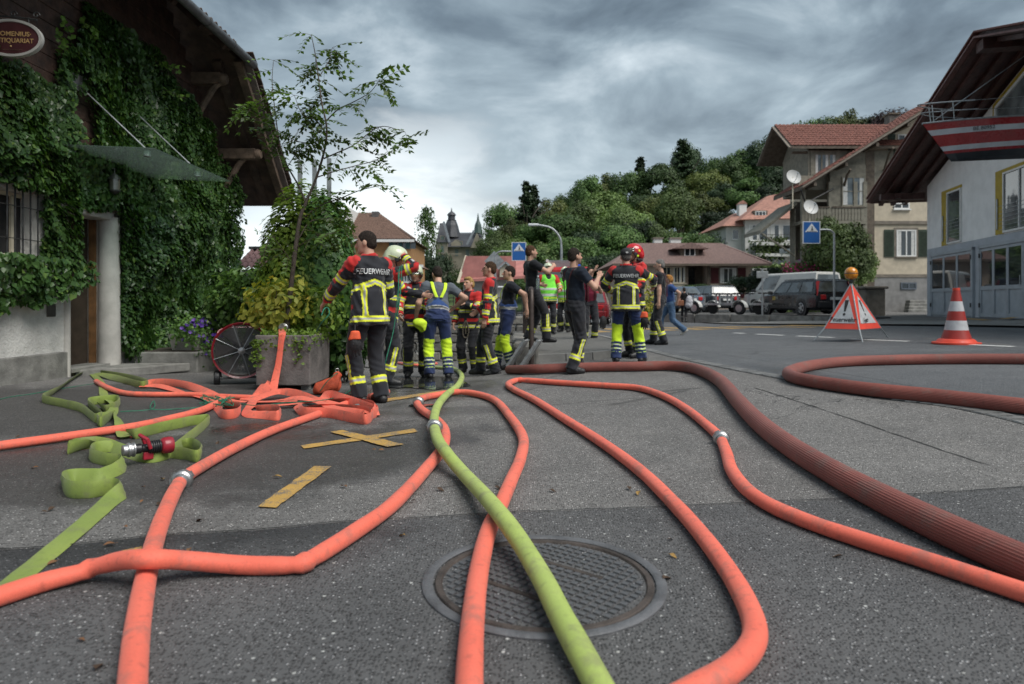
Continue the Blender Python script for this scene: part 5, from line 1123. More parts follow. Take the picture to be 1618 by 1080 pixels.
def bush(name, label, c, r, n, m, rng, size, stem=True, cat='shrub', group=None, elong=1.4, bump=.35):
    b = GZ(c[0], c[1]); t = thing(name, label, cat, b, group=group); cc = A3((0, 0, c[2] - b.z)); P, d = shell_points(n, cc, r, rng, bump, 1.8, rng.uniform(0, 50), .6); ok = P[:, 2] > .02
    o = leaves('foliage', P[ok], d[ok] + rng.normal(0, .5, (ok.sum(), 3)) + A3((0, 0, .3)), rng.uniform(size * .6, size * 1.3, ok.sum()), m, t, elong=elong, rng=rng); o['kind'] = 'stuff'
    if stem:
        mb = MB()
        for k in range(6): e = cc + A3((rng.uniform(-.6, .6) * r[0], rng.uniform(-.6, .6) * r[1], rng.uniform(0, .6) * r[2])); mb.tube([Vector((rng.uniform(-.1, .1), rng.uniform(-.1, .1), 0)), Vector(e * .5 + rng.normal(0, .04, 3)), Vector(e)], [.016, .011, .005], 6)
        mb.build('stem', BARK, t, True)
    return t
def shrubs():
    rng = np.random.default_rng(15)
    bush('laurel_bush', 'dark green laurel bush between the ivy wall and the thuja', tuple(P3(382, 500, 12.3)), (.62, .6, .80), 3200, HEDGE, rng, .085)
    bush('leafy_bush', 'leafy bush with long shoots below the tiled garden roof', tuple(P3(408, 485, 11.6)), (.5, .5, .82), 2200, HEDGE, rng, .08)
    bush('small_bush', 'small sparse bush growing in the mossy trough', tuple(P3(350, 500, 13.6)), (.42, .4, .55), 900, HEDGE, rng, .06)
    bush('ground_bush', 'dark ivy bush on the ground behind the standing firefighter', tuple(P3(540, 545, 9.4)), (.38, .35, .42), 1800, IVY, rng, .075)
    # petunias
    t = thing('petunias', 'purple and pink petunias spilling over the pale stone trough', 'flowers', (-5.7, 12.0, .42)); n = 1700
    P = np.stack([rng.normal(.12, .17, n), rng.uniform(-.75, .6, n), rng.normal(.08, .13, n)], 1); P[:, 2] -= np.clip(P[:, 0] - .2, 0, 1) * 1.3
    leaves('foliage', P, rng.normal(0, 1, P.shape) + A3((.8, -.5, .6)), rng.uniform(.03, .06, n), HEDGE, t, rng=rng)['kind'] = 'stuff'
    for nm, cols, cnt in (('purple_bloom', (.06, .02, .20), 58), ('violet_bloom', (.13, .06, .30), 30), ('pink_bloom', (.42, .02, .10), 26)):
        fm = mat(nm, cols, .6, .2, 20); first = None
        for k in range(cnt):
            y = rng.uniform(-.8, .62) if nm != 'pink_bloom' else rng.uniform(.15, .75); x = rng.normal(.22, .13); z = rng.normal(.13, .11) - max(0, x - .25) * 1.2
            if first is None:
                mb = MB(); i = mb.addv([(0, 0, -.012)] + [((.038 if q % 2 else .030) * math.cos(q * .628), (.038 if q % 2 else .030) * math.sin(q * .628), .008) for q in range(10)])
                for q in range(10): mb.face((i, i + 1 + q, i + 1 + (q + 1) % 10))
                o = first = mb.build('bloom', fm, t)
            else: o = share(first, t)
            o.location = (x + .03, y - .02, z); o.rotation_euler = (R(rng.uniform(20, 80)), R(rng.uniform(10, 60)), rng.uniform(-.6, .9)); s = rng.uniform(.8, 1.25); o.scale = (s, s, s)
shrubs()
def planter():
    b = GZ(-2.78, 8.48); b.z = -.075; t = thing('planter', 'weathered square concrete planter on short feet', 'planter', b)
    m = mat('planter_concrete', (.20, .175, .165), .9, .38, 3.2, .5, 26, col2=(.095, .085, .08))
    MB().rings([[(-.325, -.42, .07), (.325, -.42, .07), (.325, .44, .07), (-.325, .44, .07)], [(-.335, -.43, .68), (.335, -.43, .68), (.335, .45, .68), (-.335, .45, .68)], [(-.27, -.365, .68), (.27, -.365, .68), (.27, .385, .68), (-.27, .385, .68)], [(-.27, -.365, .60), (.27, -.365, .60), (.27, .385, .60), (-.27, .385, .60)]]).build('box', m, t, bevel=.012)
    for x in (-.24, .24):
        for y in (-.28, .32): MB().bbox((x - .05, y - .05, 0), (x + .05, y + .05, .072), .006).build('foot', CONC, t)
    MB().bbox((-.265, -.36, .55), (.265, .38, .625), .004).build('soil', MATS['soil'], t)
    rng = np.random.default_rng(31); n = 1500
    g = thing('ground_cover', 'yellow-green trailing plants spilling over the planter rim', 'plant', b + Vector((0, 0, .62)), group=None)
    P = np.stack([rng.uniform(-.37, .37, n), rng.uniform(-.46, .4, n), rng.normal(.06, .035, n)], 1); edge = np.maximum(np.abs(P[:, 0]) - .30, 0) + np.maximum(-P[:, 1] - .34, 0); P[:, 2] -= edge * rng.uniform(.2, 1.5, n)
    k = rng.random(n) < .12; P[k, 0] = rng.choice([-.33, -.28, .2], k.sum()) + rng.normal(0, .03, k.sum()); P[k, 1] = -.455; P[k, 2] = -rng.random(k.sum()) ** 1.5 * .32
    leaves('foliage', P, rng.normal(0, 1, P.shape) + A3((0, -.5, .8)), rng.uniform(.02, .045, n), GRASSY, g, rng=rng)['kind'] = 'stuff'
    c = b + Vector((-.28, .25, 1.02)); bush('variegated_shrub', 'yellow-leaved shrub growing in the concrete planter', (c.x, c.y, c.z), (.48, .40, .42), 900, YELLOWY, rng, .062, elong=1.8)
    c = b + Vector((.22, .3, .95)); bush('green_shrub', 'light green shrub crowding the young tree in the planter', (c.x, c.y, c.z), (.36, .34, .38), 620, GRASSY, rng, .055, elong=1.8)
    # young tree with feathered leaves
    base = b + Vector((-.02, .05, .6)); tr = thing('young_tree', 'slender young tree with feathered leaves growing out of the planter', 'tree', base)
    Y0 = base.y; pt = lambda u, v, dy=0.: P3(u, v, Y0 + dy) - base
    limbs = [([(453, 520, 0), (458, 470, .02), (466, 400, .0), (474, 345, .02), (484, 318, .03)], .036, .020), ([(484, 318, .03), (500, 280, .02), (513, 235, 0), (516, 200, -.05), (508, 160, -.05), (503, 120, -.02), (498, 85, 0), (492, 55, .02)], .018, .004), ([(482, 316, .03), (470, 290, .1), (448, 250, .15), (440, 215, .2), (434, 170, .2), (430, 130, .22), (432, 95, .25)], .013, .003),
             ([(516, 190, -.05), (535, 172, -.1), (560, 160, -.2), (585, 145, -.3), (600, 125, -.35)], .009, .003), ([(512, 250, -.02), (535, 240, -.2), (560, 228, -.3), (600, 200, -.3), (640, 208, -.4)], .010, .003), ([(513, 240, 0), (495, 228, .15), (468, 222, .3), (440, 206, .3), (410, 190, .3)], .008, .003),
             ([(514, 210, -.05), (500, 190, -.2), (478, 180, -.3), (465, 150, -.35)], .007, .003), ([(478, 345, .02), (505, 325, -.2), (540, 312, -.3), (570, 300, -.35), (605, 292, -.4)], .011, .003), ([(500, 280, .02), (530, 270, .2), (560, 262, .3), (600, 250, .3), (640, 222, .3)], .009, .003), ([(455, 262, .13), (470, 240, 0), (492, 225, -.1)], .006, .003), ([(470, 380, .02), (490, 350, .2), (520, 345, .35)], .009, .003), ([(432, 140, .22), (415, 158, .1), (392, 170, 0)], .006, .002), ([(464, 420, 0), (448, 395, -.2), (430, 372, -.3)], .007, .003), ([(505, 120, -.02), (520, 95, .1), (525, 75, .15)], .006, .002), ([(470, 390, 0), (500, 372, -.35), (525, 368, -.5)], .006, .002)]
    tw = []
    for k, (pp, r0, r1) in enumerate(limbs):
        S = spline([pt(*p) for p in pp], 7); rad = list(np.linspace(r0, r1, len(S))); MB().tube([Vector(p) for p in S], rad, 9).build('trunk' if k == 0 else 'branch', YBARK, tr, True); tw.append(S)
    fr = []
    for v in range(5):                     # five shapes of feathered leaf, each a rachis with leaflets
        P = []; N = []; sz = []; mb = MB(); L = rng.uniform(.26, .38); npair = rng.integers(5, 8); dr = rng.uniform(.5, 1.3); rp = []
        for q in range(npair + 1):
            f = q / npair; x = L * f; z = -dr * .35 * x * x / L; rp.append(Vector((x, 0, z)))
        mb.tube(rp, .0022, 4); mb.cur = 1
        for q in range(1, npair + 1):
            for s in (-1, 1):
                if q == npair and s > 0: tip = True
                o = rp[q]; ln = rng.uniform(.075, .105) * (1 - .25 * abs(q / npair - .5)); d = Vector((.45, s * .9, -.28 + rng.normal(0, .12))).normalized(); w = Vector((0, 0, 1)).cross(d).normalized() * ln * .27; w.z += rng.normal(0, .006); up = Vector((0, 0, .006))
                mb.poly([o, o + d * ln * .45 + w, o + d * ln]); mb.poly([o, o + d * ln, o + d * ln * .45 - w + up])
        o = rp[-1]; mb.poly([o, o + Vector((.035, .016, -.01)), o + Vector((.075, 0, -.02)), o + Vector((.035, -.016, -.01))])
        me = mb.build('leaf', [YBARK, TREELEAF], tr); fr.append(me)
    used = set()
    def put_frond(p, d):
        k = int(rng.integers(0, 5))
        o = fr[k] if k not in used else share(fr[k], tr); used.add(k); o.location = Vector(p); yaw = math.atan2(d[1], d[0]) + rng.normal(0, .5); o.rotation_euler = (rng.normal(0, .35), R(rng.uniform(-30, 45)), yaw); s = rng.uniform(.75, 1.2); o.scale = (s, s, s)
    for k, S in enumerate(tw[1:]):
        n = max(11, int(len(S) * .62)) + (6 if k == 0 else 0)
        for q in range(n):
            f = rng.uniform(.34 if k < 2 else .3, 1) if q > 2 else 1.; i = int(f * (len(S) - 1)); a = rng.uniform(0, 6.283); tang = S[min(i + 1, len(S) - 1)] - S[max(i - 1, 0)]; tang = tang / np.linalg.norm(tang); d = tang * .7 + A3((math.cos(a), .55 * math.sin(a), .1)); put_frond(S[i], d)
    for k in range(5):
        if k not in used: put_frond(tw[1][-1], (1, 0, 0))
planter()
def fan():
    c = P3(381, 555, 9.05); b = GZ(c.x, c.y); t = thing('ventilation_fan', 'large round red ventilation fan with wire guard on small wheels', 'fan', b, R(24)); red = mat('fan_red', (.20, .012, .020), .35, .2, 8, coat=.3); rr = .36; zc = .46; ax = (0, 1, 0)
    o = (0, 0, zc)
    MB().lathe([(rr - .012, -.15), (rr + .012, -.16), (rr + .014, -.15), (rr, -.13), (rr, .13), (rr + .014, .15), (rr + .012, .16), (rr - .012, .15), (rr - .015, .12), (rr - .015, -.12)], 48, o, ax, cap=False).build('shroud', red, t, True)
    mb = MB()
    for k in range(1, 21): r = rr * k / 21; mb.tube([(r * math.cos(a), -.165 + .02 * (r / rr), zc + r * math.sin(a)) for a in np.linspace(0, 6.2832, 41)], .0034, 4, cap=False)
    mb.build('wire_rings', M['wire'], t, True)
    for k in range(8): a = k * math.pi / 4 + .3; MB().tube([(.04 * math.cos(a), -.172, zc + .04 * math.sin(a)), (rr * math.cos(a), -.15, zc + rr * math.sin(a))], .0055, 6).build('guard_spoke', M['steel'], t)
    MB().lathe([(0, -.04), (.045, -.03), (.05, 0), (.05, .1), (0, .1)], 18, (0, -.14, zc), ax).build('hub', M['alu'], t, True)
    bl = None
    for k in range(6):
        if bl is None:
            mb = MB(); mb.rings([[(.05, -.04, -.03), (.05, .05, .03), (.05, .058, .03), (.05, -.032, -.03)], [(.32, -.02, -.10), (.32, .06, .09), (.32, .066, .09), (.32, -.014, -.10)]]); bl = mb.build('blade', mat('fan_blade', (.20, .20, .20), .45, .2, 6, metal=.5), t)
        o2 = bl if k == 0 else share(bl, t); o2.location = (0, .0, zc); o2.rotation_euler = (0, k * math.pi / 3, 0)
    MB().bbox((-.1, .02, zc - .1), (.1, .26, zc + .1), .02).build('motor', M['black_plastic'], t)
    for s in (-1, 1):
        w = MB().lathe([(.03, -.035), (.085, -.04), (.10, -.025), (.10, .025), (.085, .04), (.03, .035)], 22, (s * .30, -.06, .10), (1, 0, 0)).build('wheel', M['boot'], t, True); MB().lathe([(0, -.042), (.05, -.042), (.055, -.03), (.055, .03), (.05, .042), (0, .042)], 14, (s * .30, -.06, .10), (1, 0, 0)).build('rim', M['alu'], w, True)
        MB().tube([(s * .25, -.10, .10), (s * .25, .18, .08), (s * .27, .22, .25), (s * .33, .10, zc)], .014, 8).build('frame', M['dsteel'], t, True)
    MB().tube([(-.27, -.12, .10), (.27, -.12, .10)], .015, 8).build('axle', M['dsteel'], t, True); MB().tube([(-.24, .2, .07), (.24, .2, .07)], .015, 8).build('rear_bar', M['dsteel'], t, True)
    MB().tube(spline([(-.30, .14, zc + .1), (-.24, .24, zc + .28), (.24, .24, zc + .28), (.30, .14, zc + .1)], 6), .013, 8).build('handle', red, t, True)
fan()
# ---------------------------------------------------------------- houses: shared pieces
def frame_thing(name, label, cat, o, ang, group=None): return thing(name, label, cat, o, ang, group)
def window(par, x, z, w, h, y=0., cols=2, rows=1, fm=None, gm=None, shut=None, sill=True, fw=.07, name='window', curtain=False, trim=None, sw=None):
    "window in a wall whose outside faces -y; x, z lower left corner"
    fm = fm or M['white_paint']; gm = gm or M['glass']; mb = MB()
    mb.box((x, y - .05, z), (x + fw, y + .02, z + h)); mb.box((x + w - fw, y - .05, z), (x + w, y + .02, z + h)); mb.box((x + fw, y - .05, z), (x + w - fw, y + .02, z + fw)); mb.box((x + fw, y - .05, z + h - fw), (x + w - fw, y + .02, z + h))
    for c in range(1, cols): q = x + w * c / cols; mb.box((q - fw * .5, y - .048, z + fw), (q + fw * .5, y + .02, z + h - fw))
    o = mb.build(name, fm, par)
    for c in range(cols):
        for r in range(rows):
            a = x + w * c / cols + (fw if c == 0 else fw * .5); b = x + w * (c + 1) / cols - (fw if c == cols - 1 else fw * .5); z0 = z + fw + (h - 2 * fw) * r / rows; z1 = z + fw + (h - 2 * fw) * (r + 1) / rows
            if r: MB().box((a, y - .045, z0 - .02), (b, y + .0, z0 + .02)).build('glazing_bar', fm, o)
            MB().box((a, y - .018, z0), (b, y - .008, z1)).build('pane', gm, o)
            if curtain: MB().box((a + (b - a) * (.55 if c else .0), y - .022, z0), (a + (b - a) * (1. if c else .45), y - .019, z1)).build('curtain', M['curtain'], o)
    if sill: MB().box((x - .06, y - .12, z - .07), (x + w + .06, y + .02, z - .003)).build('sill', trim or fm, o)
    if trim: 
        mb = MB(); mb.box((x - .13, y - .03, z - .07), (x - .003, y + .02, z + h + .13)); mb.box((x + w + .003, y - .03, z - .07), (x + w + .13, y + .02, z + h + .13)); mb.box((x - .003, y - .03, z + h + .003), (x + w + .003, y + .02, z + h + .13)); mb.build('surround', trim, o)
    if shut:
        for s in (-1, 1):
            if sw and s not in sw: continue
            ww = w * .5; x0 = x - ww - .14 if s < 0 else x + w + .14; sh = MB().box((x0, y - .05, z - .02), (x0 + ww, y - .012, z + h + .02)).build('shutter', shut, o); mb = MB(); n = max(6, int(h / .09))
            for k in range(n): zz = z + .06 + (h - .12) * k / n; mb.obox((x0 + ww / 2, y - .055, zz + .02), ww - .12, .014, .05, (1, 0, 0), (0, .85, .5), (0, -.5, .85))
            mb.build('louvres', shut, o)['kind'] = 'stuff'
    return o
def tiles(par, o, e, up, nu, nv, m, th=.03, name='roof_tiles', wave=.0):
    "one slope of overlapping tiles: o corner at the eaves, e along the eaves, up the slope; all joined"
    o, e, up = Vector(o), Vector(e), Vector(up); nn = e.cross(up).normalized(); nn = nn if nn.z > 0 else -nn; du = e / nu; dv = up / nv; mb = MB()
    for j in range(nv):
        for i in range(nu):
            off = (.5 if j % 2 else 0); a = o + du * (i + off * .0) + dv * j + nn * (.02 + RNG.uniform(0, .012)); w = du * .96
            mb.rings([[a + nn * th, a + w * .5 + nn * (th + wave), a + w + nn * th, a + w + nn * (th - .02), a + nn * (th - .02)], [a + dv * 1.12, a + w * .5 + dv * 1.12 + nn * wave, a + w + dv * 1.12, a + w + dv * 1.12 - nn * .015, a + dv * 1.12 - nn * .015]])
    ob = mb.build(name, m, par); ob['kind'] = 'stuff'; return ob
WPLAST = mat('white_render', (.80, .795, .78), .85, .08, 2, .35, 60); GPLAST = mat('grey_render', (.40, .425, .46), .85, .1, 2, .3, 50); YREV = mat('yellow_reveal', (.42, .30, .03), .7, .12, 4); GDOOR = mat('grey_garage_paint', (.33, .36, .39), .5, .1, 3); BRWOOD = mat('brown_soffit', (.060, .024, .020), .6, .3, 5, .3, 30); BRBOARD = mat('brown_board', (.115, .048, .042), .6, .2, 5, .2)
def garage_house():
    ang = math.atan2(-.9754, -.2205); base = Vector((16.24, 26, .55)); t = thing('garage_house', 'white house with grey garage doors, yellow window reveals and a brown gable roof', 'house', base, ang)
    B = lambda n, a, b, m, p=t, bev=0: MB().box(a, b).build(n, m, p, bevel=bev)
    zr = lambda x: 5.10 + .313 * (8.3 - abs(x - 8.3))              # wall height under the roof (local, base = 0)
    B('ground_floor_wall', (0, .0, -.3), (16.6, 8, 2.53), GPLAST)
    w = MB(); w.prism([(0, .004, 2.533), (16.6, .004, 2.533), (16.6, .004, 5.0), (8.3, .004, 7.62), (0, .004, 5.0)], (0, 8, 0)); w.build('upper_wall', WPLAST, t)
    # window with yellow reveals: box frames standing a little proud
    def ywin(x0, x1, z0, z1, nm='window'):
        o = MB().box((x0, -.02, z0), (x0 + .5, .1, z1)).build('reveal', YREV, t); MB().box((x0 + .5, -.02, z1 - .1), (x1, .1, z1)).build('reveal', YREV, t)
        g = window(t, x0 + .51, z0 + .02, x1 - x0 - .52, z1 - z0 - .13, -.002, 2 if x1 - x0 > 1.9 else 1, 1, M['white_paint'], glass_mat('garage_house_glass', (.11, .12, .12), .02), sill=False, fw=.06)
        for k in range(7): MB().tube([(x0 + .32, -.07, z0 + .12 + k * .12), (x1 - .02, -.07, z0 + .12 + k * .12)], .006, 5).build('guard_wire', M['steel'], g)
        MB().bbox((x0 + .12, -.06, z0 + .15), (x0 + .2, -.025, z0 + 1.1), .01).build('handle_rail', M['steel'], g)
    ywin(1.42, 3.1, 2.55, 4.55); ywin(5.5, 7.9, 2.55, 4.5); ywin(9.2, 11.6, 2.55, 4.5)
    # big gable glazing
    gp = [(5.62, 5.72), (11.0, 5.72), (11.0, 6.46), (8.3, 7.28), (5.62, 6.46)]
    MB().prism([(x, -.03, z) for x, z in [(5.35, 5.6), (11.25, 5.6), (11.25, 6.62), (8.3, 7.55), (5.35, 6.62)]], (0, .05, 0)).build('gable_reveal', YREV, t); MB().prism([(x, -.05, z) for x, z in gp], (0, .015, 0)).build('gable_pane', MATS['garage_house_glass'], t)
    mb = MB()
    for (a, b) in zip(gp, gp[1:] + gp[:1]): mb.bar((a[0], -.055, a[1]), (b[0], -.055, b[1]), .09, .07, (0, 1, 0))
    mb.bar((8.3, -.055, 5.72), (8.3, -.055, 7.2), .07, .06, (0, 1, 0)); mb.build('gable_frame', M['white_paint'], t)
    # garage doors
    def door(x0, x1, n):
        d = MB().box((x0, -.04, -.1), (x1, .03, 2.2)).build('garage_door', GDOOR, t); mb = MB(); mb.box((x0 - .1, -.09, -.1), (x0, .02, 2.3)); mb.box((x1, -.09, -.1), (x1 + .1, .02, 2.3)); mb.box((x0 - .1, -.09, 2.2), (x1 + .1, .02, 2.31)); mb.build('door_frame', GDOOR, d)
        wd = (x1 - x0) / n
        for k in range(n):
            a, b = x0 + wd * k, x0 + wd * (k + 1)
            MB().box((a + .07, -.062, .98), (b - .07, -.043, 2.1)).build('pane', glass_mat('garage_glass', (.018, .02, .024), .03), d)
            mb = MB(); mb.box((a + .005, -.075, 0), (a + .07, -.043, 2.17)); mb.box((b - .07, -.075, 0), (b - .005, -.043, 2.17)); mb.box((a + .07, -.074, .86), (b - .07, -.043, .98)); mb.box((a + .07, -.074, 2.1), (b - .07, -.043, 2.17)); mb.box((a + .07, -.074, .0), (b - .07, -.043, .12)); mb.build('door_leaf', GDOOR, d)
        for z in (.3, 1.9):
            for x in (x0, x1): MB().cyl((x, -.1, z), (x, -.1, z + .14), .025, seg=8).build('hinge', M['dsteel'], d)
        MB().bar((x0 + wd * (n // 2 + 1) - .1, -.1, .95), (x0 + wd * (n // 2 + 1) - .1, -.1, 1.25), .02).build('handle', M['steel'], d)
    door(.62, 4.0, 3); door(4.62, 8.1, 4); door(8.8, 12.2, 4)
    # roof: two slopes, deep overhang with visible soffit
    e0, e1 = -1.6, 7; dx = 9.87; ap = 7.70; lo = ap - .313 * dx
    roof = None
    for s in (-1, 1):
        xa = 8.3 + s * dx
        o = MB().rings([[(8.3, e0, ap + .02), (xa, e0, lo + .02), (xa, e0, lo + .18), (8.3, e0, ap + .18)], [(8.3, e1, ap + .02), (xa, e1, lo + .02), (xa, e1, lo + .18), (8.3, e1, ap + .18)]]).build('roof' if s < 0 else 'roof_slope', BRWOOD, t if s < 0 else roof); roof = roof or o
        MB().bar((8.3, e0 - .02, ap + .06), (xa, e0 - .02, lo + .06), .05, .26, (0, 1, 0)).build('verge_board', BRBOARD, roof)
        for y in (-1.2, -.75, -.3): MB().bar((8.3, y, ap - .06), (xa, y, lo - .06), .12, .16, (0, 1, 0)).build('rafter', BRWOOD, roof)
        n = 34; tl = None
        for k in range(n):
            f = k / n; x = 8.3 + s * dx * f; z = ap - .313 * dx * f + .21
            if tl is None: tl = MB().bbox((-.17, -.16, -.02), (.17, .3, .035), .01).build('roof_tile', mat('red_brown_tile', (.13, .05, .04), .8, .35, 6, .4), roof); q = tl
            else: q = share(tl, roof)
            q.location = (x + s * .14, e0, z - .05); q.rotation_euler = (0, math.atan(.313) * s, 0)
    MB().box((8.3 - dx - .05, e0, lo - .0), (8.3 - dx + .03, e1, lo + .2)).build('eaves_board', BRBOARD, roof); MB().tube([(8.3 - dx - .12, e0, lo + .1), (8.3 - dx - .12, e1, lo + .1)], .07, 10).build('gutter', mat('brown_gutter', (.09, .045, .04), .5, .2), roof, True)
    for y in (-1.58, ): MB().box((-.45, y, 4.55), (-.2, .0, 4.8)).build('purlin', BRWOOD, roof)
    MB().box((-1.2, -1.1, 4.58), (0, -.9, 4.78)).build('purlin', BRWOOD, roof); MB().tube([(-1.3, -.8, 4.38), (.0, -.8, 4.38)], .025, 8).build('rail', M['steel'], roof); MB().box((8.1, e0, ap - .34), (8.5, .0, ap - .05)).build('ridge_beam', BRWOOD, roof)
    # the yacht bow fixed to the gable
    Mt = Matrix.Translation(base) @ Matrix.Rotation(ang, 4, 'Z'); p = Mt @ Vector((8.3, 0, 4.28)); bt = thing('yacht_bow', 'red and white yacht bow jutting out of the white gable', 'boat', p, ang)
    sec = []                       # stations from the wall outwards; hull outline half-breadths at keel, chine, bands, deck
    cols = [mat('hull_dark', (.03, .034, .04), .4, .2, 5, coat=.3), mat('hull_red', (.30, .018, .022), .3, .1, 4, coat=.4), mat('hull_white', (.50, .52, .55), .35, .08, 4, coat=.4)]
    N = 14
    def station(f):
        brd = .62 * (1 - f ** 2.4) + .012; sh = .98 + .10 * f
        out = []
        for k, (a, wd) in enumerate(((0, .02), (.07, .42), (.20, .74), (.27, .79), (.39, .86), (.68, .95), (.82, .98), (1., 1.))): out.append((brd * wd, .3 - 3.25 * f * (.80 + .22 * a), .08 + sh * a))
        return out
    st = [station(i / N) for i in range(N + 1)]; names = ['keel', 'bilge', 'boot_top', 'white_band', 'red_band', 'white_stripe', 'sheer_band']; ci = [0, 0, 1, 2, 1, 2, 1]
    hull = None
    for k in range(7):
        mb = MB()
        for s in (-1, 1):
            for a, b in zip(st, st[1:]): mb.poly([(s * a[k][0], a[k][1], a[k][2]), (s * b[k][0], b[k][1], b[k][2]), (s * b[k + 1][0], b[k + 1][1], b[k + 1][2]), (s * a[k + 1][0], a[k + 1][1], a[k + 1][2])])
        ob = mb.build('hull' if k == 0 else names[k], cols[ci[k]], bt if k == 0 else hull, True); hull = hull or ob
    mb = MB()
    for a, b in zip(st, st[1:]): mb.poly([(-a[7][0], a[7][1], a[7][2]), (a[7][0], a[7][1], a[7][2]), (b[7][0], b[7][1], b[7][2]), (-b[7][0], b[7][1], b[7][2])])
    mb.build('deck', cols[2], bt)
    for s in (-1, 1): MB().tube([(s * q[7][0], q[7][1], q[7][2] + .015) for q in st], .025, 6).build('toe_rail', M['steel'], bt, True); text_mesh('lettering', 'BE 80952', .13, M['print_dark'], bt, (.50, -1.7, .86), (R(90), 0, R(78)), .003) if s < 0 else None
    yb = st[-1][7][1]
    pul = [(-.48, -1.9, 1.62), (-.28, -2.7, 1.66), (0, yb - .12, 1.70), (.28, -2.7, 1.66), (.48, -1.9, 1.62)]
    MB().tube(spline(pul, 6), .018, 8).build('pulpit_rail', M['steel'], bt, True); MB().tube(spline([(x * .98, y + .08, z - .24) for x, y, z in pul], 6), .014, 8).build('pulpit_rail', M['steel'], bt, True)
    for x, y in ((-.34, -2.35), (.34, -2.35), (-.1, yb + .25), (.1, yb + .25)): MB().tube([(x, y, 1.18), (x * 1.1, y - .05, 1.65)], .014, 7).build('stanchion', M['steel'], bt, True)
    for s in (-1, 1): MB().tube([(s * .48, -1.9, 1.62), (s * .6, .2, 1.62)], .008, 5).build('guard_wire', M['steel'], bt, True)
    MB().tube([(0, yb + .3, 1.25), (0, .2, 3.4)], .012, 6).build('stay_wire', M['steel'], bt, True)
garage_house()
CREAM = mat('cream_brick', (.52, .45, .345), .85, .1, 3, .5, 30); OWOOD = mat('weathered_green_wood', (.21, .195, .155), .8, .2, 4, .4, 30); DOWOOD = mat('weathered_brown_wood', (.12, .095, .072), .8, .25, 5, .4); SHUTG = mat('green_shutter', (.028, .045, .028), .6, .2, 5); REDTILE = mat('red_roof_tile', (.19, .075, .056), .8, .4, 9, .4); SANDST = mat('sandstone_trim', (.19, .165, .135), .85, .2, 4, .4)
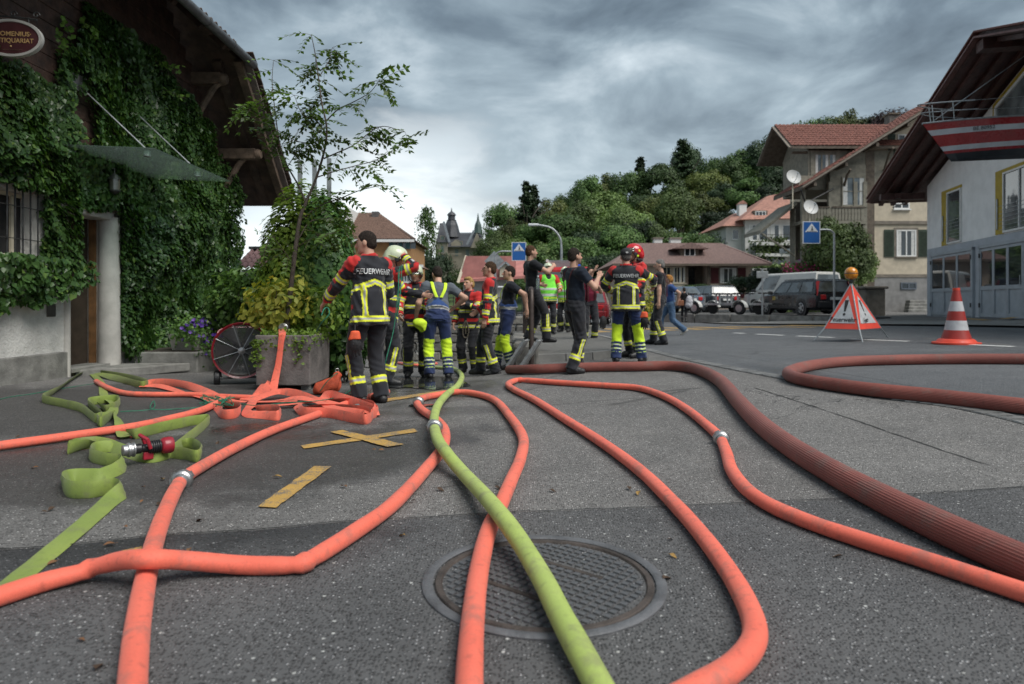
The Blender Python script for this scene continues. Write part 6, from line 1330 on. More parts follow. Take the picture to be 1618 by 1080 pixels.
def chalet():
    CY = 38.5; b = Vector((14.2 * CY / 34, CY, .5)); t = thing('chalet', 'cream chalet with wooden galleries, green shutters and a red tiled cross gable', 'house', b)
    B = lambda n, a, c, m, p=t, bev=0: MB().box(a, c).build(n, m, p, bevel=bev)
    X = lambda u: (u - U0) / F * CY - b.x
    Z = lambda v: CH - (v - V0) / F * CY - b.z
    xr = X(1560)
    w = MB(); zt = lambda x: Z(306) + (Z(160) - Z(306)) * (x - X(1250)) / (X(1480) - X(1250)) - .1; w.prism([(X(1362), 0, -.4), (xr, 0, -.4), (xr, 0, zt(X(1478))), (X(1478), 0, zt(X(1478)) - .1), (X(1362), 0, zt(X(1362)) - .1)], (0, 10, 0)); w.build('wall', CREAM, t)
    B('plinth', (X(1362), -.06, -.5), (xr, -.002, Z(436)), mat('grey_plinth', (.23, .225, .22), .9, .15, 3, .4), t)
    B('string_course', (X(1362), -.1, Z(354)), (xr, -.004, Z(349)), SANDST); B('string_course', (X(1362), -.08, Z(276)), (xr, -.003, Z(273)), SANDST); B('base_course', (X(1362), -.09, Z(438)), (xr, -.002, Z(433)), SANDST); B('corner_post', (X(1366), -.12, -.4), (X(1380), -.001, zt(X(1373)) - .3), DOWOOD)
    window(t, X(1416), Z(405), X(1447) - X(1416), Z(363) - Z(405), -.004, 2, 1, shut=SHUTG, trim=SANDST, curtain=True); window(t, X(1418), Z(245), X(1441) - X(1418), Z(212) - Z(245), -.004, 2, 2, shut=SHUTG, sw=(-1,)); window(t, X(1422), Z(457), .9, .4, -.065, 2, 1, mat('blue_grey_frame', (.10, .12, .15), .6), sill=False); window(t, X(1412), Z(330), .9, .35, -.004, 2, 1)
    # wooden gallery: posts, floors with balustrades, glazed upper bays, open loggias
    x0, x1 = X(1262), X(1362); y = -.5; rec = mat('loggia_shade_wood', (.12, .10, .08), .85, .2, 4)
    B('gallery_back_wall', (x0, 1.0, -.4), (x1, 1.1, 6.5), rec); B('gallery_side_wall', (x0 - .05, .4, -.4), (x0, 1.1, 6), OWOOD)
    for u in (1264, 1306, 1345, 1360): B('gallery_post', (X(u) - .11, y, -.4), (X(u) + .11, y + .22, Z(300) + .4), OWOOD)
    for v in (352, 412): B('gallery_floor', (x0 - .1, y - .05, Z(v) - .12), (x1, .98, Z(v) + .06), OWOOD)
    def boards(a, c, z0, z1, yy=y - .02):
        n = int((c - a) / .17); s = None
        for k in range(n):
            if s is None: s = MB().bbox((0, 0, 0), (.155, .03, z1 - z0), .006).build('baluster_board', OWOOD, t); q = s
            else: q = share(s, t)
            q.location = (a + k * (c - a) / n, yy, z0)
        B('handrail', (a, yy - .04, z1), (c, yy + .08, z1 + .07), DOWOOD)
    boards(X(1266), X(1304), Z(352) + .07, Z(330)); boards(X(1266), X(1304), Z(412) + .07, Z(392)); boards(X(1308), X(1358), Z(352) + .07, Z(330)); boards(X(1308), X(1358), Z(412) + .07, Z(392))
    B('bay_panel', (X(1310), y + .05, Z(330)), (X(1358), y + .12, Z(328)), OWOOD); window(t, X(1324), Z(327), X(1361) - X(1324), Z(281) - Z(327), y + .08, 2, 2, OWOOD, M['glass_pale'], sill=True, curtain=True); B('bay_wall', (X(1306), y + .09, Z(327)), (X(1324), y + .16, Z(281)), OWOOD); B('bay_head', (X(1306), y + .09, Z(281)), (X(1362), y + .16, Z(262)), OWOOD)
    for u in (1285, 1334): MB().tube(spline([(X(u) - .6, y + .1, Z(385)), (X(u) - .3, y + .1, Z(372)), (X(u), y + .1, Z(366)), (X(u) + .3, y + .1, Z(372)), (X(u) + .6, y + .1, Z(385))], 4), .06, 6).build('arch_brace', OWOOD, t)
    window(t, X(1332), Z(478) + .4, .6, 1.9, .98, 1, 2, OWOOD, sill=False)
    # big gable roof, left slope; verge towards the street
    p0, p1 = Vector((X(1250), -1.6, Z(306))), Vector((X(1480), -1.6, Z(160))); up = p1 - p0
    roof = MB().rings([[p0, p1, p1 + Vector((0, 0, .22)), p0 + Vector((0, 0, .22))], [p0 + Vector((0, 4.2, 0)), p1 + Vector((0, 4.2, 0)), p1 + Vector((0, 4.2, .22)), p0 + Vector((0, 4.2, .22))]]).build('roof', DOWOOD, t)
    MB().bar(p0 + Vector((-.1, -.03, .08)), p1 + Vector((0, -.03, .08)), .06, .30, (0, 1, 0)).build('verge_board', mat('pale_verge', (.20, .17, .14), .8, .2, 4), roof); tiles(roof, p0 + Vector((0, 0, .2)), (0, 4.1, 0), up, 12, 24, REDTILE, wave=.03)
    for x in np.linspace(.08, .9, 5): q = p0 + up * x; MB().bar(q + Vector((0, -.02, -.14)), q + Vector((0, 4, -.14)), .16, .2).build('purlin', DOWOOD, roof)
    for u, v in ((1330, 268), (1395, 235)): MB().tube([(X(u), -.1, Z(v) - 1.3), (X(u) - .15, -.9, Z(v) - .5), (X(u) - .2, -1.4, Z(v) - .25)], .07, 6).build('brace', DOWOOD, roof)
    MB().tube([p0 + Vector((-.1, .05, -.05)), p0 + Vector((.4, .6, -.7)), Vector((X(1310), y, Z(300)))], .05, 8).build('downpipe', M['dsteel'], roof, True)
    MB().box((X(1452), 3, Z(172) - .5), (X(1466), 3.6, Z(157))).build('chimney', mat('chimney_stone', (.13, .115, .105), .9, .3, 5), roof)
    MB().box((X(1450), 2.9, Z(157)), (X(1468), 3.7, Z(155))).build('chimney_cap', DOWOOD, roof)
    # cross gable with red tiles, its ridge parallel to the street
    xa, xb = X(1244), X(1410); zr, ze = Z(196) + .3, Z(238); yf, yk = -.6, 1.9
    MB().prism([(X(1276), -.1, Z(300)), (xb, -.1, Z(300)), (xb, -.1, ze), (X(1276), -.1, ze)], (0, 3.6, 0)).build('cross_wing_wall', OWOOD, t)
    cr = MB().rings([[(xa, yf, ze), (xa, yk, zr), (xa, yk, zr + .16), (xa, yf, ze + .16)], [(xb + 1, yf, ze), (xb + 1, yk, zr), (xb + 1, yk, zr + .16), (xb + 1, yf, ze + .16)]]).build('cross_roof', DOWOOD, t)
    MB().rings([[(xa, 4.4, ze), (xa, yk, zr), (xa, yk, zr + .16), (xa, 4.4, ze + .16)], [(xb + 1, 4.4, ze), (xb + 1, yk, zr), (xb + 1, yk, zr + .16), (xb + 1, 4.4, ze + .16)]]).build('cross_roof_slope', DOWOOD, cr); tiles(cr, (xa, yf, ze + .15), (xb - xa + .9, 0, 0), (0, yk - yf, zr - ze), 30, 10, REDTILE, wave=.045)
    for yy0, yy1 in ((yf, yk), (4.4, yk)): MB().bar((xa - .03, yy0, ze + .05), (xa - .03, yy1, zr + .05), .06, .26, (1, 0, 0)).build('verge_board', mat('pale_verge', (.20, .17, .14)), cr)
    MB().box((X(1252), .0, ze - .15), (X(1280), .14, ze - .02)).build('tie_beam', DOWOOD, cr); MB().prism([(X(1277), .02, ze), (X(1277), 3.7, ze), (X(1277), yk, zr - .1)], (.08, 0, 0)).build('gable_boards', OWOOD, cr)
    for u in (1282, 1322, ): B('wing_post', (X(u) - .1, -.16, Z(290)), (X(u) + .1, -.102, ze), OWOOD)
    window(t, X(1285), Z(276), X(1320) - X(1285), Z(243) - Z(276), -.104, 3, 1, OWOOD, M['glass_pale'], sill=True, curtain=True); B('wing_balustrade', (X(1256), -.55, Z(300)), (X(1280), -.48, Z(280)), OWOOD)
    # left lower porch roof
    q0, q1 = Vector((X(1204), .2, Z(368))), Vector((X(1262), .2, Z(322)))
    MB().rings([[q0, q1, q1 + Vector((0, 0, .2)), q0 + Vector((0, 0, .2))], [q0 + Vector((0, 2.8, 0)), q1 + Vector((0, 2.8, 0)), q1 + Vector((0, 2.8, .2)), q0 + Vector((0, 2.8, .2))]]).build('porch_roof', OWOOD, t); MB().tube([q0 + Vector((.1, .1, 0)), Vector((X(1240), .1, Z(392))), Vector((X(1256), .1, Z(404)))], .06, 7).build('porch_brace', OWOOD, t)
    for u, v, ll in ((1254, 279, 'white satellite dish on the chalet eaves above the other one'), (1281, 327, 'white satellite dish in front of the chalet loggia')):
        p = P3(u, v, 36.8); d = thing('satellite_dish', ll, 'dish', p - Vector((0, 0, .55)), R(8), 'satellite dishes on the chalet')
        MB().lathe([(0, .10), (.2, .07), (.34, .02), (.42, -.03), (.425, -.015), (.34, .04), (.2, .09), (0, .12)], 28, (0, 0, .55), (.0, 1, -.35)).build('reflector', mat('dish_grey', (.48, .48, .47), .5, .06), d, True)
        MB().tube([(0, .08, .2), (0, -.25, .38), (0, -.42, .66)], .014, 6).build('arm', M['steel'], d, True); MB().bbox((-.04, -.47, .62), (.04, -.38, .72), .01).build('receiver', M['steel'], d); MB().tube([(0, .1, -1.2), (0, .1, .55)], .03, 8).build('mast', M['ivory'], d)
    # garden wall pillar and steps
    st = thing('garden_steps', 'stone garden steps with green verge below the chalet', 'steps', GZ(X(1425) + b.x, CY - 1.4, 0))
    for k in range(4): MB().bbox((-1.0 + .3 * k, -.9 + .45 * k, -.2), (.9 + .0 * k, -.9 + .45 * (k + 1), .16 + .17 * k), .02).build('step', CONC, st)
    g = thing('gate_pillar', 'square stone gate pillar between the black car and the garden steps', 'pillar', GZ(*(P3(1377, 495, 29)[:2]))); MB().bbox((-.42, -.35, -.2), (.42, .35, 1.18), .03).build('shaft', SANDST, g); MB().bbox((-.52, -.44, 1.18), (.52, .44, 1.30), .03).build('cap', SANDST, g)
chalet()
# ---------------------------------------------------------------- farther houses, castle, hill, trees
def hz(x, y): x = np.asarray(x, float); y = np.asarray(y, float); return sst(62, 135, y) * (7 + .27 * np.clip(x, -6, 75)) * sst(-40, -8, x) - .35
def hillside():
    xs = np.linspace(-60, 140, 60); ys = np.linspace(58, 240, 50); X, Y = np.meshgrid(xs, ys, indexing='ij'); Z = hz(X, Y) + .6 * np.sin(X * .21) * np.sin(Y * .17) * sst(62, 90, Y); i = np.arange(X.size).reshape(X.shape)
    o = np_mesh('hillside', np.stack([X, Y, Z], -1).reshape(-1, 3), np.stack([i[:-1, :-1], i[1:, :-1], i[1:, 1:], i[:-1, 1:]], -1).reshape(-1, 4), mat('meadow', (.05, .085, .022), .95, .35, .4, .5, 3), None, True); tag(o, kind='structure')
hillside()
def crown_mesh(name, seed, kind, m):
    rng = np.random.default_rng(seed); P = []; N = []; S = []
    if kind == 'broad':
        nb = 36; d = rng.normal(size=(nb, 3)); d /= np.linalg.norm(d, axis=1, keepdims=True); d[:, 2] = np.abs(d[:, 2]) * 1.15 - .38; cen = d * A3((.38, .38, .42)) * rng.uniform(.65, 1.08, (nb, 1)) + A3((0, 0, .60))
        for c in cen:
            r = rng.uniform(.08, .17); n = 290; q = rng.normal(size=(n, 3)); q /= np.linalg.norm(q, axis=1, keepdims=True); q[:, 2] = q[:, 2] * .8 + .15; P.append(c + q * r * rng.uniform(.55, 1.1, (n, 1))); N.append(q + (c - A3((0, 0, .5))) * 1.2 + rng.normal(0, .45, (n, 3))); S.append(rng.uniform(.014, .034, n))
    elif kind == 'conifer':
        for k in range(34):
            f = k / 34; z = .10 + .88 * f; rad = (.26 * (1 - f) ** .8 + .02) * rng.uniform(.75, 1.15); nbr = 9 if f < .7 else 6
            for j in range(nbr):
                a = rng.uniform(0, 6.283); L = rad * rng.uniform(.7, 1.15); n = 34; t = rng.random(n); q = np.stack([np.cos(a) * L * t, np.sin(a) * L * t, z - .10 * L / .26 * t + .03 * t * t + rng.normal(0, .006, n)], 1); q[:, :2] += rng.normal(0, .014, (n, 2)); P.append(q); N.append(rng.normal(0, .5, (n, 3)) + A3((np.cos(a) * .3, np.sin(a) * .3, .8))); S.append(rng.uniform(.016, .034, n))
    elif kind == 'poplar':
        for k in range(52):
            f = rng.random(); c = A3((rng.normal(0, .07), rng.normal(0, .07), .12 + .86 * f)); c[:2] *= 1.3 * (1 - .7 * abs(f - .35)); r = rng.uniform(.045, .085); n = 90; q = rng.normal(size=(n, 3)); q /= np.linalg.norm(q, axis=1, keepdims=True); P.append(c + q * r * rng.uniform(.5, 1.15, (n, 1)) * A3((1, 1, 1.3))); N.append(q + rng.normal(0, .4, (n, 3))); S.append(rng.uniform(.012, .026, n))
    P = np.concatenate(P); N = np.concatenate(N); S = np.concatenate(S); return leaves(name, P, N, S, m, None, rng=rng, elong=1.25)
T_MID = leaf_mat('tree_mid', (.036, .072, .022), (.072, .128, .036), (.11, .17, .05), .6, .15); T_LIGHT = leaf_mat('tree_light', (.065, .105, .034), (.12, .175, .058), (.16, .22, .07), .6, .18); T_DARK = leaf_mat('tree_dark', (.016, .034, .016), (.032, .058, .024), None, .6, .1); T_OLIVE = leaf_mat('tree_olive', (.050, .070, .020), (.098, .12, .032), (.15, .16, .04), .6, .15); T_PURP = leaf_mat('copper_leaf', (.02, .012, .014), (.045, .022, .024), None, .6, .1)
def forest():
    protos = []
    for k, (kd, m) in enumerate((('broad', T_MID), ('broad', T_LIGHT), ('broad', T_OLIVE), ('broad', T_MID), ('conifer', T_DARK), ('broad', T_DARK), ('poplar', T_MID), ('broad', T_PURP), ('broad', T_LIGHT))):
        o = crown_mesh('crown', 100 + k, kd, m); protos.append(o.data); bpy.data.objects.remove(o)
    mb = MB(); mb.tube([(0, 0, -.05), (.01, 0, .2), (-.01, .01, .45), (0, 0, .75)], [.028, .022, .016, .006], 8)
    for a in np.linspace(0, 6, 7): mb.tube([(0, 0, .25 + a * .04), (.12 * math.cos(a * 2), .12 * math.sin(a * 2), .42 + a * .04), (.24 * math.cos(a * 2), .24 * math.sin(a * 2), .55 + a * .04)], [.012, .008, .003], 5)
    trunk = mb.build('trunk', BARK, None, True); tm = trunk.data; bpy.data.objects.remove(trunk)
    rng = random.Random(77); kinds = ['mid green', 'pale green', 'olive green', 'full mid green', 'dark fir', 'dark green', 'slender poplar', 'copper-leaved', 'bright green']
    def tree(k, p, hgt, wid, label, grp='trees on the wooded hill'):
        t = thing('fir_tree' if k == 4 else 'poplar_tree' if k == 6 else 'tree', label, 'tree', p, rng.uniform(0, 6.28), grp); c = link(bpy.data.objects.new('crown', protos[k]), t); c.scale = (wid, wid, hgt); c['kind'] = 'stuff'; q = link(bpy.data.objects.new('trunk', tm), t); q.scale = (hgt * .8, hgt * .8, hgt)
    # skyline and lower rows of the wooded hill: (u of the crown, v of its top, depth, kind, width)
    rows = [(798, 312, 128, 0, 10), (815, 338, 112, 2, 9), (832, 284, 116, 4, 12), (843, 290, 119, 4, 11), (872, 305, 122, 2, 11), (905, 296, 130, 0, 12), (930, 275, 128, 3, 12), (958, 268, 132, 2, 13), (990, 262, 130, 0, 13), (1012, 246, 138, 4, 13), (1048, 256, 128, 3, 13), (1079, 218, 134, 4, 15), (1086, 224, 140, 5, 12), (1115, 262, 126, 2, 12), (1140, 240, 134, 0, 13), (1168, 236, 138, 3, 13), (1200, 222, 136, 5, 14), (1222, 205, 140, 4, 13), (1248, 196, 138, 3, 14), (1282, 180, 142, 0, 14), (1330, 168, 142, 2, 14), (1300, 186, 136, 5, 13), (1398, 172, 120, 7, 13), (1425, 176, 124, 7, 12), (1362, 180, 140, 5, 14),
            (785, 362, 98, 1, 9), (812, 375, 92, 1, 9), (850, 345, 104, 0, 10), (885, 330, 100, 0, 11), (915, 318, 104, 8, 12), (950, 300, 106, 1, 13), (985, 318, 98, 8, 12), (1010, 300, 108, 0, 12), (1040, 300, 104, 2, 10), (1072, 292, 100, 1, 9), (1110, 300, 110, 2, 11), (1150, 288, 116, 5, 12), (1180, 280, 112, 3, 12), (1132, 330, 104, 5, 10), (1165, 340, 100, 0, 9), (1210, 290, 112, 5, 12), (1240, 262, 112, 5, 12),
            (835, 385, 80, 0, 9), (870, 372, 82, 8, 9), (905, 365, 80, 0, 10), (940, 358, 82, 5, 10), (975, 352, 80, 3, 10), (1010, 345, 82, 5, 9), (1045, 350, 80, 8, 8), (1085, 358, 78, 0, 8), (1110, 362, 82, 5, 8), (760, 412, 70, 0, 7), (790, 420, 66, 8, 6), (1000, 385, 72, 0, 8), (940, 400, 72, 5, 8), (860, 408, 70, 5, 8), (900, 400, 72, 0, 8), (970, 395, 70, 5, 8), (830, 425, 64, 0, 6)]
    for i, (u, v, Y, k, wd) in enumerate(rows):
        top = P3(u, v, Y); g = float(hz(top.x, Y)); h = top.z - g; h = min(max(h, 5.), 24.); p = Vector((top.x, Y, top.z - h)); p.z = max(p.z, g - .2) if h < 24 else p.z
        tree(k, p, h / (1.03 if k != 4 else 1.), wd * (rng.uniform(.82, 1.02) if k != 4 else 1.2), ('%s tree %s the wooded hill' % (kinds[k], 'on the skyline of' if Y > 115 else 'halfway up' if Y > 90 else 'at the foot of')) if k != 4 else 'dark fir standing up out of the wooded hill')
    p = P3(673, 330, 105); tree(6, Vector((p.x, 105, -1.5)), p.z + 1.5, 11, 'tall slender poplar beside the castle', None)
    p = P3(660, 398, 95); tree(5, Vector((p.x, 95, -1.5)), p.z + 1.5, 7, 'low dark tree at the foot of the poplar', None)
    p = P3(692, 400, 88); tree(5, Vector((p.x, 88, -1.5)), p.z + 1.5, 6, 'low dark tree below the castle wall', None)
    p = P3(1325, 345, 36.3); tree(8, GZ(p.x, 36.3), p.z - .4, 4.3, 'bright green garden tree in front of the chalet gallery', None); p = P3(1345, 385, 36.5); tree(8, GZ(p.x, 36.5), p.z - .4, 3.4, 'low bright green garden shrub tree beside the chalet corner', None)
    p = P3(1222, 425, 40); tree(5, GZ(p.x, 40), p.z - .2, 3.6, 'dark garden conifer shrub left of the chalet', None); p = P3(1190, 442, 44); tree(5, GZ(p.x, 44), p.z - .1, 4.5, 'low dark garden bush beside the white van', None); p = P3(1102, 452, 46); tree(0, GZ(p.x, 46), p.z, 3.0, 'small green tree before the loggia of the brown-roofed house', None); p = P3(1115, 400, 66); tree(2, Vector((p.x, 66, 1)), p.z - 1, 6, 'rounded hedge tree behind the brown roof', None)
    rg = np.random.default_rng(3)
    bush('yellow_bush', 'yellow-leaved bush across the road behind the capped firefighter', tuple(P3(1003, 480, 27)), (.9, .8, 1.25), 1500, YELLOWY, rg, .12); 
    p = P3(1262, 426, 37.2); t = thing('flower_box', 'crimson and violet geraniums along the chalet fence', 'flowers', p - Vector((0, 0, .4))); n = 900; P = np.stack([rg.uniform(-.9, .9, n), rg.normal(0, .2, n), rg.normal(.3, .22, n)], 1); leaves('foliage', P, rg.normal(0, 1, P.shape), rg.uniform(.06, .12, n), HEDGE, t, rng=rg)['kind'] = 'stuff'
    P = np.stack([rg.uniform(-.95, .95, 420), rg.normal(-.12, .16, 420), rg.normal(.38, .18, 420)], 1); leaves('blooms', P, rg.normal(0, 1, P.shape) + A3((0, -1, .5)), rg.uniform(.06, .11, 420), leaf_mat('geranium_bloom', (.20, .02, .09), (.40, .03, .16), (.10, .04, .25), .6, .2), t, rng=rg)['kind'] = 'stuff'; MB().bbox((-1, -.15, -.2), (1, .15, .1), .02).build('box', DOWOOD, t); MB().bbox((-.08, -.08, -2.2), (.08, .08, -.2), .01).build('post', OWOOD, t)
    rl = MB(); h = thing('hedge', 'long clipped green hedge along the chalet garden', 'hedge', GZ(17.0, 37)); n = 2600; P = np.stack([rg.uniform(-2.2, 2.4, n), rg.normal(0, .35, n), rg.uniform(0, 1.1, n)], 1); leaves('foliage', P, rg.normal(0, 1, P.shape) + A3((0, -.8, .5)), rg.uniform(.05, .11, n), T_LIGHT, h, rng=rg)['kind'] = 'stuff'
forest()
BEIGE = mat('beige_render', (.50, .41, .33), .85, .1, 2, .3); BRTILE = mat('brown_roof_tile', (.25, .165, .145), .85, .35, 6, .4, col2=(.16, .105, .095)); WINE = mat('wine_shutter', (.085, .014, .018), .6, .2, 4)
def brown_house():
    Y = 54; b = Vector((P3(1080, 478, Y).x, Y, .0)); t = thing('brown_roof_house', 'beige house with a wide brown hipped roof and wine red shutters', 'house', b); X = lambda u: (u - U0) / F * Y - b.x; Z = lambda v: CH - (v - V0) / F * Y - b.z
    x0, x1 = X(985), X(1187); ze, zr = Z(418), Z(378)
    MB().box((X(1119), 0, -.3), (x1, 9, ze)).build('wall', BEIGE, t); MB().box((x0, 0, -.3), (X(1084), 9, ze)).build('wall', BEIGE, t); MB().box((X(1084), 1.6, -.3), (X(1119), 9, ze)).build('loggia_wall', DOWOOD, t); MB().box((X(1084), -.1, Z(462)), (X(1119), .05, Z(451))).build('loggia_parapet', BEIGE, t); MB().box((X(1084) + .003, 0, Z(465)), (X(1119) - .003, 1.6, Z(462))).build('loggia_floor', DOWOOD, t)
    for u in (1084.5, 1119): MB().box((X(u) - .1, -.12, -.3), (X(u) + .12, -.003, ze)).build('timber_post', DOWOOD, t)
    rf = MB().rings([[(x0 - 1, -.7, ze), (X(1213), -.7, ze), (X(1213), 10.5, ze), (x0 - 1, 10.5, ze)], [(x0 + 2.0, 4.4, zr), (X(1165), 4.4, zr), (X(1165), 4.8, zr), (x0 + 2.0, 4.8, zr)]]).build('roof', BRTILE, t)
    tl = MB(); nv = 17
    for j in range(nv):
        f = j / nv; a = Vector((x0 - 1 + 3 * f, -.7 + 5.1 * f, ze + (zr - ze) * f)); c = Vector((X(1213) + (X(1165) - X(1213)) * f, a.y, a.z)); n = int((c - a).length / .26)
        for i in range(n): p = a.lerp(c, i / n); w = (c - a) / n * .94; tl.poly([p + Vector((0, -.06, .06 + RNG.uniform(0, .015))), p + w + Vector((0, -.06, .06)), p + w + Vector((0, .30, .055 + .13)), p + Vector((0, .30, .055 + .13))])
    o = tl.build('roof_tiles', BRTILE, rf); o['kind'] = 'stuff'
    MB().box((x0 - 1, -.82, ze - .12), (X(1213), -.69, ze + .04)).build('gutter', DOWOOD, rf); MB().bar((x0 + 2, 4.6, zr + .05), (X(1165), 4.6, zr + .05), .3, .14).build('ridge', BRTILE, rf); MB().bar((X(1165), 4.5, zr + .05), (X(1213), -.7, ze + .08), .25, .12).build('hip_ridge', BRTILE, rf)
    for u, s in ((1060, .35), (1090, .45)):
        MB().box((X(u) - s, 4.6, zr - .4), (X(u) + s, 5.3, zr + .5)).build('chimney', M['white_paint'], rf); MB().box((X(u) - s - .1, 4.5, zr + .5), (X(u) + s + .1, 5.4, zr + .62)).build('chimney_cap', SANDST, rf)
    dx = X(1096); d = MB().box((dx - .75, 1.2, Z(405)), (dx + .75, 4, Z(389))).build('dormer', DOWOOD, rf); MB().prism([(dx - 1.5, .8, Z(391)), (dx + 1.5, .8, Z(391)), (dx, .8, Z(381))], (0, 3.4, 0)).build('dormer_roof', BRTILE, d); window(d, dx - .45, Z(403), .9, .75, 1.19, 2, 1)
    window(t, X(1138), Z(447), X(1163) - X(1138), Z(423) - Z(447), -.004, 2, 1, shut=WINE, curtain=True, trim=SANDST); window(t, X(1063), Z(447), X(1083) - X(1063), Z(421) - Z(447), -.004, 3, 1, M['ivory'], curtain=True); window(t, X(1040), Z(447), X(1060) - X(1040), Z(421) - Z(447), -.004, 3, 1, M['ivory']); window(t, X(1141), Z(470), 1.1, .6, -.004, 2, 1, shut=WINE); window(t, X(1066), Z(490), .9, 1.6, -.004, 2, 1, M['ivory'], curtain=True); window(t, X(1090), Z(451), .9, 1.6, 1.59, 1, 1, DOWOOD)
    MB().box((X(1030), -.03, Z(452)), (X(1084), -.002, Z(449))).build('string_course', M['ivory'], t)
brown_house()
SALMON = mat('salmon_tile', (.33, .165, .125), .85, .2, 3, .4); VILLA = mat('villa_white', (.56, .55, .52), .85, .08, 1.5, .2)
def villa():
    Y = 82; b = Vector((P3(1200, 478, Y).x, Y, 3.0)); t = thing('white_villa', 'white terraced villa with salmon roof and plant-filled balconies on the slope', 'house', b); X = lambda u: (u - U0) / F * Y - b.x; Z = lambda v: CH - (v - V0) / F * Y - b.z
    MB().box((X(1147), 0, -3), (X(1300), 10, Z(356))).build('wall', VILLA, t); MB().box((X(1172), -1.2, -3), (X(1300), -.003, Z(345))).build('front_wing', VILLA, t)
    r = MB().rings([[(X(1137), -1, Z(358)), (X(1320), -1, Z(358)), (X(1320), 11, Z(358)), (X(1137), 11, Z(358))], [(X(1178), 4, Z(330)), (X(1320), 4, Z(300)), (X(1320), 5, Z(300)), (X(1178), 5, Z(330))]]).build('roof', SALMON, t)
    MB().rings([[(X(1160), -2.2, Z(350)), (X(1320), -2.2, Z(346)), (X(1320), 8, Z(346)), (X(1160), 8, Z(350))], [(X(1228), 3, Z(303)), (X(1320), 3, Z(285)), (X(1320), 4, Z(285)), (X(1228), 4, Z(303))]]).build('upper_roof', SALMON, r)
    MB().box((X(1177), 2, Z(340)), (X(1189), 3, Z(318))).build('chimney', M['white_paint'], r); MB().prism([(X(1176), 1.9, Z(318)), (X(1190), 1.9, Z(318)), (X(1183), 1.9, Z(312))], (0, 1.2, 0)).build('chimney_cap', SALMON, r)
    d = MB().box((X(1184), -1.6, Z(347)), (X(1205), 1, Z(335))).build('dormer', DOWOOD, r); window(d, X(1186), Z(345), X(1202) - X(1186), .7, -1.61, 3, 1)
    for v in (386, 403, 424): MB().box((X(1180), -3.2, Z(v) - .35), (X(1300), -1.2, Z(v))).build('balcony_slab', VILLA, t)
    for k, u in enumerate((1178, 1194, 1212, 1230, 1248)): window(t, X(u), Z(381), .85 * 1.2, 1.9, -1.205, 1, 1, M['white_paint'], curtain=k % 2 == 0); 
    for k, u in enumerate((1205, 1222, 1240)): window(t, X(u), Z(421), 1.0, 1.2, -1.205, 1, 1, M['white_paint'])
    window(t, X(1157), Z(378), .8, 1.2, -.004, 1, 1); MB().box((X(1215), -3.25, Z(403)), (X(1258), -3.2, Z(396))).build('glass_balustrade', M['glass_pale'], t)
    for k in range(16): u = 1181 + k * 4.6; MB().tube([(X(u), -3.15, Z(386)), (X(u), -3.15, Z(386) + .9)], .025, 5).build('baluster', M['dsteel'], t)
    MB().bar((X(1180), -3.15, Z(386) + .92), (X(1256), -3.15, Z(386) + .92), .06).build('handrail', M['dsteel'], t)
    rg = np.random.default_rng(9); P = []
    for (u, v, w, h) in ((1190, 392, 1.5, 1.2), (1205, 398, 1.8, 1.6), (1225, 402, 2.2, .8), (1215, 384, 1.0, .7), (1240, 400, 1.2, .9), (1190, 410, 2, 1.2), (1250, 396, 1, 1)): n = 160; P.append(np.stack([rg.normal(X(u), w * .5, n), rg.normal(-2.8, .3, n), rg.normal(Z(v), h * .4, n)], 1))
    P = np.concatenate(P); leaves('balcony_plants', P, rg.normal(0, 1, P.shape), rg.uniform(.15, .4, len(P)), T_LIGHT, t, rng=rg)['kind'] = 'stuff'
    Y2 = 66; b2 = Vector((P3(1218, 478, Y2).x, Y2, .0)); g = thing('concrete_garage', 'pale concrete garage block with planted roof below the villa', 'building', b2); s = Y2 / F
    MB().box((-28 * s, 0, -.3), (40 * s, 6, (478 - 427) * s + 1)).build('wall', mat('pale_concrete', (.36, .37, .38), .85, .1, 1.5, .2), g); MB().box((-30 * s, -.2, (478 - 427) * s + 1), (42 * s, 6, (478 - 424) * s + 1)).build('parapet', VILLA, g); n = 500; P = np.stack([rg.uniform(-26 * s, 40 * s, n), rg.uniform(-.2, 1.5, n), (478 - 421) * s + 1 + rg.normal(0, .15, n)], 1); leaves('roof_plants', P, rg.normal(0, 1, P.shape), rg.uniform(.15, .35, n), T_LIGHT, g, rng=rg)['kind'] = 'stuff'
villa()
BRICK = mat('ochre_brick', (.40, .215, .095), .85, .12, 2, .5, 30); TEAL = mat('teal_shutter', (.045, .11, .12), .6, .15, 4)
